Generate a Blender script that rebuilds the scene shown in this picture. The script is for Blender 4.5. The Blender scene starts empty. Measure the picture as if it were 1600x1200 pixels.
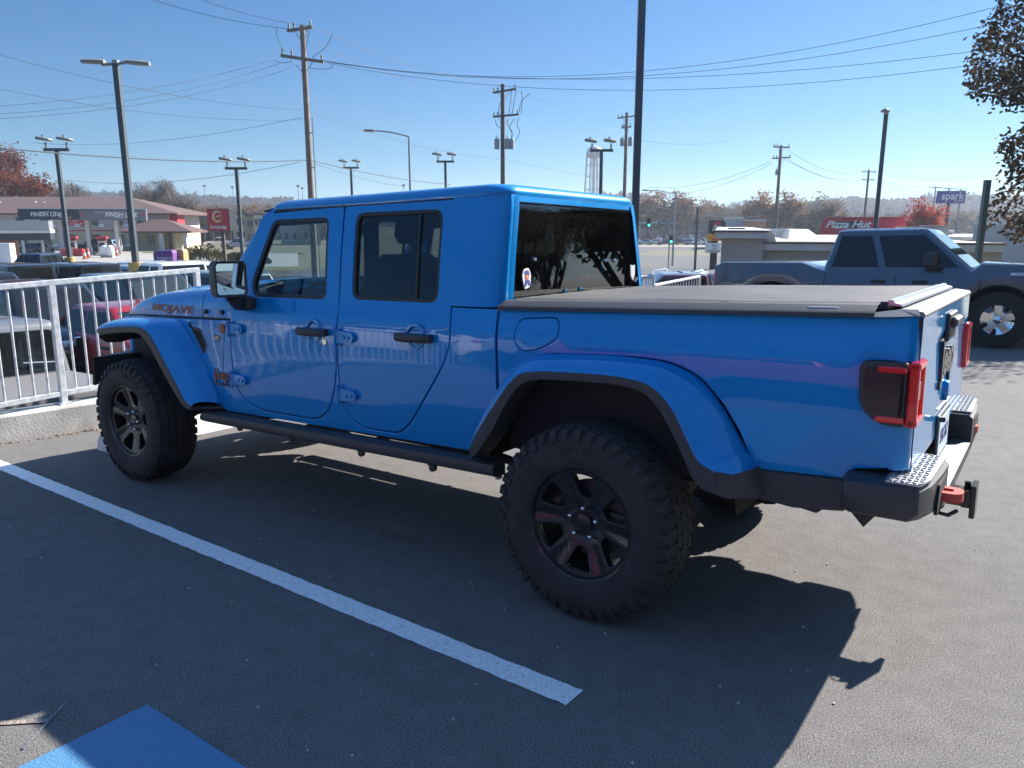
import bpy, math, random
from mathutils import Vector, Matrix, geometry, noise
R = math.radians
scene = bpy.context.scene
COL = scene.collection

# ------------------------------------------------------------------ camera, world, sun, exposure
CAM = Vector((1.4661, -3.4782, 1.6379))
CR = Vector((0.8142, 0.5805, 0.0)); CU = Vector((-0.1197, 0.1680, 0.9785)); CF = Vector((-0.5680, 0.7967, -0.2063))
CR.normalize(); CF.normalize(); CU = CR.cross(CF)
FPX = 1193.74
cam_data = bpy.data.cameras.new("camera"); cam_ob = bpy.data.objects.new("camera", cam_data); COL.objects.link(cam_ob)
cam_ob.matrix_world = Matrix(((CR.x, CU.x, -CF.x, CAM.x), (CR.y, CU.y, -CF.y, CAM.y), (CR.z, CU.z, -CF.z, CAM.z), (0, 0, 0, 1)))
cam_data.sensor_width = 36; cam_data.lens = 36 * FPX / 1600; cam_data.clip_start = 0.05; cam_data.clip_end = 6000
scene.camera = cam_ob

# lot frame (the car park slopes two degrees): world = LOT @ lot
LOT = Matrix(((0.9996, 0.0006, -0.0265, 0), (0.0, 0.9997, 0.0224, 0), (0.0265, -0.0224, 0.9994, 0), (0, 0, 0, 1)))
SUN = (LOT.to_3x3() @ Vector((0.47, 1.41, 1.0))).normalized()
world = bpy.data.worlds.new("World"); scene.world = world; world.use_nodes = True
wn = world.node_tree.nodes; wl = world.node_tree.links; wn.clear()
sky = wn.new('ShaderNodeTexSky'); sky.sky_type = 'NISHITA'; sky.sun_disc = False
sky.sun_elevation = math.asin(SUN.z); sky.sun_rotation = math.atan2(SUN.x, SUN.y)
sky.air_density = 1.0; sky.dust_density = 0.25; sky.ozone_density = 2.4; sky.altitude = 200
bg = wn.new('ShaderNodeBackground'); bg.inputs[1].default_value = 0.05
wo = wn.new('ShaderNodeOutputWorld')
# sky tint by elevation: bluer low down, brightened overhead as added fill for shade
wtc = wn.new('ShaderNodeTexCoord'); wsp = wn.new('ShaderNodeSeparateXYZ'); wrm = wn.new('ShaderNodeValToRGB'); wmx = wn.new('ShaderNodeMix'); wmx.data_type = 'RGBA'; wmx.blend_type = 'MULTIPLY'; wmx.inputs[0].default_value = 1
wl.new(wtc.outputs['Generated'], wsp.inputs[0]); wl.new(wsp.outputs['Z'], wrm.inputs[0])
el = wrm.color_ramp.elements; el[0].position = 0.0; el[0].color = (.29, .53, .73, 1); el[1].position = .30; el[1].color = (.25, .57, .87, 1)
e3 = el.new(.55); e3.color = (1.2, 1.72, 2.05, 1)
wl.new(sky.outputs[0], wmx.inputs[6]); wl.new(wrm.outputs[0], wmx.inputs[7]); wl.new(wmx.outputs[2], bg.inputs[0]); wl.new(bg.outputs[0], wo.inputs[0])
sl = bpy.data.lights.new("sun", 'SUN'); sl.energy = 5.0; sl.angle = R(0.53); sl.color = (1.0, 0.94, 0.87)
so = bpy.data.objects.new("sun", sl); COL.objects.link(so)
so.rotation_euler = (-SUN).to_track_quat('-Z', 'Y').to_euler(); so.location = (0, 0, 30)
scene.view_settings.view_transform = 'Standard'; scene.view_settings.look = 'None'
scene.view_settings.exposure = 1.45; scene.view_settings.gamma = 1.0
scene.cycles.max_bounces = 8; scene.cycles.transparent_max_bounces = 12; scene.cycles.volume_bounces = 0

def at(u, v, d):
    """point seen at photo pixel (1600x1200), d metres ahead of the camera measured horizontally"""
    ray = CF + CR * ((u - 800) / FPX) - CU * ((v - 600) / FPX)
    fh = Vector((CF.x, CF.y, 0)).normalized()
    return CAM + ray * (d / ray.dot(fh))

# ------------------------------------------------------------------ helpers
def tag(o, label=None, cat=None, group=None, kind=None):
    if label: o['label'] = label
    if cat: o['category'] = cat
    if group: o['group'] = group
    if kind: o['kind'] = kind
    return o
def empty(name, mat=None, label=None, cat=None, group=None):
    o = bpy.data.objects.new(name, None); COL.objects.link(o); o.empty_display_size = .3
    if mat is not None: o.matrix_world = mat
    return tag(o, label, cat, group)
def T(x, y, z, rz=0.0): return Matrix.Translation((x, y, z)) @ Matrix.Rotation(rz, 4, 'Z')
def copy_tree(o, parent=None):
    c = o.copy(); COL.objects.link(c); c.parent = parent
    for ch in list(o.children): copy_tree(ch, c)
    return c

class MB:
    def __init__(s): s.v = []; s.f = []
    def add(s, vs, fs):
        b = len(s.v); s.v += [tuple(p) for p in vs]; s.f += [tuple(i + b for i in f) for f in fs]; return s
    def box(s, x0, x1, y0, y1, z0, z1, M=None, bev=0):
        if x0 > x1: x0, x1 = x1, x0
        if y0 > y1: y0, y1 = y1, y0
        if z0 > z1: z0, z1 = z1, z0
        if bev:
            b = min(bev, (x1-x0)*.45, (y1-y0)*.45, (z1-z0)*.45)
            vs = []
            for (sx, X) in ((1, x0), (-1, x1)):
                for (sy, Y) in ((1, y0), (-1, y1)):
                    for (sz, Z) in ((1, z0), (-1, z1)):
                        vs += [(X, Y+sy*b, Z+sz*b), (X+sx*b, Y, Z+sz*b), (X+sx*b, Y+sy*b, Z)]
            def i(a, b_, c, k): return ((a*2+b_)*2+c)*3+k
            F = []
            for a in (0, 1):
                q = [i(a,0,0,0), i(a,0,1,0), i(a,1,1,0), i(a,1,0,0)]; F.append(q if a == 0 else q[::-1])
                q = [i(0,a,0,1), i(1,a,0,1), i(1,a,1,1), i(0,a,1,1)]; F.append(q if a == 0 else q[::-1])
                q = [i(0,0,a,2), i(0,1,a,2), i(1,1,a,2), i(1,0,a,2)]; F.append(q if a == 0 else q[::-1])
            for a in (0, 1):
                for b_ in (0, 1):
                    q = [i(a,b_,0,0), i(a,b_,1,0), i(a,b_,1,1), i(a,b_,0,1)]; F.append(q if (a+b_) % 2 else q[::-1])
                    q = [i(a,0,b_,0), i(a,1,b_,0), i(a,1,b_,2), i(a,0,b_,2)]; F.append(q[::-1] if (a+b_) % 2 else q)
                    q = [i(0,a,b_,1), i(1,a,b_,1), i(1,a,b_,2), i(0,a,b_,2)]; F.append(q if (a+b_) % 2 else q[::-1])
                    for c in (0, 1):
                        q = [i(a,b_,c,0), i(a,b_,c,1), i(a,b_,c,2)]; F.append(q if (a+b_+c) % 2 else q[::-1])
        else:
            vs = [(x, y, z) for x in (x0, x1) for y in (y0, y1) for z in (z0, z1)]
            F = [(0,1,3,2), (4,6,7,5), (0,4,5,1), (2,3,7,6), (0,2,6,4), (1,5,7,3)]
        if M is not None: vs = [M @ Vector(p) for p in vs]
        return s.add(vs, F)
    def tube(s, pts, r, n=8, r2=None, cap=True):
        pts = [Vector(p) for p in pts]; m = len(pts); vs = []; up = None
        for i, p in enumerate(pts):
            d = (pts[min(i+1, m-1)] - pts[max(i-1, 0)]); d = d.normalized() if d.length > 1e-9 else Vector((0, 0, 1))
            if up is None: up = d.orthogonal().normalized()
            up = (up - d * up.dot(d)); up = up.normalized() if up.length > 1e-6 else d.orthogonal().normalized()
            w = d.cross(up); rr = r if r2 is None else r + (r2 - r) * i / max(m-1, 1)
            if isinstance(r, (list, tuple)): rr = r[i]
            for k in range(n):
                a = 2*math.pi*k/n; vs.append(p + (up*math.cos(a) + w*math.sin(a)) * rr)
        F = [(i*n+k, i*n+(k+1) % n, (i+1)*n+(k+1) % n, (i+1)*n+k) for i in range(m-1) for k in range(n)]
        if cap: F += [tuple(range(n))[::-1], tuple((m-1)*n+k for k in range(n))]
        return s.add(vs, F)
    def lathe(s, prof, axis='Y', c=(0, 0, 0), n=32, closed=False):
        """prof: list of (radius, position along axis)"""
        vs = []
        for k in range(n):
            a = 2*math.pi*k/n; ca, sa = math.cos(a), math.sin(a)
            for (r, t) in prof:
                if axis == 'Y': vs.append((c[0]+r*ca, c[1]+t, c[2]+r*sa))
                elif axis == 'Z': vs.append((c[0]+r*ca, c[1]+r*sa, c[2]+t))
                else: vs.append((c[0]+t, c[1]+r*ca, c[2]+r*sa))
        m = len(prof); F = []
        for k in range(n):
            for j in range(m if closed else m-1):
                F.append((k*m+j, k*m+(j+1) % m, ((k+1) % n)*m+(j+1) % m, ((k+1) % n)*m+j))
        return s.add(vs, F)
    def loft(s, secs, closed=False, cap0=False, cap1=False):
        m = len(secs[0]); vs = [p for sec in secs for p in sec]; F = []
        for i in range(len(secs)-1):
            for j in range(m if closed else m-1):
                F.append((i*m+j, i*m+(j+1) % m, (i+1)*m+(j+1) % m, (i+1)*m+j))
        if cap0: F.append(tuple(range(m))[::-1])
        if cap1: F.append(tuple((len(secs)-1)*m+j for j in range(m)))
        return s.add(vs, F)
    def prism(s, poly, lo, hi, axis='Y'):
        """poly in the two other axes, extruded along axis"""
        def P(a, b, t): return (a, t, b) if axis == 'Y' else ((t, a, b) if axis == 'X' else (a, b, t))
        n = len(poly)
        return s.add([P(a, b, lo) for a, b in poly] + [P(a, b, hi) for a, b in poly],
                     [tuple(range(n)), tuple(range(2*n-1, n-1, -1))] + [(i, i+n, (i+1) % n+n, (i+1) % n) for i in range(n)])
    def build(s, name, mat, parent=None, smooth=None, fix=True, M=None):
        me = bpy.data.meshes.new(name)
        vs = s.v if M is None else [tuple(M @ Vector(p)) for p in s.v]
        me.from_pydata(vs, [], s.f)
        if fix:
            import bmesh
            b = bmesh.new(); b.from_mesh(me); bmesh.ops.recalc_face_normals(b, faces=b.faces); b.to_mesh(me); b.free()
        if smooth:
            me.shade_smooth()
            if smooth is not True: me.set_sharp_from_angle(angle=R(smooth))
        me.materials.append(mat)
        o = bpy.data.objects.new(name, me); COL.objects.link(o)
        if parent: o.parent = parent
        return o

def text(name, s, size, mat, M, parent=None, ext=.002, shear=0.0, bold=0.0, align='CENTER', sx=1.0):
    c = bpy.data.curves.new(name, 'FONT'); c.body = s; c.size = size; c.extrude = ext; c.shear = shear
    c.align_x = align; c.align_y = 'CENTER'; c.offset = bold; c.resolution_u = 3
    t = bpy.data.objects.new(name, c); COL.objects.link(t)
    dg = bpy.context.evaluated_depsgraph_get(); me = bpy.data.meshes.new_from_object(t.evaluated_get(dg))
    bpy.data.objects.remove(t); bpy.data.curves.remove(c)
    me.transform(M @ Matrix.Diagonal((sx, 1, 1, 1))); me.materials.clear(); me.materials.append(mat); me.name = name
    o = bpy.data.objects.new(name, me); COL.objects.link(o)
    if parent: o.parent = parent
    return o

def rp(pts, r=.03, n=4):
    """round the corners of a closed polygon; a point may carry its own radius"""
    out = []; m = len(pts)
    for i in range(m):
        p = Vector(pts[i][:2]); a = Vector(pts[i-1][:2]); b = Vector(pts[(i+1) % m][:2]); rr = pts[i][2] if len(pts[i]) > 2 else r
        da, db = (a-p), (b-p); la, lb = da.length, db.length
        d = min(rr, la*.48, lb*.48)
        if d < 1e-4: out.append(tuple(p)); continue
        p0 = p + da/la*d; p1 = p + db/lb*d
        for k in range(n+1):
            t = k/n; q = p0*(1-t)**2 + p*2*t*(1-t) + p1*t*t; out.append(tuple(q))
    return out
def area(p): return .5*sum(p[i-1][0]*p[i][1]-p[i][0]*p[i-1][1] for i in range(len(p)))
def resample(p, step):
    out = []
    for i in range(len(p)):
        a = Vector(p[i]); b = Vector(p[(i+1) % len(p)]); k = max(1, int((b-a).length/step+.5))
        for j in range(k): out.append(tuple(a+(b-a)*j/k))
    # drop coincident points
    res = []
    for q in out:
        if not res or (Vector(q)-Vector(res[-1])).length > 1e-4: res.append(q)
    if (Vector(res[0])-Vector(res[-1])).length < 1e-4: res.pop()
    return res
def offset(p, d):
    """shrink a counter-clockwise polygon by d"""
    out = []; n = len(p)
    for i in range(n):
        a, b, c = Vector(p[i-1]), Vector(p[i]), Vector(p[(i+1) % n])
        e1 = (b-a).normalized(); e2 = (c-b).normalized(); n1 = Vector((-e1.y, e1.x)); n2 = Vector((-e2.y, e2.x))
        m = n1+n2
        if m.length < 1e-6: m = n1
        m.normalize(); k = max(.4, m.dot(n1)); out.append(tuple(b+m*d/k))
    return out
def inside(p, poly):
    x, y = p; c = False; n = len(poly); j = n-1
    for i in range(n):
        xi, yi = poly[i]; xj, yj = poly[j]
        if (yi > y) != (yj > y) and x < (xj-xi)*(y-yi)/(yj-yi)+xi: c = not c
        j = i
    return c
def segd(p, poly):
    best = 9; P = Vector(p)
    for i in range(len(poly)):
        a = Vector(poly[i-1]); b = Vector(poly[i]); ab = b-a; t = max(0, min(1, (P-a).dot(ab)/max(ab.length_squared, 1e-12)))
        best = min(best, (P-(a+ab*t)).length)
    return best
def panel(name, mat, outline, surf, parent, out, holes=(), step=.07, edge=.004, depth=.022, back=False, M=None):
    """sheet-metal panel: a polygon (a,b) laid on surf(a,b)->Vector; rolled edges, returned flange. out = rough outward direction"""
    def nrm(a, b):
        e = .004; du = surf(a+e, b)-surf(a-e, b); dv = surf(a, b+e)-surf(a, b-e); n = du.cross(dv).normalized()
        return n if n.dot(out) > 0 else -n
    O = resample(outline, step)
    if area(O) < 0: O = O[::-1]
    H = []
    for h in holes:
        h = resample(h, step)
        if area(h) > 0: h = h[::-1]
        H.append(h)
    loops = [O]+H; V = []; N = []; F = []
    ins = [offset(l, edge) for l in loops]
    pts = []; edges = []
    for l in ins:
        b = len(pts); pts += [Vector(q) for q in l]; edges += [(b+i, b+(i+1) % len(l)) for i in range(len(l))]
    xs = [q[0] for q in O]; ys = [q[1] for q in O]
    gx = min(xs)+step*.5
    while gx < max(xs):
        gy = min(ys)+step*.5
        while gy < max(ys):
            q = (gx, gy)
            if inside(q, ins[0]) and not any(inside(q, h) for h in ins[1:]) and min(segd(q, l) for l in ins) > step*.45: pts.append(Vector(q))
            gy += step
        gx += step
    res = geometry.delaunay_2d_cdt(pts, edges, [], 0, 1e-6)
    vv, ff = res[0], res[2]
    for q in vv: V.append(surf(q[0], q[1])); N.append(nrm(q[0], q[1]))
    for f in ff:
        c = sum((vv[i] for i in f), Vector((0, 0)))/len(f); c = (c[0], c[1])
        if inside(c, ins[0]) and not any(inside(c, h) for h in ins[1:]): F.append(tuple(f))
    for l, li in zip(loops, ins):
        n = len(l); b = len(V)
        for i in range(n):
            a = Vector(li[i]); o = Vector(l[i]); nn = nrm(a[0], a[1]); s = surf(a[0], a[1])
            e = surf(o[0], o[1])-s; e = e.normalized() if e.length > 1e-9 else Vector((0, 0, 1))
            mid = s+e*edge*.7-nn*edge*.3; end = s+e*edge-nn*edge; bot = end-nn*depth
            V += [s, mid, end, end, bot]; N += [nn, (nn+e).normalized(), e, e, e]
        for i in range(n):
            j = (i+1) % n
            for k in (0, 1, 3): F.append((b+i*5+k, b+i*5+k+1, b+j*5+k+1, b+j*5+k))
    me = bpy.data.meshes.new(name)
    # orient
    F2 = []
    for f in F:
        c = (V[f[1]]-V[f[0]]).cross(V[f[2]]-V[f[1]])
        if c.dot(N[f[0]]+N[f[1]]+N[f[2]]) < 0: f = f[::-1]
        F2.append(f)
    if M is not None: V = [M @ p for p in V]; N = [(M.to_3x3() @ n).normalized() for n in N]
    me.from_pydata([tuple(p) for p in V], [], F2); me.shade_smooth()
    me.normals_split_custom_set_from_vertices([tuple(n) for n in N])
    me.materials.append(mat)
    o = bpy.data.objects.new(name, me); COL.objects.link(o)
    if parent: o.parent = parent
    return o
def mirror_y(o, parent):
    """far-side twin of a part"""
    c = o.copy(); COL.objects.link(c); c.parent = parent; c.scale = (1, -1, 1)
    for ch in list(o.children):
        d = ch.copy(); COL.objects.link(d); d.parent = c
    return c
def interp(x, xs, ys):
    if x <= xs[0]: return ys[0]
    for i in range(1, len(xs)):
        if x <= xs[i]:
            t = (x-xs[i-1])/(xs[i]-xs[i-1]); return ys[i-1]+(ys[i]-ys[i-1])*t
    return ys[-1]
def smooth_path(pts, k=3):
    """Catmull-Rom through tuples of any length"""
    out = []; n = len(pts)
    for i in range(n-1):
        p0, p1, p2, p3 = pts[max(i-1, 0)], pts[i], pts[i+1], pts[min(i+2, n-1)]
        for j in range(k):
            t = j/k; out.append(tuple(.5*(2*b+(c-a)*t+(2*a-5*b+4*c-d)*t*t+(-a+3*b-3*c+d)*t**3) for a, b, c, d in zip(p0, p1, p2, p3)))
    out.append(tuple(pts[-1])); return out

# ------------------------------------------------------------------ materials
def mat(name, col, rough=.6, metal=0.0, coat=0.0, spec=.5, noise_amt=0.0, nscale=8.0, bump=0.0, bscale=60.0, emit=None, estr=1.0, col2=None, alpha=1.0):
    m = bpy.data.materials.new(name); m.use_nodes = True; nt = m.node_tree; p = nt.nodes['Principled BSDF']
    p.inputs['Base Color'].default_value = (*col, 1); p.inputs['Roughness'].default_value = rough
    p.inputs['Metallic'].default_value = metal; p.inputs['Coat Weight'].default_value = coat; p.inputs['Coat Roughness'].default_value = .03
    p.inputs['Specular IOR Level'].default_value = spec
    if noise_amt or col2:
        tc = nt.nodes.new('ShaderNodeTexCoord'); nz = nt.nodes.new('ShaderNodeTexNoise'); nz.inputs['Scale'].default_value = nscale; nz.inputs['Detail'].default_value = 5
        nt.links.new(tc.outputs['Object'], nz.inputs['Vector'])
        rm = nt.nodes.new('ShaderNodeValToRGB'); rm.color_ramp.elements[0].position = .32; rm.color_ramp.elements[1].position = .68
        c2 = col2 or tuple(min(1, c*(1+noise_amt)) for c in col); c1 = col if col2 else tuple(c*(1-noise_amt) for c in col)
        rm.color_ramp.elements[0].color = (*c1, 1); rm.color_ramp.elements[1].color = (*c2, 1)
        nt.links.new(nz.outputs['Fac'], rm.inputs['Fac']); nt.links.new(rm.outputs['Color'], p.inputs['Base Color'])
    if bump:
        tc = nt.nodes.new('ShaderNodeTexCoord'); nz = nt.nodes.new('ShaderNodeTexNoise'); nz.inputs['Scale'].default_value = bscale; nz.inputs['Detail'].default_value = 4
        bp = nt.nodes.new('ShaderNodeBump'); bp.inputs['Strength'].default_value = bump; bp.inputs['Distance'].default_value = .01
        nt.links.new(tc.outputs['Object'], nz.inputs['Vector']); nt.links.new(nz.outputs['Fac'], bp.inputs['Height']); nt.links.new(bp.outputs['Normal'], p.inputs['Normal'])
    if emit: p.inputs['Emission Color'].default_value = (*emit, 1); p.inputs['Emission Strength'].default_value = estr
    return m
def glass(name, tint, refl=1.0, ior=1.5, rough=0.0):
    m = bpy.data.materials.new(name); m.use_nodes = True; nt = m.node_tree; nt.nodes.clear()
    t = nt.nodes.new('ShaderNodeBsdfTransparent'); t.inputs[0].default_value = (*tint, 1)
    g = nt.nodes.new('ShaderNodeBsdfGlossy'); g.inputs[0].default_value = (refl, refl, refl, 1); g.inputs['Roughness'].default_value = rough
    f = nt.nodes.new('ShaderNodeFresnel'); ge = nt.nodes.new('ShaderNodeNewGeometry'); mr = nt.nodes.new('ShaderNodeMapRange'); mr.inputs[3].default_value = ior; mr.inputs[4].default_value = 1/ior
    nt.links.new(ge.outputs['Backfacing'], mr.inputs[0]); nt.links.new(mr.outputs[0], f.inputs[0])      # a pane reflects alike from both sides
    mx = nt.nodes.new('ShaderNodeMixShader'); o = nt.nodes.new('ShaderNodeOutputMaterial')
    nt.links.new(f.outputs[0], mx.inputs[0]); nt.links.new(t.outputs[0], mx.inputs[1]); nt.links.new(g.outputs[0], mx.inputs[2]); nt.links.new(mx.outputs[0], o.inputs[0])
    return m
M_BLUE = mat('blue_paint', (0.0, 0.225, 0.56), rough=.35, metal=.15, spec=.08, coat=1.0, bump=.014, bscale=2.2)
M_BLACKP = mat('black_plastic', (0.038, 0.040, 0.043), rough=.55, bump=.12, bscale=220)
M_BLACKM = mat('black_metal', (0.012, 0.012, 0.013), rough=.3, coat=.3)
M_DARK = mat('underbody_black', (0.010, 0.010, 0.011), rough=.8)
M_RUBBER = mat('tyre_rubber', (0.030, 0.030, 0.030), rough=.85, noise_amt=.25, nscale=14)
M_GASKET = mat('window_rubber', (0.016, 0.016, 0.018), rough=.5)
M_CHROME = mat('chrome', (.75, .75, .76), rough=.08, metal=1.0)
M_STEEL = mat('galvanised_steel', (.42, .44, .45), rough=.45, metal=.7, noise_amt=.14, nscale=30)
M_RED = mat('red_lens', (.80, .012, .018), rough=.15, coat=1.0, emit=(.9, .01, .02), estr=.0)
M_HOOK = mat('orange_red_paint', (.50, .055, .035), rough=.4)
M_ORANGE = mat('burnt_orange', (.26, .06, .025), rough=.4)
M_GREYD = mat('grey_decal', (.10, .10, .11), rough=.4)
M_WHITE = mat('white_paint', (.78, .78, .78), rough=.4)
M_GLASS = glass('window_glass', (.62, .70, .71))
M_GLASST = glass('privacy_glass', (.20, .235, .25))
M_GLASSR = glass('rear_glass', (.06, .07, .075), ior=1.6)
M_SEAT = mat('seat_fabric', (.02, .02, .022), rough=.8)
M_MIRROR = mat('mirror_glass', (.8, .82, .84), rough=.01, metal=1.0)
M_VINYL = mat('tonneau_vinyl', (.040, .040, .041), rough=.7, noise_amt=.18, nscale=3.0, bump=.25, bscale=7)
M_ALU = mat('aluminium', (.62, .62, .63), rough=.3, metal=.9)
M_PAD = mat('step_pad_metal', (.40, .40, .41), rough=.4, metal=.5)
M_PAVEM = None
# ================================================================== the setting: car park, kerb (lot frame)
def asphalt(name, base, dark, wet=False, speck=.55, sc=1.0):
    m = bpy.data.materials.new(name); m.use_nodes = True; nt = m.node_tree; p = nt.nodes['Principled BSDF']; L = nt.links
    tc = nt.nodes.new('ShaderNodeTexCoord')
    def nz(scale, det=5, rough=.6):
        n = nt.nodes.new('ShaderNodeTexNoise'); n.inputs['Scale'].default_value = scale*sc; n.inputs['Detail'].default_value = det; n.inputs['Roughness'].default_value = rough; L.new(tc.outputs['Object'], n.inputs['Vector']); return n
    def ramp(n, a, b, c1, c2):
        r = nt.nodes.new('ShaderNodeValToRGB'); r.color_ramp.elements[0].position = a; r.color_ramp.elements[1].position = b; r.color_ramp.elements[0].color = (*c1, 1); r.color_ramp.elements[1].color = (*c2, 1); L.new(n.outputs[0], r.inputs[0]); return r
    def mix(mode, fac, a, b):
        x = nt.nodes.new('ShaderNodeMix'); x.data_type = 'RGBA'; x.blend_type = mode; x.inputs[0].default_value = fac; L.new(a, x.inputs[6]); L.new(b, x.inputs[7]); return x.outputs[2]
    big = ramp(nz(.35, 6), .3, .7, dark, base); fine = ramp(nz(170, 4, .8), .38, .62, (.35, .35, .35), (1.7, 1.7, 1.7)); mid = ramp(nz(9, 6), .3, .75, (.85, .85, .85), (1.1, 1.1, 1.1))
    c = mix('MULTIPLY', 1.0, mix('MULTIPLY', 1.0, big.outputs[0], mid.outputs[0]), fine.outputs[0])
    vo = nt.nodes.new('ShaderNodeTexVoronoi'); vo.inputs['Scale'].default_value = 95*sc; L.new(tc.outputs['Object'], vo.inputs['Vector'])
    sp = nt.nodes.new('ShaderNodeValToRGB'); sp.color_ramp.elements[0].position = .10; sp.color_ramp.elements[0].color = (1, 1, 1, 1); sp.color_ramp.elements[1].position = .22; sp.color_ramp.elements[1].color = (0, 0, 0, 1); L.new(vo.outputs['Distance'], sp.inputs[0])
    rnd = nt.nodes.new('ShaderNodeMath'); rnd.operation = 'GREATER_THAN'; rnd.inputs[1].default_value = .74; L.new(vo.outputs['Color'], rnd.inputs[0])
    ml = nt.nodes.new('ShaderNodeMath'); ml.operation = 'MULTIPLY'; L.new(sp.outputs[0], ml.inputs[0]); L.new(rnd.outputs[0], ml.inputs[1])
    ml2 = nt.nodes.new('ShaderNodeMath'); ml2.operation = 'MULTIPLY'; ml2.inputs[1].default_value = speck; L.new(ml.outputs[0], ml2.inputs[0])
    x = nt.nodes.new('ShaderNodeMix'); x.data_type = 'RGBA'; L.new(ml2.outputs[0], x.inputs[0]); L.new(c, x.inputs[6]); x.inputs[7].default_value = (.42, .41, .39, 1)
    L.new(x.outputs[2], p.inputs['Base Color']); p.inputs['Roughness'].default_value = .9; p.inputs['Specular IOR Level'].default_value = .2
    bu = nt.nodes.new('ShaderNodeBump'); bu.inputs['Strength'].default_value = .6; bu.inputs['Distance'].default_value = .008; n2 = nz(170, 4, .7); L.new(n2.outputs[0], bu.inputs['Height']); L.new(bu.outputs[0], p.inputs['Normal'])
    return m
M_ASPH = asphalt('asphalt', (.170, .162, .154), (.136, .130, .124))
M_CONC = mat('concrete', (.40, .385, .35), rough=.85, noise_amt=.28, nscale=3.5, bump=.3, bscale=60)
def paint(name, c, wear):
    m = mat(name, c, rough=.6, bump=.5, bscale=150); nt = m.node_tree; p = nt.nodes['Principled BSDF']; L = nt.links
    tc = nt.nodes.new('ShaderNodeTexCoord'); n = nt.nodes.new('ShaderNodeTexNoise'); n.inputs['Scale'].default_value = 80; n.inputs['Detail'].default_value = 8; n.inputs['Roughness'].default_value = .8
    r = nt.nodes.new('ShaderNodeValToRGB'); r.color_ramp.elements[0].position = wear-.05; r.color_ramp.elements[1].position = wear+.05; r.color_ramp.elements[0].color = (*[q*.45 for q in c], 1); r.color_ramp.elements[1].color = (*c, 1)
    L.new(tc.outputs['Object'], n.inputs['Vector']); L.new(n.outputs[0], r.inputs[0]); L.new(r.outputs[0], p.inputs['Base Color']); return m
def sheet(name, poly, z, m, kind='structure', M=LOT, step=None):
    """flat polygon; z in lot coordinates"""
    b = MB(); n = len(poly); b.add([(x, y, z) for x, y in poly], [tuple(range(n))]); o = b.build(name, m, None, fix=False); o.matrix_world = M
    if kind: o['kind'] = kind
    return o
lot = MB(); lot.prism([(-5.62, -60), (45, -60), (45, 17), (-5.62, 17)], -4.0, 0.0, 'Z'); lo = lot.build('parking_lot', M_ASPH); lo.matrix_world = LOT; lo['kind'] = 'structure'
# stripe with slightly ragged edges
rng = random.Random(2)
def ragged(a, b, w, n):
    a = Vector(a); b = Vector(b); d = (b-a); nn = Vector((-d.y, d.x)).normalized()*w/2; L_ = []; Rr = []
    for i in range(n+1):
        p = a+d*i/n; L_.append(tuple(p+nn*(1+rng.uniform(-.06, .06)))); Rr.append(tuple(p-nn*(1+rng.uniform(-.06, .06))))
    return L_+Rr[::-1]
sheet('parking_stripe', ragged((.282, -1.445), (-5.25, -1.285), .108, 160), .004, paint('stripe_white', (.92, .91, .88), .42))
sheet('accessible_paint', [(-.895, -2.309), (-.348, -2.315), (.12, -2.32), (.12, -4.6), (-.93, -4.6), (-.902, -2.704)], .004, paint('paint_blue', (.07, .21, .38), .37))
sheet('chalk_mark', ragged((-1.50, -2.905), (-1.079, -2.546), .022, 10), .004, paint('chalk_tan', (.40, .33, .27), .5))
sheet('chalk_mark', ragged((-1.14, -2.46), (-.985, -2.66), .010, 8), .004, paint('chalk_white', (.26, .26, .27), .52))
sheet('white_paint_mark', [(-1.32, -3.05), (-1.02, -2.775), (-.99, -2.80), (-1.2, -3.15)], .004, paint('paint_white2', (.7, .7, .7), .4))
sheet('oil_stain', rp([(-1.45, -.62), (-1.33, -.53), (-1.18, -.60), (-1.13, -.72), (-1.25, -.70), (-1.37, -.74)], .03), .003, mat('oil_dark', (.020, .019, .019), rough=.35, noise_amt=.3, nscale=30))
# kerb: slightly skewed line, top rises to the right
KA = Vector((-5.41, -1.02)); KB = Vector((-5.28, -.26)); kd = (KB-KA).normalized(); kn = Vector((-kd.y, kd.x))
def kp(t, o=0.0): q = KA+kd*t+kn*o; return q
ks = []
for i in range(24):
    t = -7+1.0*i; zt = .215+.018*t if t < 6 else .323
    f0 = kp(t, -.015); f1 = kp(t, .005); f2 = kp(t, .02); f3 = kp(t, .30)
    ks.append([(f0.x, f0.y, -.10), (f0.x, f0.y, .002), (f1.x, f1.y, zt-.012), (f2.x, f2.y, zt), (f3.x, f3.y, zt), (f3.x, f3.y, -3.2)])
b = MB(); b.loft(ks); kerb = b.build('kerb', M_CONC); kerb.matrix_world = LOT; kerb['kind'] = 'structure'
# debris strip against the kerb
rng = random.Random(8); b = MB()
for i in range(420):
    t = rng.uniform(-3, 4); o = -.02-abs(rng.gauss(0, .05)); q = kp(t, o); s = rng.uniform(.003, .012); b.box(-s, s, -s*.7, s*.7, -.002, s*.8, M=Matrix.Translation((q.x, q.y, .001)) @ Matrix.Rotation(rng.uniform(0, 3), 4, 'Z'))
g = b.build('gravel', mat('gravel_tan', (.22, .17, .13), rough=.9)); g.matrix_world = LOT; g['kind'] = 'stuff'; g['label'] = 'loose grit along the foot of the kerb'; g['category'] = 'gravel'
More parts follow.
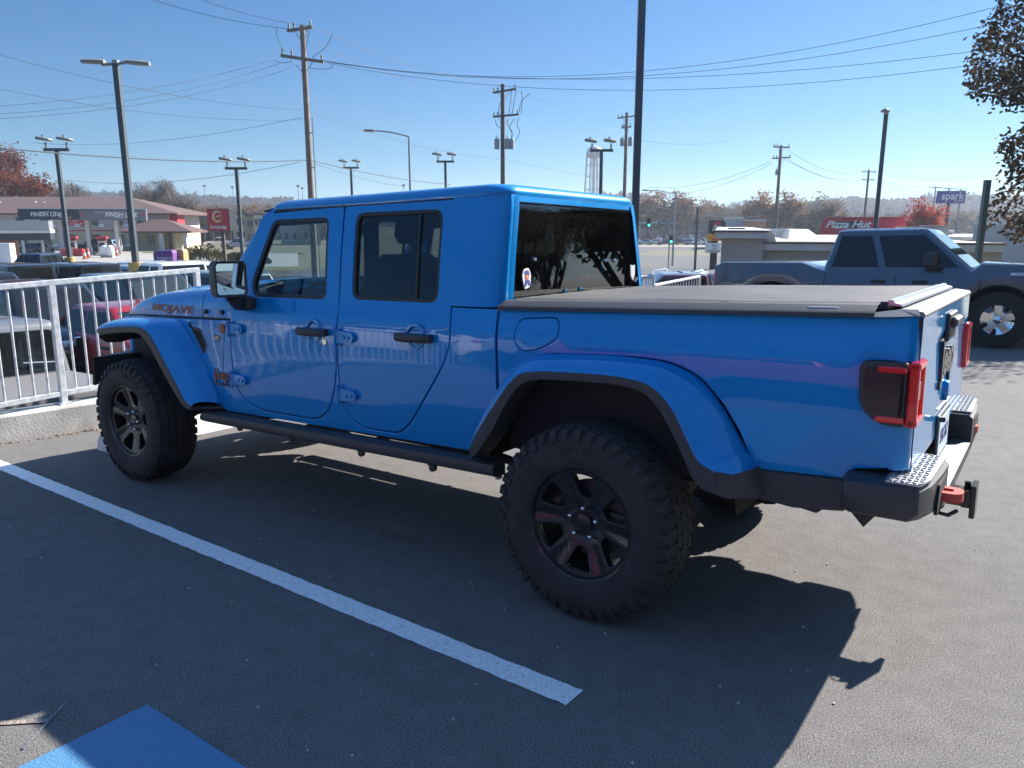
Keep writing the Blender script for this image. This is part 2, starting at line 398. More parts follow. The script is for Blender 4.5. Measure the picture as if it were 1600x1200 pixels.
# wheel stops
b = MB(); pr = [(-.12, 0), (-.11, .05), (-.075, .115), (-.06, .13), (.06, .13), (.075, .115), (.11, .05), (.12, 0)]
b.loft([[(x*k, y, z*k2) for x, z in pr] for y, k, k2 in ((-.93, .86, .90), (-.90, 1, 1), (0, 1, 1), (.90, 1, 1), (.93, .86, .90))], cap0=True, cap1=True)
ws_ = b.build('wheel_stop', mat('stop_concrete', (.66, .66, .68), rough=.8, noise_amt=.1, nscale=9, bump=.25, bscale=70), smooth=25); ws_.matrix_world = LOT @ T(-4.43, .255, 0)
tag(ws_, 'white painted concrete wheel stop in front of the blue pickup', 'wheel stop')
# railing on the kerb
def railing(M, L, n_p, posts, h0, z0, slope, name, label, group=None, r=.024):
    root = empty(name, M, label, 'railing', group)
    zt = lambda y: z0+h0+slope*y; zb = lambda y: z0+.11+slope*y
    for nm, zf, a in (('top_rail', zt, .030), ('bottom_rail', zb, .024)):
        b = MB(); b.add([(-a*.7, 0, zf(0)-a), (a*.7, 0, zf(0)-a), (a*.7, 0, zf(0)+a), (-a*.7, 0, zf(0)+a), (-a*.7, L, zf(L)-a), (a*.7, L, zf(L)-a), (a*.7, L, zf(L)+a), (-a*.7, L, zf(L)+a)], [(0, 1, 2, 3), (7, 6, 5, 4), (0, 4, 5, 1), (1, 5, 6, 2), (2, 6, 7, 3), (3, 7, 4, 0)]); b.build(nm, M_RAIL, root)
    for y in posts:
        b = MB(); b.box(-r, r, y-r, y+r, z0-.03+slope*y, zt(y)-.031); b.box(-r*2, r*2, y-r*2, y+r*2, z0-.03+slope*y, z0+slope*y+.008); b.build('post', M_RAIL, root)
    for i in range(n_p):
        y = L*(i+.5)/n_p
        if min(abs(y-p) for p in posts) < .045: continue
        b = MB(); b.tube([(0, y, zb(y)+.02), (0, y, zt(y)-.025)], .0095, 8); b.build('baluster', M_RAIL, root, smooth=50)
    return root
M_RAIL = mat('galvanised_rail', (.54, .57, .59), rough=.45, metal=.35, noise_amt=.22, nscale=22)
ang = math.atan2(kd.y, kd.x)-math.pi/2
q = kp(-4.0, .14)
# ================================================================== the blue pickup (lot frame, rear axle at the origin, front towards -X)
truck = empty('pickup_truck', LOT @ T(0, 0, 0), 'shiny blue four-door pickup with black fenders trim and soft bed cover, parked in the foreground', 'pickup truck')
SZ = [.30, .50, .60, .75, .95, 1.10, 1.170, 1.192, 1.26, 1.52, 1.80]
SY = [.762, .778, .790, .801, .807, .803, .798, .787, .768, .722, .664]
def SW(z):
    return sum(interp(z+d, SZ, SY) for d in (-.014, -.005, .005, .014))/4
def body(x, z):
    w = SW(z)
    if x < -2.55: w -= .035*min(1, (-2.55-x)/.55)
    return Vector((x, -w, z))
OUT = Vector((0, -1, 0))
# ---- doors, measured outlines (x, z)
FD = [(-1.60, 1.750, .02), (-1.585, 1.45, .02), (-1.565, 1.189, .02), (-1.572, .93, .03), (-1.60, .79, .06), (-1.665, .665, .06), (-1.77, .608, .05), (-2.28, .604, .12), (-2.44, .665, .08), (-2.487, .80, .08), (-2.487, 1.10, .02), (-2.487, 1.235, .02), (-2.475, 1.290, .03), (-2.285, 1.715, .04), (-2.262, 1.735, .02)]
FW = [(-2.325, 1.335, .05), (-2.29, 1.262, .04), (-1.667, 1.264, .05), (-1.703, 1.702, .05), (-2.178, 1.702, .05)]
RD = [(-1.588, 1.750, .02), (-.850, 1.754, .02), (-.803, 1.25, .03), (-.783, 1.10, .05), (-.838, .975, .06), (-1.05, .690, .09), (-1.14, .613, .05), (-1.42, .610, .10), (-1.53, .680, .06), (-1.553, .78, .05), (-1.553, 1.15, .02), (-1.575, 1.42, .02)]
RW = [(-1.505, 1.718, .06), (-.905, 1.716, .06), (-.884, 1.270, .06), (-1.478, 1.270, .06)]
def grow(p, d):
    p = rp(p); p = p if area(p) > 0 else p[::-1]; return offset(p, -d)
PARTS = []
def P(o): PARTS.append(o); return o
fd = panel('front_door', M_BLUE, rp(FD), body, truck, OUT, holes=[grow(FW, -.004)])
rd = panel('rear_door', M_BLUE, rp(RD), body, truck, OUT, holes=[grow(RW, -.004)])
def deeper(d): return lambda x, z: body(x, z)+Vector((0, d, 0))
# window rubbers, panes, divider
panel('window_seal', M_GASKET, rp(FW), deeper(.004), fd, OUT, holes=[offset(grow(FW, 0), .024)], edge=.006)
panel('window_pane', M_GLASS, offset(grow(FW, 0), .020), deeper(.016), fd, OUT, edge=.001, depth=.003)
panel('window_seal', M_GASKET, rp(RW), deeper(.004), rd, OUT, holes=[offset(grow(RW, 0), .022)], edge=.006)
panel('window_pane', M_GLASST, offset(grow(RW, 0), .018), deeper(.016), rd, OUT, edge=.001, depth=.003)
panel('window_divider', M_GASKET, [(-1.052, 1.70), (-1.028, 1.285), (-1.044, 1.285), (-1.068, 1.70)], deeper(.008), rd, OUT, edge=.002, depth=.01)
# lower cab side with door openings
CS = [(-2.66, .565, .02), (-.66, .588, .02), (-.60, .70, .03), (-.52, .885, .03), (-.530, 1.262, .01), (-.800, 1.262, .01), (-.812, 1.20, .01), (-1.57, 1.20, .01), (-2.49, 1.24, .01), (-2.49, 1.05, 0), (-2.66, .62, .01)]
cs_poly = [(-2.645, .555, .02), (-.66, .588, .03), (-.585, .72, .04), (-.515, .885, .03), (-.530, 1.258, .01), (-.797, 1.258, .005), (-.778, 1.10, .05), (-.832, .972, .06), (-1.045, .685, .09), (-1.138, .607, .05), (-1.42, .604, .10), (-1.535, .676, .06), (-1.559, .78, .05), (-1.559, 1.40, .0), (-1.566, 1.40, .0), (-1.566, .93, .03), (-1.595, .787, .06), (-1.662, .659, .06), (-1.77, .602, .05), (-2.283, .598, .12), (-2.446, .660, .08), (-2.493, .80, .08), (-2.493, 1.105, .0), (-2.53, 1.105, 0)]
cab_side = panel('cab_side', M_BLUE, rp(cs_poly), body, truck, OUT, step=.06)
# front fender side panel (cowl) between flare and door
fs_poly = [(-2.5335, 1.120, .01), (-3.14, 1.105, .02), (-3.05, 1.06, .04), (-2.93, .97, .03), (-2.815, .86, .03), (-2.70, .70, .03), (-2.655, .57, .01), (-2.6455, .57, .0), (-2.5335, 1.098, 0)]
fs_poly = [(-2.493, 1.120, .01), (-3.16, 1.100, .02), (-3.05, 1.06, .04), (-2.93, .97, .03), (-2.815, .86, .03), (-2.70, .70, .03), (-2.655, .562, .01), (-2.645, .562, 0), (-2.535, 1.10, 0), (-2.493, 1.105, 0)]
panel('fender_side', M_BLUE, rp(fs_poly), body, truck, OUT)
# upper rear corner of the cab (above the belt), roof, rear wall
def XR(z): return interp(z, [1.26, 1.70, 1.80], [-.53, -.548, -.56])      # rear face
def corner_pts(z, inset=0.0, n=7):
    W = SW(z)-inset; xr = XR(z)-inset; r = .115; out = [(-.853, -W, z), (-.72, -W, z)]
    for k in range(n+1):
        a = math.pi/2*k/n; out.append((xr-r+r*math.sin(a), -W+r-r*math.cos(a), z))
    return out
zs = [1.264, 1.30, 1.40, 1.50, 1.60, 1.70, 1.75, 1.762]
b = MB()
b.loft([[(x + .049*(interp(z, [1.26, 1.76], [1, 0])) if i == 0 else x, y, z) for i, (x, y, z) in enumerate(corner_pts(z))] for z in zs])
b.build('cab_corner', M_BLUE, truck, smooth=60)
b = MB(); b.loft([[(x, -y, z) for (x, y, z) in corner_pts(z)] for z in zs]); b.build('cab_corner', M_BLUE, truck, smooth=60)
# rear wall panel with the window opening
def rear(y, z): return Vector((XR(z)+.0, y, z))
WR = [(-.660, 1.292, .035), (.660, 1.292, .035), (.598, 1.736, .06), (-.598, 1.736, .06)]
rw_out = [(-(SW(1.264)-.116), 1.24), (SW(1.264)-.116, 1.24), (SW(1.762)-.116, 1.762), (-(SW(1.762)-.116), 1.762)]
rw_out = [(-.700, 1.235), (.700, 1.235), (.700, 1.30), (.612, 1.770), (-.612, 1.770), (-.700, 1.30)]
rearw = panel('cab_rear_wall', M_BLUE, rw_out, lambda y, z: Vector((XR(z)-.006, y, z)), truck, Vector((1, 0, 0)), holes=[rp(WR)], step=.08)
panel('rear_window', M_GLASSR, grow(WR, -.006), lambda y, z: Vector((XR(z)-.010-.000, y, z)), truck, Vector((1, 0, 0)), edge=.002, depth=.003)
panel('slider_frame', M_GASKET, rp([(-.22, 1.40), (.22, 1.40), (.22, 1.68), (-.22, 1.68)], .05), lambda y, z: Vector((XR(z)-.016, y, z)), truck, Vector((1, 0, 0)), holes=[rp([(-.19, 1.43), (.19, 1.43), (.19, 1.65), (-.19, 1.65)], .04)], edge=.003, depth=.02)
# window stickers and hinge studs
st = rp([(-.545, 1.335), (-.500, 1.345), (-.488, 1.40), (-.505, 1.435), (-.545, 1.430), (-.562, 1.40)], .012)
panel('sticker', M_WHITE, st, lambda y, z: Vector((XR(z)-.004, y, z)), truck, Vector((1, 0, 0)), edge=.0008, depth=.002)
M_ST1 = mat('sticker_red', (.55, .06, .05)); M_ST2 = mat('sticker_blue', (.03, .05, .22)); M_ST3 = mat('sticker_yellow', (.8, .5, .05))
rs = lambda y, z: Vector((XR(z)-.0025, y, z))
panel('sticker', M_ST2, rp([(-.545, 1.405), (-.50, 1.40), (-.51, 1.425), (-.54, 1.423)], .006), rs, truck, Vector((1, 0, 0)), edge=.0005, depth=.001)
panel('sticker', M_ST2, rp([(-.548, 1.345), (-.53, 1.35), (-.522, 1.37), (-.51, 1.35), (-.497, 1.352), (-.505, 1.38), (-.54, 1.38)], .004), rs, truck, Vector((1, 0, 0)), edge=.0005, depth=.001)
panel('sticker', M_ST1, rp([(-.54, 1.381), (-.508, 1.381), (-.505, 1.404), (-.54, 1.404)], .01), rs, truck, Vector((1, 0, 0)), edge=.0005, depth=.001)
panel('sticker', M_ST3, rp([(-.528, 1.386), (-.515, 1.386), (-.515, 1.40), (-.528, 1.40)], .006), lambda y, z: Vector((XR(z)-.0015, y, z)), truck, Vector((1, 0, 0)), edge=.0004, depth=.001)
st2 = rp([(.545, 1.365), (.57, 1.335), (.598, 1.37), (.60, 1.43), (.578, 1.418), (.545, 1.43)], .008)
panel('sticker', mat('sticker_grey', (.55, .57, .58)), st2, lambda y, z: Vector((XR(z)-.004, y, z)), truck, Vector((1, 0, 0)), edge=.0008, depth=.002)
b = MB()
for (y, z) in ((-.45, 1.475), (.245, 1.457), (.35, 1.455), (-.18, 1.312), (-.03, 1.316), (.62, 1.345), (.60, 1.335)): b.lathe([(0, .012), (.007, .010), (.010, .002), (.010, -.01)], 'X', (XR(z)-.008, y, z), 10)
b.build('glass_stud', M_CHROME, truck, smooth=50)
# roof: rounded-rectangle rings, drip seam
def ring(z, ins, x0=-2.30, n=8):
    W = .668-ins; xr = -.562-ins; xf = x0+ins; r = max(.115-ins*.5, .03); rf = max(.16-ins*.5, .03); pts = []
    for (cx, cy, rr, a0) in ((xr-r, W-r, r, 0), (xf+rf, W-rf, rf, 90), (xf+rf, -W+rf, rf, 180), (xr-r, -W+r, r, 270)):
        for k in range(n+1):
            a = R(a0+90*k/n); pts.append((cx+rr*math.cos(a), cy+rr*math.sin(a)))
    zz = lambda x: z-.030*max(0, (-1.75-x)/.55)**2
    return [(x, y, zz(x)) for x, y in pts]
secs = [ring(1.758, .012), ring(1.764, 0), ring(1.776, -.002)]
for k in range(1, 8):
    a = R(90*k/7); secs.append(ring(1.776+.042*math.sin(a), .055*(1-math.cos(a))-.002))
for ins, dz in ((.10, .006), (.18, .010), (.30, .014), (.45, .017), (.60, .018)): secs.append(ring(1.818+dz, ins))
b = MB(); b.loft(secs, closed=True, cap1=True); roof = b.build('roof', M_BLUE, truck, smooth=50)
for sg in (-1, 1):
    b = MB(); b.loft([[(x, sg*(SW(z)-.004), z) for z in (1.744, 1.7575)] for x in [-2.27+.0775*i for i in range(21)]]); b.build('drip_seam', M_GASKET, truck)

# windscreen frame and glass
b = MB()
def ws(s, y): return Vector((-2.655+s*(.405), y*(1-.085*s), 1.235+s*.525))
for sgn in (-1, 1):
    secs = []
    for k in range(9):
        s = k/8; w = .775-.0*s; p = ws(s, w*sgn); q = ws(s, (w-.075)*sgn); n = Vector((-.79, 0, .61))
        yb = -SW(p.z)*-sgn
        secs.append([Vector((p.x+.085, yb*.995, p.z)), Vector((p.x+.02, yb*.993, p.z)), Vector((p.x-.004, yb-.022*sgn, p.z+.006)), q+n*.006, q-n*.03])
    b.loft(secs)
secs = []
for k in range(13):
    y = -.70+1.4*k/12; p = ws(1.0, y*1.0); secs.append([p+Vector((.05, 0, .012)), p+Vector((.01, 0, .006)), p+Vector((-.02, 0, -.01)), p+Vector((-.035, 0, -.05))])
b.loft(secs)
b.build('windscreen_frame', M_BLUE, truck, smooth=45)
b = MB(); secs = []
for k in range(9):
    s = k/8; secs.append([ws(s, y)+Vector((-.012*(1-(y/.72)**2), 0, 0)) for y in [-.705+1.41*j/10 for j in range(11)]])
b.loft(secs); b.build('windscreen', M_GLASS, truck, smooth=True)
# hood
HX = [-4.13, -4.06, -3.95, -3.80, -3.60, -3.30, -3.0, -2.62]
def hood_sec(x, fr=(0, 1)):
    W = interp(x, HX, [.545, .560, .585, .610, .640, .668, .695, .735]); zb = interp(x, HX, [1.06, 1.075, 1.083, 1.09, 1.097, 1.104, 1.112, 1.122])
    zt = interp(x, HX, [1.08, 1.13, 1.175, 1.212, 1.243, 1.266, 1.288, 1.312]); h = zt-zb; out = []
    for k in range(9):
        a = R(90*k/8); out.append((W-.11*(1-math.cos(a)**.8 if a < R(90) else 1), zb+h*math.sin(a)**.72))
    for yy, dz in ((.72, .008), (.55, .020), (.52, .032), (.25, .037), (0, .038)):
        out.append((min(W-.12, W*yy), zt+dz*min(1, (x+4.13)/.4 if x < -3.73 else 1)))
    return [(x, -y, z) for y, z in out]+[(x, y, z) for y, z in reversed(out[:-1])]
b = MB(); xs = [-4.13, -4.09, -4.04, -3.98, -3.9, -3.8, -3.7, -3.6, -3.45, -3.3, -3.15, -3.0, -2.915]
b.loft([hood_sec(x) for x in xs], cap0=True); hood = b.build('hood', M_BLUE, truck, smooth=50)
b = MB(); b.loft([hood_sec(x) for x in [-2.907, -2.85, -2.75, -2.64, -2.55]]); b.build('cowl', M_BLUE, truck, smooth=50)
b = MB()
for x, z in ((-2.86, 1.152), (-2.66, 1.158)): b.lathe([(0, -.012), (.012, -.011), (.015, -.004), (.015, .01)], 'Y', (x, -.727-(x+2.75)*.09, z), 10)
b.build('hood_bolt', M_BLACKM, truck)
def hoodside(x, z):
    s = hood_sec(x)
    for i in range(len(s)-1):
        if s[i][2] <= z <= s[i+1][2]+1e-6:
            t = (z-s[i][2])/max(1e-6, s[i+1][2]-s[i][2]); return s[i][1]+(s[i+1][1]-s[i][1])*t
    return s[0][1]
Mt = Matrix(((1, 0, 0, -3.335), (0, 0, -1, 0), (0, 1, 0, 1.150), (0, 0, 0, 1)))
tx = text('hood_lettering', 'MOJAVE', .064, M_ORANGE, Mt, truck, ext=.001, shear=.12, bold=.0022, sx=2.55)
for v in tx.data.vertices:
    y0 = hoodside(v.co.x, v.co.z); v.co.y = y0-.003+v.co.y*.5
# gap between hood and fender
b = MB(); b.loft([[(x, -interp(x, HX, [.545, .560, .585, .610, .640, .668, .695, .735])+.0-.004, z) for z in (interp(x, HX, [1.055, 1.068, 1.074, 1.082, 1.088, 1.096, 1.104, 1.114]), interp(x, HX, [1.066, 1.078, 1.085, 1.092, 1.0985, 1.105, 1.113, 1.123]))] for x in HX]); b.build('hood_seam', M_GASKET, truck)
b = MB(); b.box(-4.05, -2.5, -.56, .56, .60, 1.06); b.box(-2.9, -2.45, -.70, .70, .60, 1.10); b.build('engine_bay', M_DARK, truck)
# fender top plates (blue, between hood and flare)
b = MB()
for sg in (-1, 1):
    b.loft([[(x, sg*y, z) for y, z in ((.54, 1.062+.015*t), (.62+.09*t, 1.080+.025*t), (.73+.04*t, 1.086+.018*t), (.765, 1.06))] for x, t in ((-3.80, 0), (-3.7, .15), (-3.4, .45), (-3.1, .8), (-2.5, 1.0))])
b.build('fender_top', M_BLUE, truck, smooth=50)
# flares: inner edge on the body, outer edge 0.13-0.16 m out
def flare(name, inner, outer, trim, parent, crown=.030, side=1):
    inner = smooth_path(inner, 4); outer = smooth_path(outer, 4); trim = smooth_path(trim, 4); n = len(outer); b = MB(); t = MB(); ins = []
    for i in range(n):
        a = Vector(inner[i]); o = Vector(outer[i]); d = o-a
        # local outward (away from the wheel) direction from the path
        tg = (Vector(outer[min(i+1, n-1)])-Vector(outer[max(i-1, 0)])); tg.y = 0; tg = tg.normalized() if tg.length > 1e-6 else Vector((1, 0, 0))
        up = Vector((-tg.z, 0, tg.x));
        if up.dot(o-Vector(WC)) < 0: up = -up
        sec = []
        for s, k in ((0, -.15), (.10, .30), (.30, .75), (.55, 1.0), (.78, .95)): sec.append(a+d*s+up*crown*k)
        sec += [o+Vector((0, .012, 0))+up*(crown*.62), o+Vector((0, .002, 0))+up*(crown*.30), o, o+Vector((0, .012, 0))-up*.004]
        b.add([], []); ins.append(sec)
    b.loft(ins); fl = b.build(name, M_BLUE, parent, smooth=60)
    secs = []
    for i in range(n):
        o = Vector(outer[i]); q = Vector(trim[i]); secs.append([o+Vector((0, .006, 0)), o+Vector((0, -.003, 0)), o+Vector((0, -.006, 0))+(q-o)*.12, q+Vector((0, -.004, 0)), q+Vector((0, .012, 0)), q+Vector((0, .10, 0))+(q-o)*.15, q+Vector((0, .19, 0))+(o-q)*.3])
    t.loft(secs); t.build('flare_trim', M_BLACKP, parent, smooth=50)
    return fl
WC = (-3.487, 0, .41)
fi = [(-3.925, -.70, .985), (-3.90, -.62, 1.045), (-3.84, -.605, 1.068), (-3.55, -.645, 1.082), (-3.25, -.675, 1.092), (-3.10, -.735, 1.092), (-3.00, -.765, 1.055), (-2.90, -.773, .965), (-2.81, -.778, .865), (-2.73, -.780, .760), (-2.675, -.782, .655), (-2.650, -.782, .586)]
fo = [(-3.87, -.84, .945), (-3.855, -.905, .990), (-3.79, -.925, 1.015), (-3.55, -.93, 1.040), (-3.30, -.93, 1.052), (-3.19, -.93, 1.030), (-3.11, -.93, .965), (-3.03, -.93, .870), (-2.95, -.93, .775), (-2.87, -.93, .680), (-2.815, -.93, .618), (-2.760, -.925, .590)]
ft = [(-3.875, -.84, .905), (-3.84, -.90, .945), (-3.775, -.92, .975), (-3.55, -.925, 1.002), (-3.32, -.925, 1.012), (-3.225, -.925, .975), (-3.15, -.925, .905), (-3.065, -.925, .805), (-2.98, -.925, .712), (-2.90, -.925, .628), (-2.835, -.925, .578), (-2.770, -.92, .564)]
front_flare = flare('front_flare', fi, fo, ft, truck)
b = MB(); b.loft([[(-2.650, -.782, .586), (-2.650, -.782, .566)], [(-2.76, -.925, .590), (-2.77, -.92, .564)], [(-2.815, -.93, .612), (-2.835, -.925, .578)]]); b.build('flare_trim', M_BLACKP, truck)
WC = (0, 0, .41)
ri = [(-.600, -.782, .600), (-.525, -.785, .780), (-.445, -.79, .945), (-.345, -.79, 1.045), (-.24, -.79, 1.078), (0, -.79, 1.092), (.20, -.79, 1.094), (.33, -.79, 1.082), (.44, -.79, 1.035), (.53, -.79, .940), (.60, -.79, .830), (.650, -.79, .745)]
ro = [(-.600, -.90, .640), (-.520, -.93, .745), (-.435, -.93, .862), (-.345, -.93, .972), (-.255, -.93, 1.020), (-.02, -.93, 1.036), (.17, -.93, 1.036), (.29, -.93, 1.015), (.375, -.93, .945), (.445, -.93, .825), (.490, -.93, .755), (.560, -.93, .722)]
rt = [(-.600, -.895, .585), (-.530, -.925, .640), (-.445, -.925, .755), (-.355, -.925, .900), (-.255, -.925, .982), (-.02, -.925, 1.002), (.17, -.925, 1.003), (.28, -.925, .975), (.355, -.925, .895), (.430, -.925, .765), (.480, -.925, .675), (.560, -.925, .638)]
rear_flare = flare('rear_flare', ri, ro, rt, truck)
b = MB(); b.loft([[(.52, -.925, .726), (.50, -.93, .655)], [(.60, -.93, .722), (.60, -.93, .633)], [(.665, -.86, .735), (.690, -.86, .632)], [(.672, -.80, .735), (.70, -.78, .630)]]); b.build('flare_trim', M_BLACKP, truck, smooth=60)
b = MB(); b.loft([[(.56, -.925, .724), (.535, -.93, .742)], [(.62, -.925, .724), (.60, -.90, .775)], [(.655, -.86, .728), (.63, -.84, .79)], [(.668, -.79, .732), (.655, -.785, .76)]]); b.build('rear_flare_end', M_BLUE, truck, smooth=60)
for nm in ('front_flare', 'rear_flare', 'flare_trim'):
    for o in [c for c in truck.children if c.name.split('.')[0] == nm]: mirror_y(o, truck)
# wheel houses
for xc in (-3.487, 0):
    for sg in (-1, 1):
        b = MB(); arc = [(xc+.60*math.cos(R(a)), .44+.60*math.sin(R(a))) for a in range(8, 168, 10)] if xc == 0 else [(xc+.60*math.cos(R(a)), .42+.60*math.sin(R(a))) for a in range(28, 132, 8)]
        b.loft([[(x, sg*y, z) for y in (.785, .70, .42)] for x, z in arc])
        b.add([(x, sg*.46, z) for x, z in arc]+[(xc-.62, sg*.46, .52), (xc+.62, sg*.46, .52)], [tuple(range(len(arc)+2))]) if xc == 0 else None
        b.build('wheel_liner', M_DARK, truck, smooth=40)
# bed side with lamp cut-out
BS = [(-.518, 1.258, .01), (1.105, 1.292, .01), (1.105, .80, .0), (.985, .775, .02), (.968, .735, .01), (.66, .728, .01), (.60, .85, .03), (.53, .955, .03), (.44, 1.045, .05), (.33, 1.090, .05), (.20, 1.10, .05), (-.24, 1.085, .08), (-.345, 1.05, .05), (-.445, .955, .04), (-.497, .875, .02)]
TLc = [(.992, 1.150, .03), (1.20, 1.155, .0), (1.20, .94, .0), (1.06, .945, .05), (.998, 1.00, .05)]
bs = [(-.518, 1.258, .01), (1.105, 1.292, .01), (1.105, 1.153, 0), (.992, 1.150, .03), (.998, 1.00, .05), (1.06, .945, .05), (1.105, .942, 0), (1.105, .795, .0), (.985, .775, .02), (.968, .737, .01), (.655, .722, .01), (.60, .85, .03), (.53, .955, .03), (.44, 1.045, .05), (.33, 1.090, .05), (.20, 1.10, .05), (-.24, 1.085, .08), (-.345, 1.05, .05), (-.445, .955, .04), (-.500, .870, .02)]
FUEL = [(-.412, 1.222, .05), (-.205, 1.235, .03), (-.193, 1.150, .04), (-.305, 1.094, .05), (-.385, 1.085, .04), (-.418, 1.13, .04)]
bedside = panel('bed_side', M_BLUE, rp(bs), body, truck, OUT, holes=[grow(FUEL, .003)], step=.06)
panel('fuel_door', M_BLUE, rp(FUEL), body, truck, OUT, edge=.003)
# rear corner posts and tailgate
def corner2(z):
    W = SW(z); r = .055; pts = [(1.100, -W, z)]
    for k in range(8):
        a = math.pi/2*k/7; pts.append((1.155-r+r*math.sin(a), -W+r-r*math.cos(a), z))
    return pts
for z0, z1 in ((.79, .943), (1.153, 1.293)):
    b = MB(); b.loft([corner2(z0+(z1-z0)*k/4) for k in range(5)]); b.build('bed_corner', M_BLUE, truck, smooth=60)
    b = MB(); b.loft([[(x, -y, z) for x, y, z in corner2(z0+(z1-z0)*k/4)] for k in range(5)]); b.build('bed_corner', M_BLUE, truck, smooth=60)
TG = [(-.742, .775, .02), (.742, .775, .02), (.735, 1.300, .02), (-.735, 1.300, .02)]
def tgs(y, z):
    x = 1.158
    if z < 1.175: x -= .010*min(1, (1.175-z)/.012)
    x += .012*max(0, (1.175-z)/.4) if z < 1.175 else 0
    return Vector((x, y, z))
HD = [(-.115, 1.155, .02), (.115, 1.155, .02), (.115, 1.262, .02), (-.115, 1.262, .02)]
tailgate = panel('tailgate', M_BLUE, rp(TG), tgs, truck, Vector((1, 0, 0)), step=.045)
b = MB(); b.box(1.155, 1.172, -.12, .12, 1.150, 1.262, bev=.006); b.box(1.165, 1.195, -.10, .10, 1.205, 1.245, bev=.01); b.build('tailgate_handle', M_BLACKP, tailgate)
b = MB(); b.lathe([(0, .018), (.030, .014), (.036, 0), (.036, -.01)], 'X', (1.160, .03, .945), 18); b.box(1.155, 1.170, .015, .045, .895, .94, bev=.004); b.build('tailgate_lock', M_BLUE, tailgate, smooth=50)
Mt = Matrix(((0, 0, 1, 1.153), (1, 0, 0, .02), (0, 1, 0, 1.075), (0, 0, 0, 1)))
text('tailgate_lettering', 'Jeep', .19, M_BLACKM, Mt, tailgate, ext=.010, bold=.006, sx=1.15)
b = MB(); b.box(1.145, 1.1575, -.742, -.738, .79, 1.29); b.build('tailgate_seam', M_GASKET, tailgate)
# bed interior + rails + soft cover
b = MB(); b.box(-.50, 1.14, -.72, .72, .62, 1.26); b.build('bed_box', M_DARK, truck)
for sg in (-1, 1):
    rail = MB(); rail.loft([[(x, sg*y, z+.0215*(x+.5)) for y, z in ((.790, 1.2575), (.788, 1.272), (.775, 1.280), (.755, 1.284), (.735, 1.296), (.70, 1.298), (.68, 1.285))] for x in (-.52, 0, .5, 1.02)])
    rail.build('bed_rail', M_BLACKP, truck, smooth=40)
b = MB(); nx, ny = 90, 30; rng = random.Random(3); V = []
for i in range(nx+1):
    for j in range(ny+1):
        x = -.505+1.545*i/nx; y = -.715+1.43*j/ny; e = min(1, (.715-abs(y))/.04); z = 1.302+.0215*(x+.5)
        w = noise.noise(Vector((x*2.2, y*5, 0)))*.006+noise.noise(Vector((x*1.1+y*4, y*11, 4)))*.004+.004*math.sin(x*9+y*2)*(1-abs(y))
        z += w*e-.010*(1-e)
        if abs(y) > .705: z -= .012
        V.append((x, y, z))
F = [(i*(ny+1)+j, i*(ny+1)+j+1, (i+1)*(ny+1)+j+1, (i+1)*(ny+1)+j) for i in range(nx) for j in range(ny)]
b.add(V, F); cover = b.build('bed_cover', M_VINYL, truck, smooth=True)
b = MB(); b.loft([[(.45+.4*k/8, -.722-.003*math.sin(k*2), 1.308+.010*math.sin(k*1.3)), (.45+.4*k/8, -.700, 1.318+.006*math.sin(k*1.3))] for k in range(9)]); b.build('cover_flap', M_VINYL, cover)
Mt = LOT.inverted() @ LOT
b = MB(); b.box(.80, .90, -.755, -.748, 1.306, 1.318); b.build('cover_label', M_WHITE, cover)
b = MB()                                        # aluminium rear rail and tailgate cap
b.loft([[(x, y, z) for x, z in ((1.035, 1.330), (1.046, 1.344), (1.058, 1.344), (1.064, 1.334), (1.084, 1.330), (1.088, 1.322))] for y in (-.70, 0, .70)], cap0=True, cap1=True)
b.build('cover_end_rail', M_ALU, truck, smooth=20)
b = MB(); b.loft([[(x, y, z) for x, z in ((1.07, 1.312), (1.10, 1.318), (1.118, 1.315), (1.155, 1.310), (1.162, 1.300), (1.16, 1.293))] for y in (-.735, 0, .735)], cap0=True, cap1=True)
for sg in (-1, 1): b.loft([[(.98, sg*.76, 1.300), (.98, sg*.792, 1.291)], [(1.09, sg*.755, 1.318), (1.09, sg*.79, 1.296)], [(1.14, sg*.735, 1.318), (1.15, sg*.752, 1.298)]])
b.build('tailgate_cap', mat('cap_plastic', (.20, .20, .20), rough=.5), truck, smooth=40)
b = MB(); b.box(1.02, 1.045, -.70, .70, 1.310, 1.338); b.build('cover_bar', M_BLACKP, truck)
# lower black cladding behind the rear wheel
for sg in (-1, 1):
    b = MB(); b.loft([[(x, sg*y, z) for y, z in ((.788, zt), (.800, zt-.012), (.798, zb), (.70, zb-.012))] for x, zt, zb in ((.66, .727, .612), (.80, .731, .600), (.968, .738, .62), (1.0, .742, .66))])
    b.loft([[(x, sg*y, z) for y, z in ((.72, .66), (.71, zb), (.40, zb))] for x, zb in ((.70, .590), (.86, .565), (.90, .60), (.97, .60), (1.02, .545), (1.06, .60))])
    b.build('rear_valance', M_BLACKP, truck, smooth=30)
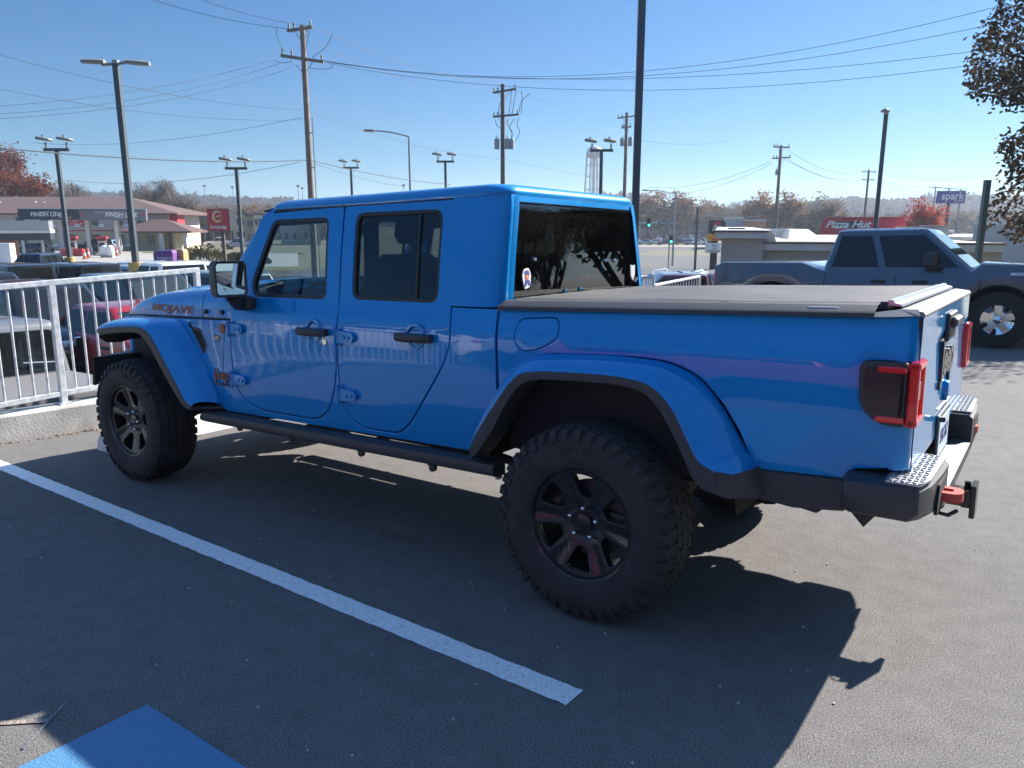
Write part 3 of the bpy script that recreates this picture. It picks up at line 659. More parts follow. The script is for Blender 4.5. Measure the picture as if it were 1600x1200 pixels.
# tail lamps
def tail_lamp(sg):
    hb = MB()
    pl = rp([(.992, 1.150, .03), (1.135, 1.153, .006), (1.135, .943, .006), (1.06, .945, .05), (.998, 1.00, .05)], n=5)
    e = MB(); e.prism([(x, z) for x, z in pl], -.829*sg, -.74*sg)
    h = e.build('tail_lamp', M_BLACKP, truck, smooth=35)
    pi = offset(pl if area(pl) > 0 else pl[::-1], .018); e = MB(); e.prism(pi, -.833*sg, -.80*sg); e.build('lamp_cover', M_BLACKM, h)
    e = MB(); e.box(1.050, 1.136, sg*-.838, sg*-.78, 1.119, 1.139, bev=.004); e.box(1.050, 1.136, sg*-.838, sg*-.78, .955, .975, bev=.004); e.build('side_marker', M_RED, h)
    e = MB()
    e.box(1.142, 1.172, sg*-.830, sg*-.806, .944, 1.154, bev=.005)
    e.box(1.138, 1.174, sg*-.830, sg*-.685, 1.128, 1.154, bev=.006); e.box(1.138, 1.174, sg*-.830, sg*-.685, .944, .972, bev=.006)
    e.box(1.138, 1.172, sg*-.710, sg*-.682, .944, 1.154, bev=.005)
    e.build('red_lens', M_RED, h)
    e = MB(); e.box(1.130, 1.158, sg*-.808, sg*-.708, .970, 1.130); e.build('lens_centre', mat('smoked_lens', (.10, .004, .006), rough=.12, coat=1), h)
    e = MB(); e.box(1.150, 1.165, sg*-.802, sg*-.714, 1.020, 1.085, bev=.004); e.build('reverse_lens', mat('clear_lens', (.6, .6, .58), rough=.1, coat=1), h)
tail_lamp(1); tail_lamp(-1)
# rock rails
for sg in (-1, 1):
    b = MB(); b.loft([[(x, sg*y, z+.0105*(x+2.75)) for y, z in ((.78, .548), (.845, .552), (.868, .542), (.876, .518), (.868, .494), (.845, .482), (.78, .482))] for x in (-2.755, -2.0, -1.2, -.49)], closed=True, cap0=True, cap1=True)
    for x in (-2.5, -2.02, -1.45, -.95): b.box(x, x+.05, sg*.80, sg*.60, .475, .52); b.lathe([(0, -.01), (.02, -.008), (.02, .01)], 'Y', (x+.035, sg*.80, .47), 8)
    b.build('rock_rail', M_BLACKP, truck, smooth=40)
# door hinges, handles, lock, vent, badges
def hinge(x, z, d):
    e = MB(); e.box(x-.008, x+.018, -.828, -.79, z-.040, z+.040, bev=.006)
    e.add(*(lambda q: (q.v, q.f))(MB().prism(rp([(x+.012, z-.034), (x+.115, z-.024), (x+.13, z), (x+.115, z+.026), (x+.012, z+.034)], .012), -.823, -.79)))
    e.lathe([(0, -.030), (.010, -.028), (.012, -.02)], 'Y', (x+.06, -.801, z), 8); e.lathe([(0, -.030), (.010, -.028), (.012, -.02)], 'Y', (x+.095, -.801, z), 8)
    e.tube([(x, -.826, z-.05), (x, -.826, z+.05)], .009)
    o = e.build('door_hinge', M_BLUE, d, smooth=35)
    return o
for x, z in ((-2.475, 1.075), (-2.475, .770)): hinge(x, z, fd)
for x, z in ((-1.545, 1.080), (-1.545, .775)): hinge(x, z, rd)
def handle(x, z, d):
    e = MB(); e.lathe([(.048, -.0), (.050, -.008), (.062, -.008), (.066, .004)], 'Y', (x, body(x, z).y, z), 24); cup = e.build('handle_cup', M_BLUE, d, smooth=50)
    e = MB(); pts = [(x-.115+.23*k/10, -.822-.028*math.sin(math.pi*k/10)**.5, z-.004) for k in range(11)]
    e.loft([[(p[0], p[1]+dy, p[2]+dz) for dy, dz in ((.016, -.018), (-.008, -.020), (-.016, -.008), (-.016, .010), (-.008, .020), (.016, .018))] for p in pts], closed=True, cap0=True, cap1=True)
    e.build('door_handle', M_BLACKP, d, smooth=50)
handle(-1.735, 1.100, fd); handle(-1.0, 1.112, rd)
e = MB(); e.lathe([(0, -.006), (.016, -.006), (.020, 0), (.020, .01)], 'Y', (-1.652, body(-1.65, 1.045).y, 1.045), 18); e.build('door_lock', M_CHROME, fd, smooth=50)
vp = rp([(-2.965, 1.085, .01), (-2.90, 1.058, .015), (-2.822, 1.056, .02), (-2.748, .955, .02), (-2.795, .895, .01)], n=3)
panel('fender_vent', M_BLACKP, vp, lambda x, z: body(x, z)+Vector((0, -.004, 0)), truck, OUT, edge=.004, depth=.01)
panel('vent_mesh', M_DARK, offset(vp[::-1] if area(vp) < 0 else vp, .016), lambda x, z: body(x, z)+Vector((0, -.0065, 0)), truck, OUT, edge=.001, depth=.004)
e = MB(); e.lathe([(0, -.006), (.027, -.006), (.030, -.002), (.030, .006)], 'Y', (-2.567, body(-2.567, 1.068).y, 1.068), 22); e.build('trail_badge', M_ORANGE, truck, smooth=50)
e = MB(); e.box(-2.655, -2.595, body(-2.62, 1.01).y-.006, body(-2.62, 1.01).y+.004, .990, 1.026, bev=.004); bb = e.build('square_badge', M_GREYD, truck)
Mt = Matrix(((1, 0, 0, -2.625), (0, 0, -1, body(-2.62, 1.01).y-.0065), (0, 1, 0, 1.008), (0, 0, 0, 1))); text('badge_lettering', 'UPC', .030, M_CHROME, Mt, bb, ext=.001)
Mt = Matrix(((1, 0, 0, -2.603), (0, 0, -1, body(-2.6, .775).y-.007), (0, 1, 0, .782), (0, 0, 0, 1))); text('side_lettering', 'Jeep', .085, M_ORANGE, Mt, truck, ext=.003, bold=.0015, sx=1.05)
Mt = Matrix(((1, 0, 0, -2.603), (0, 0, -1, body(-2.6, .72).y-.006), (0, 1, 0, .722), (0, 0, 0, 1))); text('model_lettering', 'GLADIATOR', .030, M_GREYD, Mt, truck, ext=.002, sx=1.1)
# mirrors
def door_mirror(sg):
    e = MB(); M = T(-2.275, sg*.935, 1.372, R(14)*sg)
    secs = []
    for dx, k in ((-.085, .72), (-.06, .93), (-.02, 1.0), (.035, 1.0), (.045, .97)):
        secs.append([M @ Vector((dx, .090*k*(a)*1.0, .100*k*(c))) for a, c in ((-1, -.78), (-.86, -1), (.86, -1), (1, -.8), (1, .8), (.86, 1), (-.86, 1), (-1, .8))])
    e.loft(secs, closed=True, cap0=True); h = e.build('door_mirror', M_BLACKP, truck, smooth=50)
    e = MB(); e.loft([[M @ Vector((dx, .090*k*a, .100*k*c)) for a, c in ((-1, -.78), (-.86, -1), (.86, -1), (1, -.8), (1, .8), (.86, 1), (-.86, 1), (-1, .8))] for dx, k in ((.045, .97), (.040, .88), (.030, .86))], closed=True, cap1=True); e.build('mirror_rim', M_BLACKP, h, smooth=40)
    e = MB(); e.add([M @ Vector((.034, .090*.85*a, .100*.85*c)) for a, c in ((-1, -.9), (-.9, -1), (.9, -1), (1, -.9), (1, .9), (.9, 1), (-.9, 1), (-1, .9))], [tuple(range(8))]); e.build('mirror_glass', M_MIRROR, h, fix=False)
    e = MB(); e.tube([(-2.27, sg*.91, 1.275), (-2.31, sg*.86, 1.235), (-2.34, sg*.77, 1.225)], .045, 10); e.box(-2.39, -2.25, sg*.84, sg*.770, 1.195, 1.262, bev=.015); e.build('mirror_arm', M_BLACKP, h, smooth=50)
door_mirror(-1); door_mirror(1)
# wheels
def wheel(x, sg, rot):
    w = empty('wheel', None); w.parent = truck; w.location = (x, sg*.825, .412); w.rotation_euler = (0, R(rot), 0 if sg < 0 else math.pi)
    if WH:
        for ch in WH[0].children: c = ch.copy(); COL.objects.link(c); c.parent = w
        return w
    WH.append(w); rng = random.Random(5)
    e = MB(); pr = [(.232, -.112), (.238, -.126), (.262, -.140), (.30, -.147), (.338, -.144), (.372, -.132), (.390, -.120), (.3995, -.095), (.402, -.05), (.402, .05), (.3995, .095), (.390, .120), (.372, .132), (.338, .144), (.30, .147), (.262, .140), (.238, .126), (.225, .11)]
    e.lathe(pr, 'Y', n=72)
    def R_at(y): return interp(abs(y), [0, .06, .095, .118, .132], [.4105, .410, .4085, .401, .388])
    n = 42
    for k in range(n):                        # tread blocks: shoulders with side lugs, two rows of centre blocks
        a0 = 2*math.pi*k/n
        for s in (-1, 1):
            off = 0 if s < 0 else .5
            for (ya, yb, da, wd, sk) in ((.076, .129, 0, .84, .10), (.030, .068, .4, .80, -.25), (-.016, .024, .7, .80, .25)):
                am = a0+(da+off)*2*math.pi/n; hw = wd*math.pi/n; V = []
                for yy, ssk in ((ya, -sk), (yb, sk)):
                    for aa in (-1, 1):
                        an = am+hw*aa*(1 if yy == ya else (.90 if ya > .05 else 1.0))+ssk*.08*(1 if s > 0 else -1)
                        for rr in (R_at(yy)-.016, R_at(yy)): V.append((rr*math.cos(an), s*yy, rr*math.sin(an)))
                e.add(V, [(1, 3, 7, 5), (0, 1, 5, 4), (2, 3, 7, 6), (0, 1, 3, 2), (4, 5, 7, 6)])
            # sidewall lug, alternating long and short
            am = a0+off*2*math.pi/n; ln = .350 if k % 2 else .362; V = []
            for rr, yy in ((.401, .130), (.385, .1405), (ln, .1465)):
                for aa in (-.62, .62):
                    an = am+aa*math.pi/n*(1 if rr > .39 else .8)
                    V += [(rr*math.cos(an), s*yy, rr*math.sin(an)), ((rr-.004)*math.cos(an), s*(yy-.012), (rr-.004)*math.sin(an))]
            e.add(V, [(0, 2, 6, 4), (4, 6, 10, 8), (0, 1, 5, 4), (4, 5, 9, 8), (2, 3, 7, 6), (6, 7, 11, 10), (8, 9, 11, 10), (0, 1, 3, 2)])
    e.build('tyre', M_RUBBER, w, smooth=32)
    # sidewall lettering
    for word, ang in (('WILDPEAK', 90), ('A/T', 270)):
        tx = text('tyre_lettering', word, .040, M_RUBBER, Matrix(((1, 0, 0, 0), (0, 0, -1, 0), (0, 1, 0, 0), (0, 0, 0, 1))), w, ext=.0022, bold=.0015, sx=1.15)
        for v in tx.data.vertices:
            a = R(ang)-v.co.x/.318*1.0; r = .318+v.co.z; yy = -.1475+v.co.y+interp(r, [.30, .338], [0, .003]); v.co = (r*math.cos(a), yy, r*math.sin(a))
    # rim face, six windows
    hol = []
    for k in range(6):
        a = R(60*k+30); pts = [(.108, -.014), (.118, -.024), (.196, -.056), (.206, -.034), (.209, 0), (.206, .034), (.196, .056), (.118, .024), (.108, .014)]
        hol.append(rp([(r*math.cos(a)-t*math.sin(a), r*math.sin(a)+t*math.cos(a)) for r, t in pts], .012, 2))
    circ = [(.226*math.cos(2*math.pi*i/60), .226*math.sin(2*math.pi*i/60)) for i in range(60)]
    def face(a, c):
        r = math.hypot(a, c); an = math.atan2(c, a); y = interp(r, [0, .07, .085, .15, .20, .226], [-.070, -.070, -.078, -.094, -.106, -.112])
        d = abs(((math.degrees(an)+30) % 60)-30)
        y += .008*max(0, 1-d/9)*max(0, min(1, (r-.09)/.05))
        return Vector((a, y, c))
    panel('rim_face', M_RIM, circ, face, w, Vector((0, -1, 0)), holes=hol, step=.016, edge=.006, depth=.028)
    e = MB(); e.lathe([(.222, -.108), (.230, -.124), (.238, -.128), (.240, -.120), (.236, -.105), (.222, -.06), (.215, .10), (.236, .12)], 'Y', n=64); e.build('rim_barrel', M_RIM, w, smooth=35)
    e = MB(); e.lathe([(0, -.02), (.165, -.02), (.165, .0), (0, .0)], 'Y', n=40); e.lathe([(0, .0), (.09, .0), (.12, .06), (.12, .13), (0, .13)], 'Y', n=24); e.box(.08, .20, -.045, .03, -.06, .06); e.build('brake_disc', mat('brake_steel', (.09, .09, .09), rough=.5, metal=.6), w, smooth=40)
    e = MB(); e.lathe([(0, -.088), (.020, -.088), (.034, -.084), (.036, -.072), (.036, -.06)], 'Y', n=28); e.build('hub_cap', M_BLACKM, w, smooth=35)
    for k in range(5):
        a = R(72*k+20); e = MB(); e.lathe([(0, -.103), (.006, -.102), (.010, -.097), (.0115, -.085), (.0115, -.06)], 'Y', (.0635*math.cos(a), 0, .0635*math.sin(a)), 10); e.build('lug_nut', M_CHROME, w, smooth=45)
    return w
WH = []; M_RIM = mat('rim_paint', (.028, .029, .031), rough=.33, metal=.5, coat=.25)
wheel(0, -1, 4); wheel(-3.487, -1, 22); wheel(0, 1, 9); wheel(-3.487, 1, 40)
# running gear
b = MB()
b.tube([(0, -.75, .412), (0, .75, .412)], .045, 10); b.tube([(-3.487, -.75, .412), (-3.487, .75, .412)], .045, 10)
b.lathe([(0, -.16), (.10, -.12), (.14, 0), (.10, .12), (0, .16)], 'Y', (0, 0, .412), 16); b.lathe([(0, -.16), (.10, -.12), (.14, 0), (.10, .12), (0, .16)], 'Y', (-3.487, -.25, .412), 16)
for sg in (-1, 1):
    b.box(-3.95, 1.12, sg*.50, sg*.40, .545, .66); b.tube([(.22, sg*.50, .36), (.10, sg*.56, .95)], .030, 10); b.tube([(.22, sg*.50, .36), (.16, sg*.53, .66)], .042, 10)
    b.tube([(0, sg*.48, .47), (0, sg*.48, .80)], .062, 12); b.tube([(-3.6, sg*.48, .40), (-3.5, sg*.50, .95)], .032, 10); b.tube([(-.05, sg*.46, .36), (-.85, sg*.40, .46)], .025, 8)
    b.tube([(-3.4, sg*.46, .36), (-2.6, sg*.40, .46)], .025, 8)
b.tube([(0, 0, .43), (-2.2, .05, .56)], .04, 10); b.box(-2.6, -1.9, -.30, .30, .42, .62); b.box(-1.7, -.55, .18, .72, .44, .66); b.box(-2.4, -.6, -.76, .76, .56, .64)
b.tube([(-2.0, .25, .50), (-.6, .28, .50), (-.3, .5, .55), (.6, .55, .52), (1.05, .60, .50)], .035, 8); b.lathe([(0, -.3), (.10, -.29), (.10, .29), (0, .3)], 'Y', (.55, 0, .52), 16)
b.build('running_gear', M_DARK, truck, smooth=40)
b = MB()
for (x, y, z) in ((.44, -.86, .785), (-.52, -.80, .49), (-2.74, -.86, .50)): b.lathe([(0, -.008), (.010, -.007), (.013, .0), (.013, .02)], 'Y', (x, y, z), 10)
b.build('trim_bolt', M_ALU, truck, smooth=50)
# rear bumper: two step blocks, recessed centre, pads, hooks, hitch
bp_ = MB()
def bumper_block(sg):
    secs = []                                     # across y, section in x-z
    for y, x0, x1, zb, zt in ((.915, 1.005, 1.10, .675, .745), (.905, .985, 1.160, .660, .762), (.88, .975, 1.205, .648, .770), (.80, .97, 1.228, .636, .772), (.62, .97, 1.240, .605, .772), (.50, 1.06, 1.242, .580, .772), (.44, 1.10, 1.240, .575, .765)):
        secs.append([(x0, sg*y, zb+.01), (x0, sg*y, zt-.01), (x0+.012, sg*y, zt), (x1-.018, sg*y, zt), (x1, sg*y, zt-.018), (x1, sg*y, zb+.03), (x1-.03, sg*y, zb), (x0+.03, sg*y, zb)])
    bp_.loft(secs, closed=True, cap0=True, cap1=True)
for sg in (-1, 1): bumper_block(sg)
bp_.loft([[(x, y, z) for x, z in ((1.08, .60), (1.08, .655), (1.215, .650), (1.238, .638), (1.238, .59), (1.225, .575), (1.08, .575))] for y in (-.46, 0, .46)], closed=True)
bumper = bp_.build('rear_bumper', M_BUMP if False else mat('bumper_plastic', (.040, .042, .046), rough=.5, bump=.1, bscale=200), truck, smooth=35)
for sg in (-1, 1):
    pad = MB(); pad.prism([(1.105, sg*.885), (1.205, sg*.885), (1.225, sg*.80), (1.232, sg*.46), (1.135, sg*.46), (1.165, sg*.70), (1.10, sg*.79)][::1 if sg < 0 else -1], .770, .777, 'Z')
    for i in range(15):
        for j in range(7):
            x = 1.118+.0175*j; y = sg*(.475+.0285*i); lim = 1.14 if .46 < abs(y) < .50 else (1.163 if abs(y) < .72 else (1.135 if abs(y) < .76 else 1.108))
            if x < lim+.006 or x > 1.222: continue
            a = R(45 if (i+j) % 2 else -45); pad.box(-.008, .008, -.003, .003, .777, .7815, M=Matrix.Translation((x, y, 0)) @ Matrix.Rotation(a, 4, 'Z'), bev=.0012)
    pad.build('step_pad', M_PAD, bumper)
    fr = MB()                                     # hook opening
    ring_ = rp([(sg*.73, .635), (sg*.70, .735), (sg*.52, .735), (sg*.48, .62)], .02, 3)
    fr.prism(ring_, 1.233, 1.2435, 'X'); fr.build('hook_opening', M_DARK, bumper)
    hk = MB(); hk.loft([[(x, sg*.585+dy, z) for z in (.632, .662)] for x, dy in ((1.22, .045), (1.31, .040), (1.345, .020), (1.345, -.020), (1.31, -.040), (1.22, -.045), (1.22, -.020), (1.30, -.016), (1.315, 0), (1.30, .016), (1.22, .020))], closed=False, cap0=True, cap1=True)
    h2 = MB(); outl = rp([(1.20, sg*.585+.046), (1.345, sg*.585+.046, .04), (1.345, sg*.585-.046, .04), (1.20, sg*.585-.046), (1.20, sg*.585-.018, 0), (1.315, sg*.585-.018, .015), (1.315, sg*.585+.018, .015), (1.20, sg*.585+.018, 0)], .004, 4)
    outl = [(x-(.06 if sg > 0 else .01), y) for x, y in outl]; outl = [(x-.03, y) for x, y in outl]; h2.prism(outl, .660, .692, 'Z'); h2.build('tow_hook', M_HOOK, bumper, smooth=30)
pl = MB(); pl.box(1.168, 1.172, -.155, .155, .690, .845, bev=.004); plate = pl.build('licence_plate', mat('plate_white', (.55, .66, .74), rough=.4), truck)
pf = MB(); pf.box(1.155, 1.169, -.175, .175, .67, .865, bev=.006); pf.tube([(1.17, -.21, .86), (1.19, -.20, .86)], .012); pf.build('plate_bracket', M_BLACKP, plate)
Mt = Matrix(((0, 0, 1, 1.1725), (1, 0, 0, 0), (0, 1, 0, .765), (0, 0, 0, 1))); text('plate_lettering', '5FB 2K7', .085, M_ST2, Mt, plate, ext=.001, sx=.8)
lt = MB(); lt.box(1.225, 1.2535, .40, .41, .60, .70)
# hitch
h = MB(); h.box(1.05, 1.27, -.035, .035, .475, .545, bev=.006); h.box(1.26, 1.29, -.045, .045, .475, .545); h.box(1.29, 1.31, -.055, .055, .435, .57, bev=.004)
h.tube([(1.275, 0, .545), (1.275, 0, .575)], .012, 8)
for i in range(1): h.tube([(1.24+.03*math.cos(t*.524), -.06, .515+.025*math.sin(t*.524)) for t in range(13)], .003, 6)
h.tube([(1.16, -.05, .475), (1.18, -.07, .445), (1.22, -.07, .44), (1.25, -.05, .46)], .009, 8)
h.build('hitch', M_BLACKM, truck, smooth=30)
# front bumper, grille, headlamps
b = MB()
b.loft([[(x, y, z) for x, z in ((-4.22+.22*(abs(y)/.88)**3, .60), (-4.26+.24*(abs(y)/.88)**3, .63), (-4.26+.24*(abs(y)/.88)**3, .76), (-4.21+.24*(abs(y)/.88)**3, .80), (-3.99, .80), (-3.97, .76), (-3.98, .62), (-4.02, .60))] for y in (-.90, -.86, -.75, -.5, -.2, .2, .5, .75, .86, .90)], closed=True, cap0=True, cap1=True)
b.build('front_bumper', M_BLACKP, truck, smooth=45)
b = MB(); b.box(-4.14, -4.05, -.56, .56, .72, 1.075, bev=.03); gr = b.build('grille', M_BLUE, truck)
b = MB()
for i in range(7): b.box(-4.150, -4.13, -.285+.082*i, -.285+.082*i+.045, .80, 1.02, bev=.01)
b.build('grille_slot', M_DARK, gr)
for sg in (-1, 1):
    b = MB(); b.lathe([(0, -.012), (.07, -.010), (.09, 0), (.09, .02)], 'X', (-4.145, sg*.41, .94), 24); b.build('headlight', mat('headlight_glass', (.5, .52, .55), rough=.1, coat=1), truck, smooth=50)
# interior
b = MB(); b.box(-2.62, -.60, -.70, .70, .60, .72); b.build('cab_floor', M_DARK, truck)
b = MB(); b.box(-2.62, -2.28, -.70, .70, .95, 1.23, bev=.05); b.box(-2.35, -2.22, -.10, .10, 1.10, 1.28, bev=.02); b.build('dashboard', M_SEAT, truck)
b = MB(); b.lathe([(.17, -.014), (.184, 0), (.17, .014), (.158, 0)], 'X', (0, 0, 0), 28, closed=True); b.box(-.01, .01, -.17, .17, -.02, .02); b.build('steering_wheel', M_SEAT, truck, smooth=50, M=T(-2.13, -.36, 1.17) @ Matrix.Rotation(R(-24), 4, 'Y'))
for (x, ys) in ((-1.85, (-.37, .37)), (-1.32, (-.40, 0, .40))):
    for y in ys:
        b = MB(); w = .24 if x < -1.5 else .19
        b.box(x-.22, x+.28, y-w, y+w, .80, .98, bev=.05)
        b.box(-.07, .07, -w, w, 0, .56, M=T(x+.30, y, .95) @ Matrix.Rotation(R(12), 4, 'Y'), bev=.055)
        b.build('seat', M_SEAT, truck, smooth=60)
        b = MB(); b.box(-.045, .045, -.125, .125, .62, .81, M=T(x+.30, y, .95) @ Matrix.Rotation(R(12), 4, 'Y'), bev=.04); b.tube([(x+.42, y-.06, 1.45), (x+.45, y-.06, 1.60)], .008); b.tube([(x+.42, y+.06, 1.45), (x+.45, y+.06, 1.60)], .008); b.build('headrest', M_SEAT, truck, smooth=60)
b = MB()
for sg in (-1, 1): b.tube([(-1.48, sg*.63, .8), (-1.48, sg*.60, 1.66), (-1.48, sg*.52, 1.73)], .04, 8); b.tube([(-2.28, sg*.60, 1.70), (-1.48, sg*.60, 1.715), (-.66, sg*.58, 1.70), (-.60, sg*.60, .8)], .035, 8)
b.tube([(-1.48, -.55, 1.72), (-1.48, .55, 1.72)], .04, 8); b.box(-2.24, -2.20, -.12, .12, 1.62, 1.69, bev=.02); b.build('roll_bar', M_SEAT, truck, smooth=50)
b = MB(); b.loft([[(x, y, 1.748) for y in (-.60, .60)] for x in (-2.2, -.62)]); b.build('headliner', mat('headliner', (.05, .05, .05), rough=.9), truck)
# far side of the body: twins of the near-side panels
for nm in ('front_door', 'rear_door', 'cab_side', 'fender_side', 'bed_side', 'fuel_door', 'fender_vent'):
    for o in [c for c in list(truck.children) if c.name.split('.')[0] == nm]: mirror_y(o, truck)
# ================================================================== terrain beyond the car park (world frame)
VA = R(35.49)
def loc2(p):
    d = Vector(p)-CAM; fh = Vector((-math.sin(VA), math.cos(VA), 0)); rh = Vector((math.cos(VA), math.sin(VA), 0)); return d.dot(fh), d.dot(rh)
def G(x, y):
    d, r = loc2((x, y, 0)); t = r/max(d, 4)
    zl = interp(d, [5, 8, 14, 20, 35, 60, 100, 126, 170, 260, 420, 1500], [-1.25, -1.25, -1.30, -1.38, -1.80, -2.0, -2.20, -2.75, -2.9, -3.2, -3.0, 4])
    zr = interp(d, [5, 16, 26, 35, 45, 84, 100, 150, 270, 330, 420, 1500], [-1.30, -1.45, -1.75, -2.4, -3.0, -3.1, -3.6, -4.6, -4.4, -4.0, -3, 6])
    k = max(0, min(1, (t+.25)/.35)); return zl*(1-k)+zr*k
def gp(u, d, v=372):
    p = at(u, v, d); p.z = G(p.x, p.y); return p
def VM(p, a=0.0): return T(p.x, p.y, p.z, VA+R(a))
M_LOT2 = asphalt('far_asphalt', (.115, .112, .108), (.08, .078, .077), sc=.35)
def sheet_uv(name, m, us, ds, dz, n=(10, 30)):
    """ground sheet between lateral ratios us (pixel columns) and distances ds, following the terrain"""
    b = MB(); V = []
    for i in range(n[1]+1):
        d = ds[0]*(ds[1]/ds[0])**(i/n[1])
        for j in range(n[0]+1):
            u0 = us[0] if not callable(us[0]) else us[0](d); u1 = us[1] if not callable(us[1]) else us[1](d)
            r = (u0+(u1-u0)*j/n[0]-800)/FPX*d
            x = CAM.x-math.sin(VA)*d+math.cos(VA)*r; y = CAM.y+math.cos(VA)*d+math.sin(VA)*r; V.append((x, y, G(x, y)+dz))
    b.add(V, [(i*(n[0]+1)+j, i*(n[0]+1)+j+1, (i+1)*(n[0]+1)+j+1, (i+1)*(n[0]+1)+j) for i in range(n[1]) for j in range(n[0])])
    o = b.build(name, m, None, smooth=True); o['kind'] = 'structure'; return o
# one sheet to the horizon in all directions
b = MB(); V = []; rings = [3, 5, 6.5, 8, 10, 14, 20, 28, 40, 60, 84, 110, 150, 200, 280, 400, 600, 900, 1500, 2600, 5000]; NA = 96
for d in rings:
    for k in range(NA):
        a = 2*math.pi*k/NA; x = CAM.x-d*math.sin(a)*1.0; y = CAM.y+d*math.cos(a)
        ld, lr = loc2((x, y, 0)); z = G(x, y) if ld > 3 else -3.5+min(0, 0)
        if ld > 3: z = G(x, y)
        V.append((x, y, z-.02))
F = [(i*NA+k, i*NA+(k+1) % NA, (i+1)*NA+(k+1) % NA, (i+1)*NA+k) for i in range(len(rings)-1) for k in range(NA)]
b.add(V, F)
M_GRASS = mat('dry_grass', (.085, .085, .040), rough=.9, nscale=.25, col2=(.16, .135, .075), bump=.4, bscale=6)
ter = b.build('ground', M_GRASS, None, smooth=True); ter['kind'] = 'structure'
sheet_uv('lower_parking_lot', M_LOT2, (-700, 1500), (4.5, 62), .01, (30, 24))
M_ROADC = mat('concrete_road', (.30, .285, .26), rough=.85, noise_amt=.10, nscale=.6, bump=.2, bscale=20)
sheet_uv('access_road', M_ROADC, (-500, 470), (66, 100), .012, (20, 8))
sheet_uv('motel_forecourt', mat('forecourt_concrete', (.36, .31, .24), rough=.85, noise_amt=.1, nscale=.4), (-500, 295), (101, 127), .014, (20, 6))
M_ROAD = asphalt('road_asphalt', (.13, .129, .127), (.10, .10, .098), sc=.3)
sheet_uv('main_road', M_ROAD, (880, lambda d: 1118 if d < 84 else 1500), (64, 205), .012, (20, 20))
sheet_uv('verge', mat('green_verge', (.09, .11, .035), rough=.9, nscale=.5, col2=(.14, .13, .06)), (880, 1130), (228, 262), .02, (10, 4))
sheet_uv('far_parking_lot', M_ROAD, (880, 1500), (262, 310), .016, (10, 6))
sheet_uv('sidewalk', M_CONC, (1000, 1250), (66, 70), .03, (10, 2))
sheet_uv('far_kerb', mat('kerb_tan', (.42, .36, .26), rough=.8), (880, 1130), (206, 214), .02, (10, 2))
# ---------------------------------------------------------------- vehicles
M_TGL = mat('dark_car_glass', (.012, .014, .016), rough=.03, spec=.45)
M_LGL = mat('light_car_glass', (.03, .04, .04), rough=.03, spec=.5)
M_TYRE2 = mat('car_tyre', (.015, .015, .016), rough=.8)
M_HL = mat('headlamp', (.6, .62, .65), rough=.1, coat=1)
M_TL = mat('tail_lamp_red', (.45, .01, .015), rough=.2, coat=1)
M_WHEELS = mat('alloy', (.35, .35, .36), rough=.3, metal=.8)
def cpaint(name, c, metal=.3): return mat(name, c, rough=.35, metal=metal, coat=1.0)
SPEC = {
 'suv': dict(L=4.85, W=1.93, H=1.74, belt=1.06, hood=1.04, nose=.90, xr=(.02, .09), xf=(.70, .545), wt=.80, wh=.37, ax=(.185, .80), deck=None),
 'sedan': dict(L=4.75, W=1.84, H=1.45, belt=.93, hood=.92, nose=.72, xr=(.10, .26), xf=(.72, .55), wt=.74, wh=.33, ax=(.20, .80), deck=.98),
 'hatch': dict(L=4.4, W=1.82, H=1.62, belt=1.0, hood=.98, nose=.80, xr=(.02, .12), xf=(.74, .56), wt=.76, wh=.34, ax=(.19, .80), deck=None),
 'boxy': dict(L=4.7, W=1.60, H=1.86, belt=1.20, hood=1.18, nose=1.10, xr=(.04, .055), xf=(.64, .565), wt=.86, wh=.41, ax=(.17, .79), deck=None),
 'pickup': dict(L=5.85, W=1.98, H=1.93, belt=1.22, hood=1.20, nose=1.08, xr=(.385, .405), xf=(.72, .60), wt=.83, wh=.41, ax=(.20, .815), deck=1.28),
}
CARS = {}
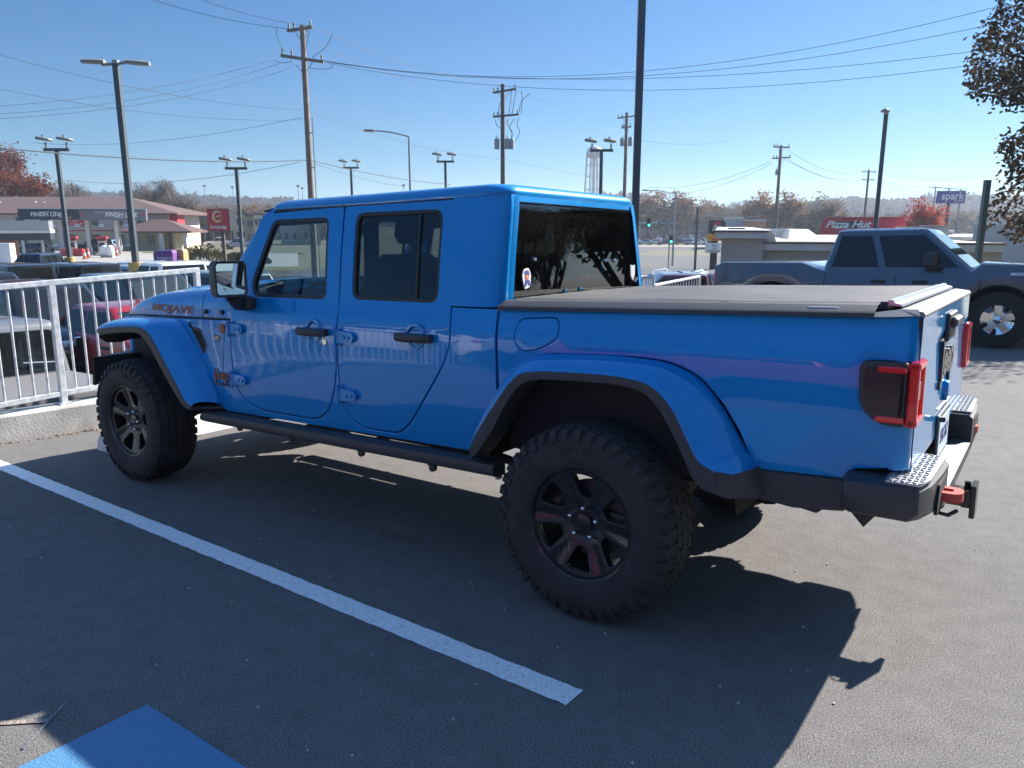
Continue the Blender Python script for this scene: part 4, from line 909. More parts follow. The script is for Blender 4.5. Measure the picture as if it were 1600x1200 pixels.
def make_car(kind, paint, M, label, cat, group=None, glass_m=None, lod=1, rim=None, rail=False):
    key = (kind, paint.name, (glass_m or M_TGL).name, lod, rim.name if rim else '', rail)
    if key in CARS:
        o = copy_tree(CARS[key]); o.matrix_world = M
        for k_ in ('label', 'category', 'group'):
            if k_ in o: del o[k_]
        tag(o, label, cat, group); return o
    S = SPEC[kind]; L, W, H = S['L'], S['W'], S['H']; hw = W/2; names = {'suv': 'parked_suv', 'sedan': 'parked_car', 'hatch': 'parked_hatchback', 'boxy': 'parked_off_roader', 'pickup': 'parked_pickup'}
    root = empty(names[kind], M, label, cat, group); CARS[key] = root; X = lambda f: (f-.5)*L
    xa = [X(S['ax'][0]), X(S['ax'][1])]; wr = S['wh']; ar = wr+.06; gc = .24 if kind in ('sedan', 'hatch') else (.30 if kind == 'suv' else .45)
    xs = sorted(set([round(X(f), 3) for f in (0, .01, .03, .07, .12, .28, .36, .42, .5, .58, .65, .70, .74, .86, .92, .96, .985, 1.0)]+[round(a+ar*math.cos(R(t)), 3) for a in xa for t in range(0, 181, 18)]+[round(a+s*(ar+.004), 3) for a in xa for s in (-1, 1)]+([round(X(S['xr'][0]), 3)+.001] if S['deck'] else [])))
    def zlow(x):
        z = gc
        for a in xa:
            if abs(x-a) < ar: z = max(z, wr+math.sqrt(max(0, ar*ar-(x-a)**2)))
        f = x/L+.5
        if f < .06: z += (.06-f)*3.0
        if f > .95: z += (f-.95)*2.4
        return z
    def ztop(x):
        f = x/L+.5; xf0 = S['xf'][0]
        if f > xf0: z = interp(f, [xf0, .90, .97, 1.0], [S['hood']+.02, S['hood']-.03, S['nose']-.02, S['nose']-.14])
        elif S['deck'] and f < S['xr'][0]: z = S['deck']-(max(0, .05-f)*1.2 if kind != 'pickup' else 0)
        else: z = S['belt']+.02
        if f < .02: z -= .05
        return z
    def plan(x):
        f = x/L+.5
        k = interp(f, [0, .02, .08, .2, .8, .90, .97, 1.0], [.90, .955, .99, 1, 1, .985, .90, .74]) if kind not in ('boxy', 'pickup') else interp(f, [0, .012, .05, .66, .97, 1.0], [.95, .985, 1, 1, .93 if kind == 'boxy' else .96, .90])
        return hw*k
    secs = []
    for x in xs:
        w = plan(x); zl, zt = zlow(x), ztop(x); hgt = zt-zl; sh = zt-.10
        half = [(0, zl), (w*.80, zl), (w*.955, zl+.02), (w*.985, zl+hgt*.12), (w, zl+hgt*.38), (w*.992, zl+hgt*.66), (w*.975, max(sh, zl+hgt*.72)), (w*.955, zt-.03), (w*.90, zt), (w*.55, zt+.022), (0, zt+.030)]
        if kind == 'pickup' and S['deck'] and x/L+.5 < S['xr'][0]: half = half[:7]+[(w*.97, zt-.01), (w*.94, zt), (w*.86, zt), (0, zt)]
        secs.append([(x, -y, z) for y, z in half]+[(x, y, z) for y, z in reversed(half[1:-1])])
    b = MB(); b.loft(secs, closed=True, cap0=True, cap1=True); body_o = b.build('body', paint, root, smooth=38)
    # cabin shell by height levels
    zb = S['belt']-.01; zt = H-.035
    if kind == 'pickup' : pass
    def lev(h, ins=0.0, z=None):
        x0 = X(S['xr'][0]+(S['xr'][1]-S['xr'][0])*h)+ins; x1 = X(S['xf'][0]+(S['xf'][1]-S['xf'][0])*h)-ins; w = hw*(.955+(S['wt']-.955)*h)-ins; r = .12 if kind not in ('boxy',) else .05; out = []
        for cx, cy, a0 in ((x1-r, w-r, 0), (x0+r, w-r, 90), (x0+r, -w+r, 180), (x1-r, -w+r, 270)):
            for k in range(5): a = R(a0+22.5*k); out.append((cx+r*math.cos(a), cy+r*math.sin(a), (zb+(zt-zb)*h) if z is None else z))
        return out
    b = MB(); b.loft([lev(h) for h in (0, .3, .6, .85, 1.0)]+[lev(1, .035, zt+.022), lev(1, .10, zt+.034), lev(1, .25, zt+.042), lev(1, .5, zt+.046)], closed=True, cap1=True); cab = b.build('cabin', paint, root, smooth=38)
    gm = glass_m or M_TGL
    def P3(s, h, sg): x = X(S['xr'][0]+(S['xr'][1]-S['xr'][0])*h); x1 = X(S['xf'][0]+(S['xf'][1]-S['xf'][0])*h); return (x+(x1-x)*s, sg*(hw*(.955+(S['wt']-.955)*h)+.004), zb+(zt-zb)*h)
    cuts = {'suv': (.05, .23, .25, .52, .54, .93), 'sedan': (.10, .46, .48, .90), 'hatch': (.07, .25, .27, .54, .56, .92), 'boxy': (.05, .29, .33, .58, .63, .93), 'pickup': (.06, .40, .45, .93)}[kind]
    for sg in (-1, 1):
        for i in range(0, len(cuts), 2):
            b = MB(); h0, h1 = .10, .88; s0, s1 = cuts[i], cuts[i+1]; q = []
            for (s, h) in ((s0, h0), (s0+.005, .5), (s0+.01, h1), (s1-.01, h1), (s1, .5), (s1+.0, h0)): q.append(P3(s, h, sg))
            b.add(q+[(x, y-sg*.015, z) for x, y, z in q], [(0, 1, 2, 3, 4, 5)]+[(k, (k+1) % 6, (k+1) % 6+6, k+6) for k in range(6)]); b.build('side_window', gm, root)
    for end, nm in ((0, 'rear_window'), (1, 'windscreen')):
        key_ = 'xf' if end else 'xr'; sgx = 1 if end else -1; q = []
        for (h, s) in ((.10, -1), (.5, -1), (.90, -1), (.90, 1), (.5, 1), (.10, 1)):
            q.append((X(S[key_][0]+(S[key_][1]-S[key_][0])*h)+sgx*.006, s*(hw*(.955+(S['wt']-.955)*h)-.11), zb+(zt-zb)*h))
        b = MB(); b.add(q+[(x-sgx*.02, y, z) for x, y, z in q], [(0, 1, 2, 3, 4, 5)]+[(k, (k+1) % 6, (k+1) % 6+6, k+6) for k in range(6)]); b.build(nm, gm, root)
    # wheels
    for a in xa:
        for sg in (-1, 1):
            b = MB(); y0 = sg*(hw-.13+(.10 if kind == 'boxy' else 0)); b.lathe([(.22, -.11), (wr-.04, -.115), (wr-.008, -.10), (wr, -.06), (wr, .06), (wr-.008, .10), (wr-.04, .115), (.22, .11)], 'Y', (a, y0, wr), 28); wh = b.build('wheel', M_TYRE2, root, smooth=40)
            b = MB(); f = sg*.10; rr = wr*.64; b.lathe([(rr*.90, f), (rr, f*1.08), (rr, -f)], 'Y', (a, y0, wr), 28); b.lathe([(0, f*.8), (rr*.22, f*.8), (rr*.26, f*.3)], 'Y', (a, y0, wr), 14)
            for k in range(5):
                an = R(72*k+18); c, s = math.cos(an), math.sin(an); b.add([(a+c*rr*.2-s*t, y0+yy, wr+s*rr*.2+c*t) for t in (-.045, .045) for yy in (f*.85, f*.3)]+[(a+c*rr*.96-s*t, y0+yy, wr+s*rr*.96+c*t) for t in (-.055, .055) for yy in (f, f*.5)], [(0, 2, 6, 4), (0, 1, 5, 4), (2, 3, 7, 6)])
            b.build('rim', rim or M_WHEELS, wh, smooth=30)
            b = MB(); b.lathe([(0, f*.2), (rr*.95, f*.2)], 'Y', (a, y0, wr), 20); b.build('wheel_well', M_DARK, wh)
            yi = sg*(hw-.30); n_ = 16; b = MB(); arc_ = [(a+(ar+.01)*math.cos(math.pi*k/n_), wr+(ar+.01)*math.sin(math.pi*k/n_)) for k in range(n_+1)]; b.add([(x, yi, z) for x, z in arc_], [tuple(range(n_+1))]); b.loft([[(x, yi, z), (x, sg*(hw-.03), z)] for x, z in arc_]); b.build('wheel_house', M_DARK, root)
            if rim:
                sg_ = sg; circ_ = [(rr*math.cos(2*math.pi*i/40), rr*math.sin(2*math.pi*i/40)) for i in range(40)]; hs = [rp([(q*math.cos(t0)-w_*math.sin(t0), q*math.sin(t0)+w_*math.cos(t0)) for q, w_ in ((rr*.50, -.018), (rr*.80, -.036), (rr*.86, 0), (rr*.80, .036), (rr*.50, .018))], .016, 2) for t0 in [R(360/7*k+54) for k in range(7)]]
                panel('rim_face', rim, circ_, lambda p_, q_, a=a, y0=y0, sg_=sg_: Vector((a+p_, y0+sg_*(.105-.035*math.sin(min(1, math.hypot(p_, q_)/(rr*.8))*3.0)), wr+q_)), wh, Vector((0, sg_, 0)), holes=hs, step=.03, edge=.006, depth=.02)
    for sg in (-1, 1):
        zz = S['nose']-.17; b = MB(); b.box(X(.955), X(.992), sg*(hw*.60), sg*(hw*.885), zz, zz+.13, bev=.03); b.build('headlight', M_HL, root, smooth=50)
        zz = S['belt']-.18; b = MB(); b.box(X(-.001), X(.03), sg*(hw*.78), sg*(hw*.965), zz-(.12 if kind in ('boxy', 'pickup') else 0), zz+.13, bev=.02); b.build('tail_light', M_TL, root, smooth=50)
        b = MB(); b.box(X(S['xf'][0])-.22, X(S['xf'][0])-.08, sg*(hw+.02), sg*(hw+.20), S['belt']+.0, S['belt']+.16, bev=.03); b.build('wing_mirror', paint if kind not in ('boxy',) else M_BLACKP, root, smooth=50)
    b = MB()
    if kind == 'boxy':
        for i in range(7): b.box(X(.992), X(1.003), -.30+.09*i, -.25+.09*i, .85, 1.06)
    else: b.box(X(.985), X(1.001), -hw*.55, hw*.55, S['nose']-.32, S['nose']-.16, bev=.02)
    b.build('grille', M_DARK, root)
    b = MB(); b.box(X(.96), X(1.012), -hw*.72, hw*.72, gc-.02, gc+.17, bev=.05); b.box(X(-.012), X(.03), -hw*.85, hw*.85, gc, gc+.20, bev=.05); b.build('bumper', M_BLACKP if kind in ('boxy', 'pickup') else M_DARK, root)
    if kind == 'boxy':
        for a in xa:
            for sg in (-1, 1):
                b = MB(); b.loft([[(a+(ar+dr)*math.cos(R(t)), sg*y, wr+(ar+dr)*math.sin(R(t))) for dr, y in ((.0, hw-.05), (.0, hw+.14), (.06, hw+.14), (.07, hw-.05))] for t in range(-5, 186, 19)], closed=True); b.build('fender_flare', M_BLACKP, root, smooth=40)
    if lod >= 2:                                   # door seams, handles, sill
        for sg in (-1, 1):
            fr = (S['xr'][0]+.01, (S['xr'][0]+S['xf'][0])/2+.005, S['xf'][0]+.015)
            for f in fr:
                b = MB(); x = X(f); b.loft([[(x-.006+d, sg*(yy*1.0025+.003), z) for d in (0, .012)] for yy, z in ((hw*.985, gc+.12), (hw, gc+.35), (hw*.993, (gc+S['belt'])*.6), (hw*.962, S['belt']-.05))])
                b.build('door_seam', M_DARK, root)
            for f in (fr[1]-.045, fr[2]-.06-.09):
                b = MB(); b.box(X(f)-.12, X(f)+.10, sg*(hw*.99), sg*(hw+.035), S['belt']-.19, S['belt']-.145, bev=.015); b.build('door_handle', M_BLACKP, root, smooth=50)
    if rail:
        b = MB()
        for sg in (-1, 1): b.tube([(X(.16), sg*hw*.66, zt+.05), (X(.2), sg*hw*.66, zt+.10), (X(.48), sg*hw*.66, zt+.10), (X(.53), sg*hw*.66, zt+.05)], .018, 6)
        b.build('roof_rail', M_ALU, root, smooth=50)
    return root
C_BLACK = cpaint('paint_black', (.010, .011, .013)); C_GREYC = cpaint('paint_charcoal', (.030, .033, .038)); C_NAVY = cpaint('paint_navy', (.012, .022, .055)); C_WHITE = cpaint('paint_car_white', (.72, .73, .74), 0)
C_SILV = cpaint('paint_silver', (.40, .43, .46), .6); C_RED = cpaint('paint_red', (.38, .015, .02)); C_MAR = cpaint('paint_maroon', (.09, .008, .018)); C_GREEN = cpaint('paint_green', (.035, .05, .045)); C_LBLUE = cpaint('paint_light_blue', (.22, .32, .45)); C_GUN = cpaint('paint_gunmetal', (.070, .086, .118), .35); C_GRN2 = cpaint('paint_sage', (.085, .10, .08)); C_GREY2 = cpaint('paint_grey', (.16, .165, .17), .3)
def car(kind, paint, u, d, a, label, cat='car', group=None, **k):
    p = gp(u, d); return make_car(kind, paint, VM(p, a), label, cat, group, **k)
gl = 'vehicles parked in the lower lot'
NY = -.24
# the second pickup of the near kind, grey cab and green body, right behind the railing: built like a boxy pickup seen from the tail
def near_pickup():
    p = gp(-20, 7.75); root = empty('parked_pickup', LOT @ T(-7.5, NY, -1.06, math.pi), 'grey roofed pickup with ribbed bed cover and red lamp bar directly behind the railing', 'pickup truck', gl)
    b = MB(); pr = [(-.15, 1.26), (-.13, 1.80), (-.06, 1.865), (.3, 1.88), (1.3, 1.87), (1.5, 1.82), (1.85, 1.27)]
    secs = []
    for w, dz in ((.80, -.05), (.80, 0),):
        pass
    prof = rp([(0, 1.20, 0), (.05, 1.80, .05), (.12, 1.875, .05), (1.45, 1.875, .12), (1.62, 1.80, .1), (2.0, 1.20, 0)], .05)
    for y, k in ((-.80, .0), (-.79, .40), (-.735, .85), (-.66, 1.0), (.66, 1.0), (.735, .85), (.79, .40), (.80, .0)):
        pass
    # cab lofted over height
    def lev(x0, x1, w, z, r=.09):
        out = []
        for cx, cy, a0 in ((x1-r, w-r, 0), (x0+r, w-r, 90), (x0+r, -w+r, 180), (x1-r, -w+r, 270)):
            for k in range(6): a = R(a0+18*k); out.append((cx+r*math.cos(a), cy+r*math.sin(a), z))
        return out
    b.loft([lev(0, 2.1, .80, 1.20), lev(.02, 2.0, .775, 1.4), lev(.045, 1.8, .73, 1.68), lev(.06, 1.72, .71, 1.79), lev(.085, 1.68, .68, 1.84), lev(.15, 1.6, .61, 1.868), lev(.3, 1.4, .45, 1.88)], closed=True, cap1=True)
    b.build('cabin', C_GREY2, root, smooth=50)
    pane = rp([(-.70, 1.30), (.70, 1.30), (.64, 1.76), (-.64, 1.76)], .07)
    panel('rear_window', M_TGL, pane, lambda y, z: Vector((-.004+(z-1.20)*.10*.92, y, z)), root, Vector((-1, 0, 0)), edge=.003, depth=.02)
    b = MB(); b.tube([(-.012, -.62, 1.40), (-.012, -.28, 1.425)], .008, 6); b.build('wiper', M_ALU, root)
    b = MB(); b.box(-1.62, 3.6, -.80, .80, .55, 1.16, bev=.05); b.box(-1.58, .02, -.80, .80, 1.1, 1.255, bev=.02); b.build('body', C_GRN2, root)
    b = MB(); b.box(-1.655, -1.60, -.74, .74, .62, 1.22, bev=.02); tg_ = b.build('tailgate', C_GRN2, root)
    b = MB(); b.box(-1.60, -.02, -.735, .735, 1.24, 1.275)
    for i in range(9): b.box(-1.585+.172*i, -1.425+.172*i, -.72, .72, 1.27, 1.292, bev=.006)
    b.build('bed_cover', mat('cover_grey', (.17, .165, .165), rough=.55), root)
    b = MB(); b.box(-1.675, -1.66, -.70, -.26, 1.155, 1.20, bev=.004); b.build('lamp_bar', M_TL, tg_)
    for sg in (-1, 1):
        b = MB(); b.box(-1.68, -1.60, sg*.68, sg*.83, .90, 1.14, bev=.02); b.build('tail_light', M_TL, root)
    for x in (-.75, 2.75):
        for sg in (-1, 1): b = MB(); b.lathe([(.2, -.12), (.39, -.12), (.41, -.08), (.41, .08), (.39, .12), (.2, .12)], 'Y', (x, sg*.80, .41), 24); b.lathe([(0, .06), (.2, .08)], 'Y', (x, sg*.80, .41), 16); b.build('wheel', M_TYRE2, root, smooth=40)
    return root
near_pickup()
grand = car('suv', C_BLACK, 57, 15.7, -35.5, 'black suv with a chrome slotted grille facing the railing, behind the grey roofed pickup', 'suv', gl, lod=2)
car('suv', C_BLACK, 228, 19.0, -35.5, 'black suv with pale windscreen sticker, standing right of the chrome grilled suv', 'suv', gl, lod=2, glass_m=M_LGL)
car('sedan', C_RED, 207, 14.4, -35.5, 'red car seen through the railing and the front wheel arch of the blue pickup', 'car', gl, lod=2)
car('boxy', C_BLACK, 0, 26.3, 144.5, 'black off-roader seen from behind at the left edge of the photo', 'off-roader', gl)
car('boxy', C_BLACK, 106, 27.6, 144.5, 'black off-roader seen from behind, left of the white crossover', 'off-roader', gl)
car('pickup', C_NAVY, 62, 41, 171, 'dark blue crew cab pickup side-on in front of the fuel station', 'pickup truck', gl)
car('sedan', C_GREYC, -25, 31, 170, 'dark sedan cut off by the left edge of the photo', 'car', gl)
car('hatch', C_WHITE, 196, 38, 186, 'white crossover facing left behind the black off-roader', 'car', gl)
car('suv', C_SILV, 196, 29.6, 144.5, 'silver suv beside the yellow-footed tall lamp post', 'suv', gl)
car('suv', C_WHITE, 226, 31, 144.5, 'white suv with dark rear window, left of the white off-roader', 'suv', gl)
car('boxy', C_WHITE, 284, 30.2, 144.5, 'white off-roader with black rear glass, left of the blue pickup door mirror', 'off-roader', gl)
car('suv', C_GREEN, 318, 22.5, 144.5, 'dark green suv just left of the blue pickup door mirror', 'suv', gl)
car('sedan', C_WHITE, 118, 22.0, 144.5, 'white car with red tail lamp between the two black suvs', 'car', gl)
car('suv', C_BLACK, -40, 20.0, -35.5, 'black suv half hidden behind the chrome grilled suv at the left edge', 'suv', gl)
car('pickup', C_WHITE, 268, 25.5, 144.5, 'white pickup tail standing below the white off-roader', 'pickup truck', gl)
b = MB()
for i in range(7): b.box(2.37, 2.43, -.60+.175*i, -.47+.175*i, .74, .92, bev=.02)
b.build('chrome_grille', M_CHROME, grand); b = MB()
for i in range(7): b.box(2.42, 2.436, -.585+.175*i, -.485+.175*i, .755, .905)
b.build('grille_slot', M_DARK, grand)
# fuel station vehicles
car('sedan', C_GREYC, 46, 93, 176, 'dark grey sedan by the small fuel canopy', 'car')
car('boxy', C_GREYC, 143, 99, 185, 'dark open off-roader at the fuel pumps under the large canopy', 'off-roader')
car('suv', C_LBLUE, 158, 104, 172, 'pale suv behind the fuel pump under the large canopy', 'suv')
car('pickup', C_WHITE, 345, 140, 185, 'white pickup far off in front of the grey building', 'pickup truck')
car('pickup', C_SILV, 374, 130, 180, 'silver pickup far off behind the red pylon sign', 'pickup truck')
# right side
car('suv', C_SILV, 1052, 25.5, -118, 'silver suv with roof rails behind the ramp railing', 'suv', rail=True)
car('pickup', C_MAR, 1066, 20.5, 178, 'maroon pickup behind the white ramp railing', 'pickup truck')
car('suv', C_RED, 1130, 31, 190, 'dark red suv peeking between the dark blue pickup bed and the beige building', 'suv')
far_specs = [('sedan', C_SILV, 1008, 222, 178), ('hatch', C_WHITE, 1022, 224, 182), ('sedan', C_NAVY, 1040, 222, 180), ('suv', C_GREYC, 1066, 224, 2), ('hatch', C_LBLUE, 1080, 223, 0), ('sedan', C_WHITE, 1092, 222, 0), ('suv', C_NAVY, 1098, 226, 0),
             ('pickup', C_RED, 1012, 268, 178), ('suv', C_WHITE, 1029, 270, 200), ('pickup', C_GREYC, 1064, 272, 0), ('suv', C_SILV, 1070, 268, 160), ('pickup', C_WHITE, 1080, 270, 180), ('suv', C_NAVY, 1100, 268, 0)]
far_lb = ['silver car first from the left in the nearer far row', 'white hatchback second from the left in the nearer far row', 'dark blue car beside the walk signal in the nearer far row', 'dark suv right of the traffic signal mast in the nearer far row', 'light blue hatchback in the nearer far row', 'white car in the nearer far row behind the black lamp post', 'navy suv at the right end of the nearer far row',
          'red pickup above the grass verge', 'white suv above the grass verge beside the red pickup', 'dark pickup above the grass verge', 'silver suv above the grass verge', 'white pickup above the grass verge behind the black lamp post', 'navy suv above the grass verge at the right end']
for (k_, c_, u_, d_, a_), lb_ in zip(far_specs, far_lb): car(k_, c_, u_, d_, a_, lb_, 'car', 'cars parked beyond the main road')
# the dark blue truck parked beyond (lot frame, facing right)
SPEC['pickup_big'] = dict(L=5.29, W=2.02, H=1.80, belt=1.14, hood=1.23, nose=1.13, xr=(.350, .385), xf=(.765, .635), wt=.84, wh=.425, ax=(.197, .830), deck=1.27)
ram_x = 0.78-(.830-.5)*5.29
SPEC['pickup'] , keep = SPEC['pickup_big'], SPEC['pickup']
ram = make_car('pickup', C_GUN, LOT @ T(ram_x, 10.9, 0.0, 0), 'dark blue-grey crew cab pickup with chrome wheels parked beyond the blue pickup', 'pickup truck', None, lod=2, rim=M_CHROME)
SPEC['pickup'] = keep
for o_ in [c for c in ram.children if c.name.startswith('wing_mirror')]: bpy.data.objects.remove(o_)
for sg in (-1, 1):
    e = MB(); e.box(.72, .90, sg*1.19, sg*1.03, 1.20, 1.44, bev=.03); e.box(.76, .98, sg*1.08, sg*.96, 1.16, 1.24, bev=.02)
    e.build('towing_mirror', M_BLACKP, ram)
Mt = Matrix(((1, 0, 0, 2.02), (0, 0, -1, -1.012), (0, 1, 0, 1.10), (0, 0, 0, 1)))
b = MB(); b.box(1.85, 2.20, -1.01, -.985, 1.075, 1.125, bev=.008); bd = b.build('fender_badge', M_ALU, ram); text('badge_lettering', 'HEAVY DUTY', .034, M_BLACKM, Matrix(((1, 0, 0, 2.025), (0, 0, -1, -1.0115), (0, 1, 0, 1.10), (0, 0, 0, 1))), bd, ext=.001)
# a maroon pickup mirrored in the paint; suv and dark car added for reflection contrast
make_car('suv', C_WHITE, LOT @ T(-7.6, -7.6, 0, R(180)), 'white suv added across the aisle for contrast in the paint reflections', 'suv', None)
make_car('sedan', C_GREYC, LOT @ T(4.9, -7.4, 0, R(180)), 'dark car added across the aisle for contrast in the paint reflections', 'car', None)
make_car('pickup', cpaint('paint_magenta', (.30, .02, .10)), LOT @ T(-1.0, -7.2, 0, R(180)), 'maroon pickup across the aisle, seen only as a reflection', 'pickup truck', None, rim=M_CHROME)
# railings
railing(LOT @ Matrix.Translation((-5.50, -4.25, 0)) @ Matrix.Rotation(0, 4, 'Z'), 5.17, 45, (.03, 1.29, 2.55, 3.79, 5.145), 1.10, .215, .0, 'railing', 'galvanised steel railing with round balusters on the concrete kerb') if False else None
def fence_main():
    y0, y1 = -6.6, .93; root = empty('railing', LOT @ T(-5.50, y0, 0), 'galvanised steel railing with round balusters on the concrete kerb, left of the blue pickup', 'railing')
    zt = lambda y: 1.300+.052*(y+y0); zb = lambda y: .340+.045*(y+y0)
    Ln = y1-y0
    for nm, zf, a in (('top_rail', zt, .024), ('bottom_rail', zb, .022)):
        b = MB(); b.loft([[(sx*a, yy, zf(yy)+sz*a) for sx, sz in ((-1, -.8), (-.8, -1), (.8, -1), (1, -.8), (1, .8), (.8, 1), (-.8, 1), (-1, .8))] for yy in (0, Ln)], closed=True, cap0=True, cap1=True); b.build(nm, M_RAIL, root)
    posts = [Ln-.025-1.365*i for i in range(6)]
    for y in posts:
        b = MB(); b.box(-.026, .026, y-.026, y+.026, .20, zt(y)-.025, bev=.004); b.box(-.055, .055, y-.05, y+.05, .20, .228+.02*(y+y0+1)); b.build('post', M_RAIL, root)
    y = Ln-.025-.113
    while y > 0:
        if min(abs(y-p) for p in posts) > .05:
            b = MB(); b.tube([(0, y, zb(y)+.02), (0, y, zt(y)-.02)], .0105, 8); b.build('baluster', M_RAIL, root, smooth=50)
        y -= .1138
fence_main()
def ramp_rail(u0, u1, d0, d1, v0, v1, drop, n, label):
    a = at(u0, v0, d0); c = at(u1, v1, d1); root = empty('ramp_railing', Matrix.Translation(a), label, 'railing', 'white ramp railings'); c = c-a
    mm = mat('rail_white', (.55, .56, .58), rough=.5, metal=.3)
    b = MB(); b.tube([(0, 0, 0), tuple(c)], .035, 6); b.tube([(0, 0, -drop), (c.x, c.y, c.z-drop)], .03, 6); b.build('rail', mm, root)
    for i in range(n+1):
        t = i/n; q = c*t; b = MB(); b.tube([(q.x, q.y, q.z-drop-(.25 if i in (0, n) else 0)), tuple(q)], .035 if i in (0, n) else .013, 6); b.build('post' if i in (0, n) else 'baluster', mm, root)
ramp_rail(1022, 1093, 16.6, 18.5, 446, 432, .92, 16, 'white railing rising to the right beside the ramp')
ramp_rail(1004, 1021, 17.2, 16.6, 434, 433, .92, 5, 'short level white railing beside the rear window of the blue pickup')
# ================================================================== buildings, signs, poles
def wtext(name, s, size, m, x, y, z, parent, **k): return text(name, s, size, m, Matrix(((1, 0, 0, x), (0, 0, -1, y), (0, 1, 0, z), (0, 0, 0, 1))), parent, **k)
M_CREAM = mat('cream_wall', (.55, .46, .30), rough=.85, noise_amt=.06, nscale=.5); M_PINKW = mat('pink_grey_wall', (.50, .43, .42), rough=.85); M_SHIN = mat('brown_shingle', (.125, .075, .068), rough=.9, noise_amt=.14, nscale=1.5)
M_REDT = mat('red_trim', (.50, .035, .04), rough=.5); M_WIN = mat('window_dark', (.03, .04, .05), rough=.08, spec=.8); M_FRAME = mat('window_frame', (.35, .34, .33), rough=.6); M_BEIGE = mat('beige_stucco', (.40, .36, .31), rough=.9, noise_amt=.05, nscale=1); M_BEIGE2 = mat('pale_fascia', (.56, .54, .49), rough=.8); M_ROOFW = mat('white_roof_membrane', (.62, .60, .56), rough=.8, noise_amt=.08, nscale=.4)
M_SIGNRED = mat('sign_red', (.55, .02, .045), rough=.45); M_SIGNDK = mat('sign_dark', (.022, .028, .035), rough=.5); M_GOLD = mat('sign_gold', (.75, .55, .22), rough=.4); M_SILVF = mat('canopy_grey', (.14, .155, .175), rough=.5); M_CANNAVY = mat('canopy_navy', (.022, .032, .048), rough=.5); M_BRICK = mat('brick', (.26, .12, .08), rough=.9, noise_amt=.2, nscale=2)
def face(u): return -math.degrees(math.atan((u-800)/FPX))
# motel
def motel():
    p = gp(60, 124); root = empty('motel', VM(p, 2), 'long two-storey cream motel with brown shingle roof behind the fuel station', 'motel')
    X0, X1, D = -32, 20.5, 14; W = lambda z0, z1, m, nm: None
    b = MB(); b.box(X0, X1, 0, D, -1, 3.05); w = b.build('wall', M_CREAM, root)
    b = MB(); b.box(X0, X1, -.02, D, 3.25, 5.7); b.build('upper_wall', M_PINKW, root)
    b = MB(); b.box(X0, X1+.02, -.06, D, 3.05, 3.25); b.build('red_band', M_REDT, root)
    b = MB(); b.box(X1, X1+1.2, 1.0, 4, 1.5, 5.7); b.build('red_end_panel', M_REDT, root)
    e = 1.1; zr = 8.6
    b = MB(); b.add([(X0-e, -e, 5.6), (X1+e+1, -e, 5.6), (X1+e+1, D+e, 5.6), (X0-e, D+e, 5.6), (X0-e, -e, 5.85), (X1+e+1, -e, 5.85), (X1+e+1, D+e, 5.85), (X0-e, D+e, 5.85), (X0+7, D/2, zr), (X1-9, D/2, zr)],
                    [(0, 1, 5, 4), (1, 2, 6, 5), (2, 3, 7, 6), (3, 0, 4, 7), (0, 3, 2, 1), (4, 5, 9, 8), (5, 6, 9), (6, 7, 8, 9), (7, 4, 8)]); b.build('roof', M_SHIN, root)
    for i in range(14):
        x = X0+2.2+3.8*i
        if x > X1-1: break
        for z0, z1 in ((.9, 2.6), (3.9, 5.3)):
            b = MB(); b.box(x, x+1.5, -.10, .05, z0, z1); f = b.build('window', M_FRAME, root); b = MB(); b.box(x+.08, x+1.42, -.13, -.09, z0+.08, z1-.08); b.build('pane', M_WIN, f)
        b = MB(); b.box(x+1.7, x+2.5, -.35, 0, 3.75, 4.15); b.box(x+1.7, x+2.5, -.35, 0, .65, 1.05); b.build('air_conditioner', M_WHITE, root)
    for x in (-9, -2.0): b = MB(); b.lathe([(0, .5), (.15, .45), (.15, 0)], 'Z', (x, 4.0, 7.3), 8); b.lathe([(0, .4), (.15, .35), (.15, -.2)], 'Z', (x+1.4, 4.0, 7.3), 8); b.build('roof_vent', M_WHITE, root)
    # portico
    px0, px1 = X1-4.5, X1+5.3
    b = MB(); b.box(px0+.6, px0+5.8, -4.2, 0, -1, 2.9); b.box(px1-3.3, px1-2.9, -3.8, -.5, -1, 2.9); b.build('lobby', M_CREAM, root)
    b = MB(); b.box(px0+2.9, px0+4.0, -4.3, -4.15, .9, 2.5); b.box(px0+5.3, px0+5.75, -4.26, -4.1, -1, 2.6); b.build('lobby_window', M_WIN, root)
    b = MB(); b.add([(px0-1.2, -6.2, 2.85), (px1+.6, -6.2, 2.85), (px1+.6, 1, 2.85), (px0-1.2, 1, 2.85), (px0-1.2, -6.2, 3.1), (px1+.6, -6.2, 3.1), (px1+.6, 1, 3.1), (px0-1.2, 1, 3.1), (px0+3.3, -2.6, 4.9), (px1-4.3, -2.6, 4.9)],
                    [(0, 1, 5, 4), (1, 2, 6, 5), (2, 3, 7, 6), (3, 0, 4, 7), (0, 3, 2, 1), (4, 5, 9, 8), (5, 6, 9), (6, 7, 8, 9), (7, 4, 8)]); b.build('portico_roof', M_SHIN, root)
    for x in (px0+1.6, px0+5.6, px1-.6): b = MB(); b.box(x-.28, x+.28, -5.9, -5.35, -1, 2.86); b.build('column', mat('column_white', (.62, .58, .53), rough=.7), root)
    b = MB(); b.box(5.2, 7.7, -.35, -.15, 3.95, 5.05, bev=.02); sg = b.build('wall_sign', M_SIGNRED, root); wtext('sign_lettering', 'EconoLodge', .40, M_WHITE, 6.45, -.355, 4.22, sg, ext=.01); b = MB(); b.loft([[(6.2+math.cos(R(a))*.45*k, -.36, 4.75+math.sin(R(a))*.20*k) for k in (1, .62)] for a in range(200, 400, 20)]); b.build('sign_swirl', M_WHITE, sg)
motel()
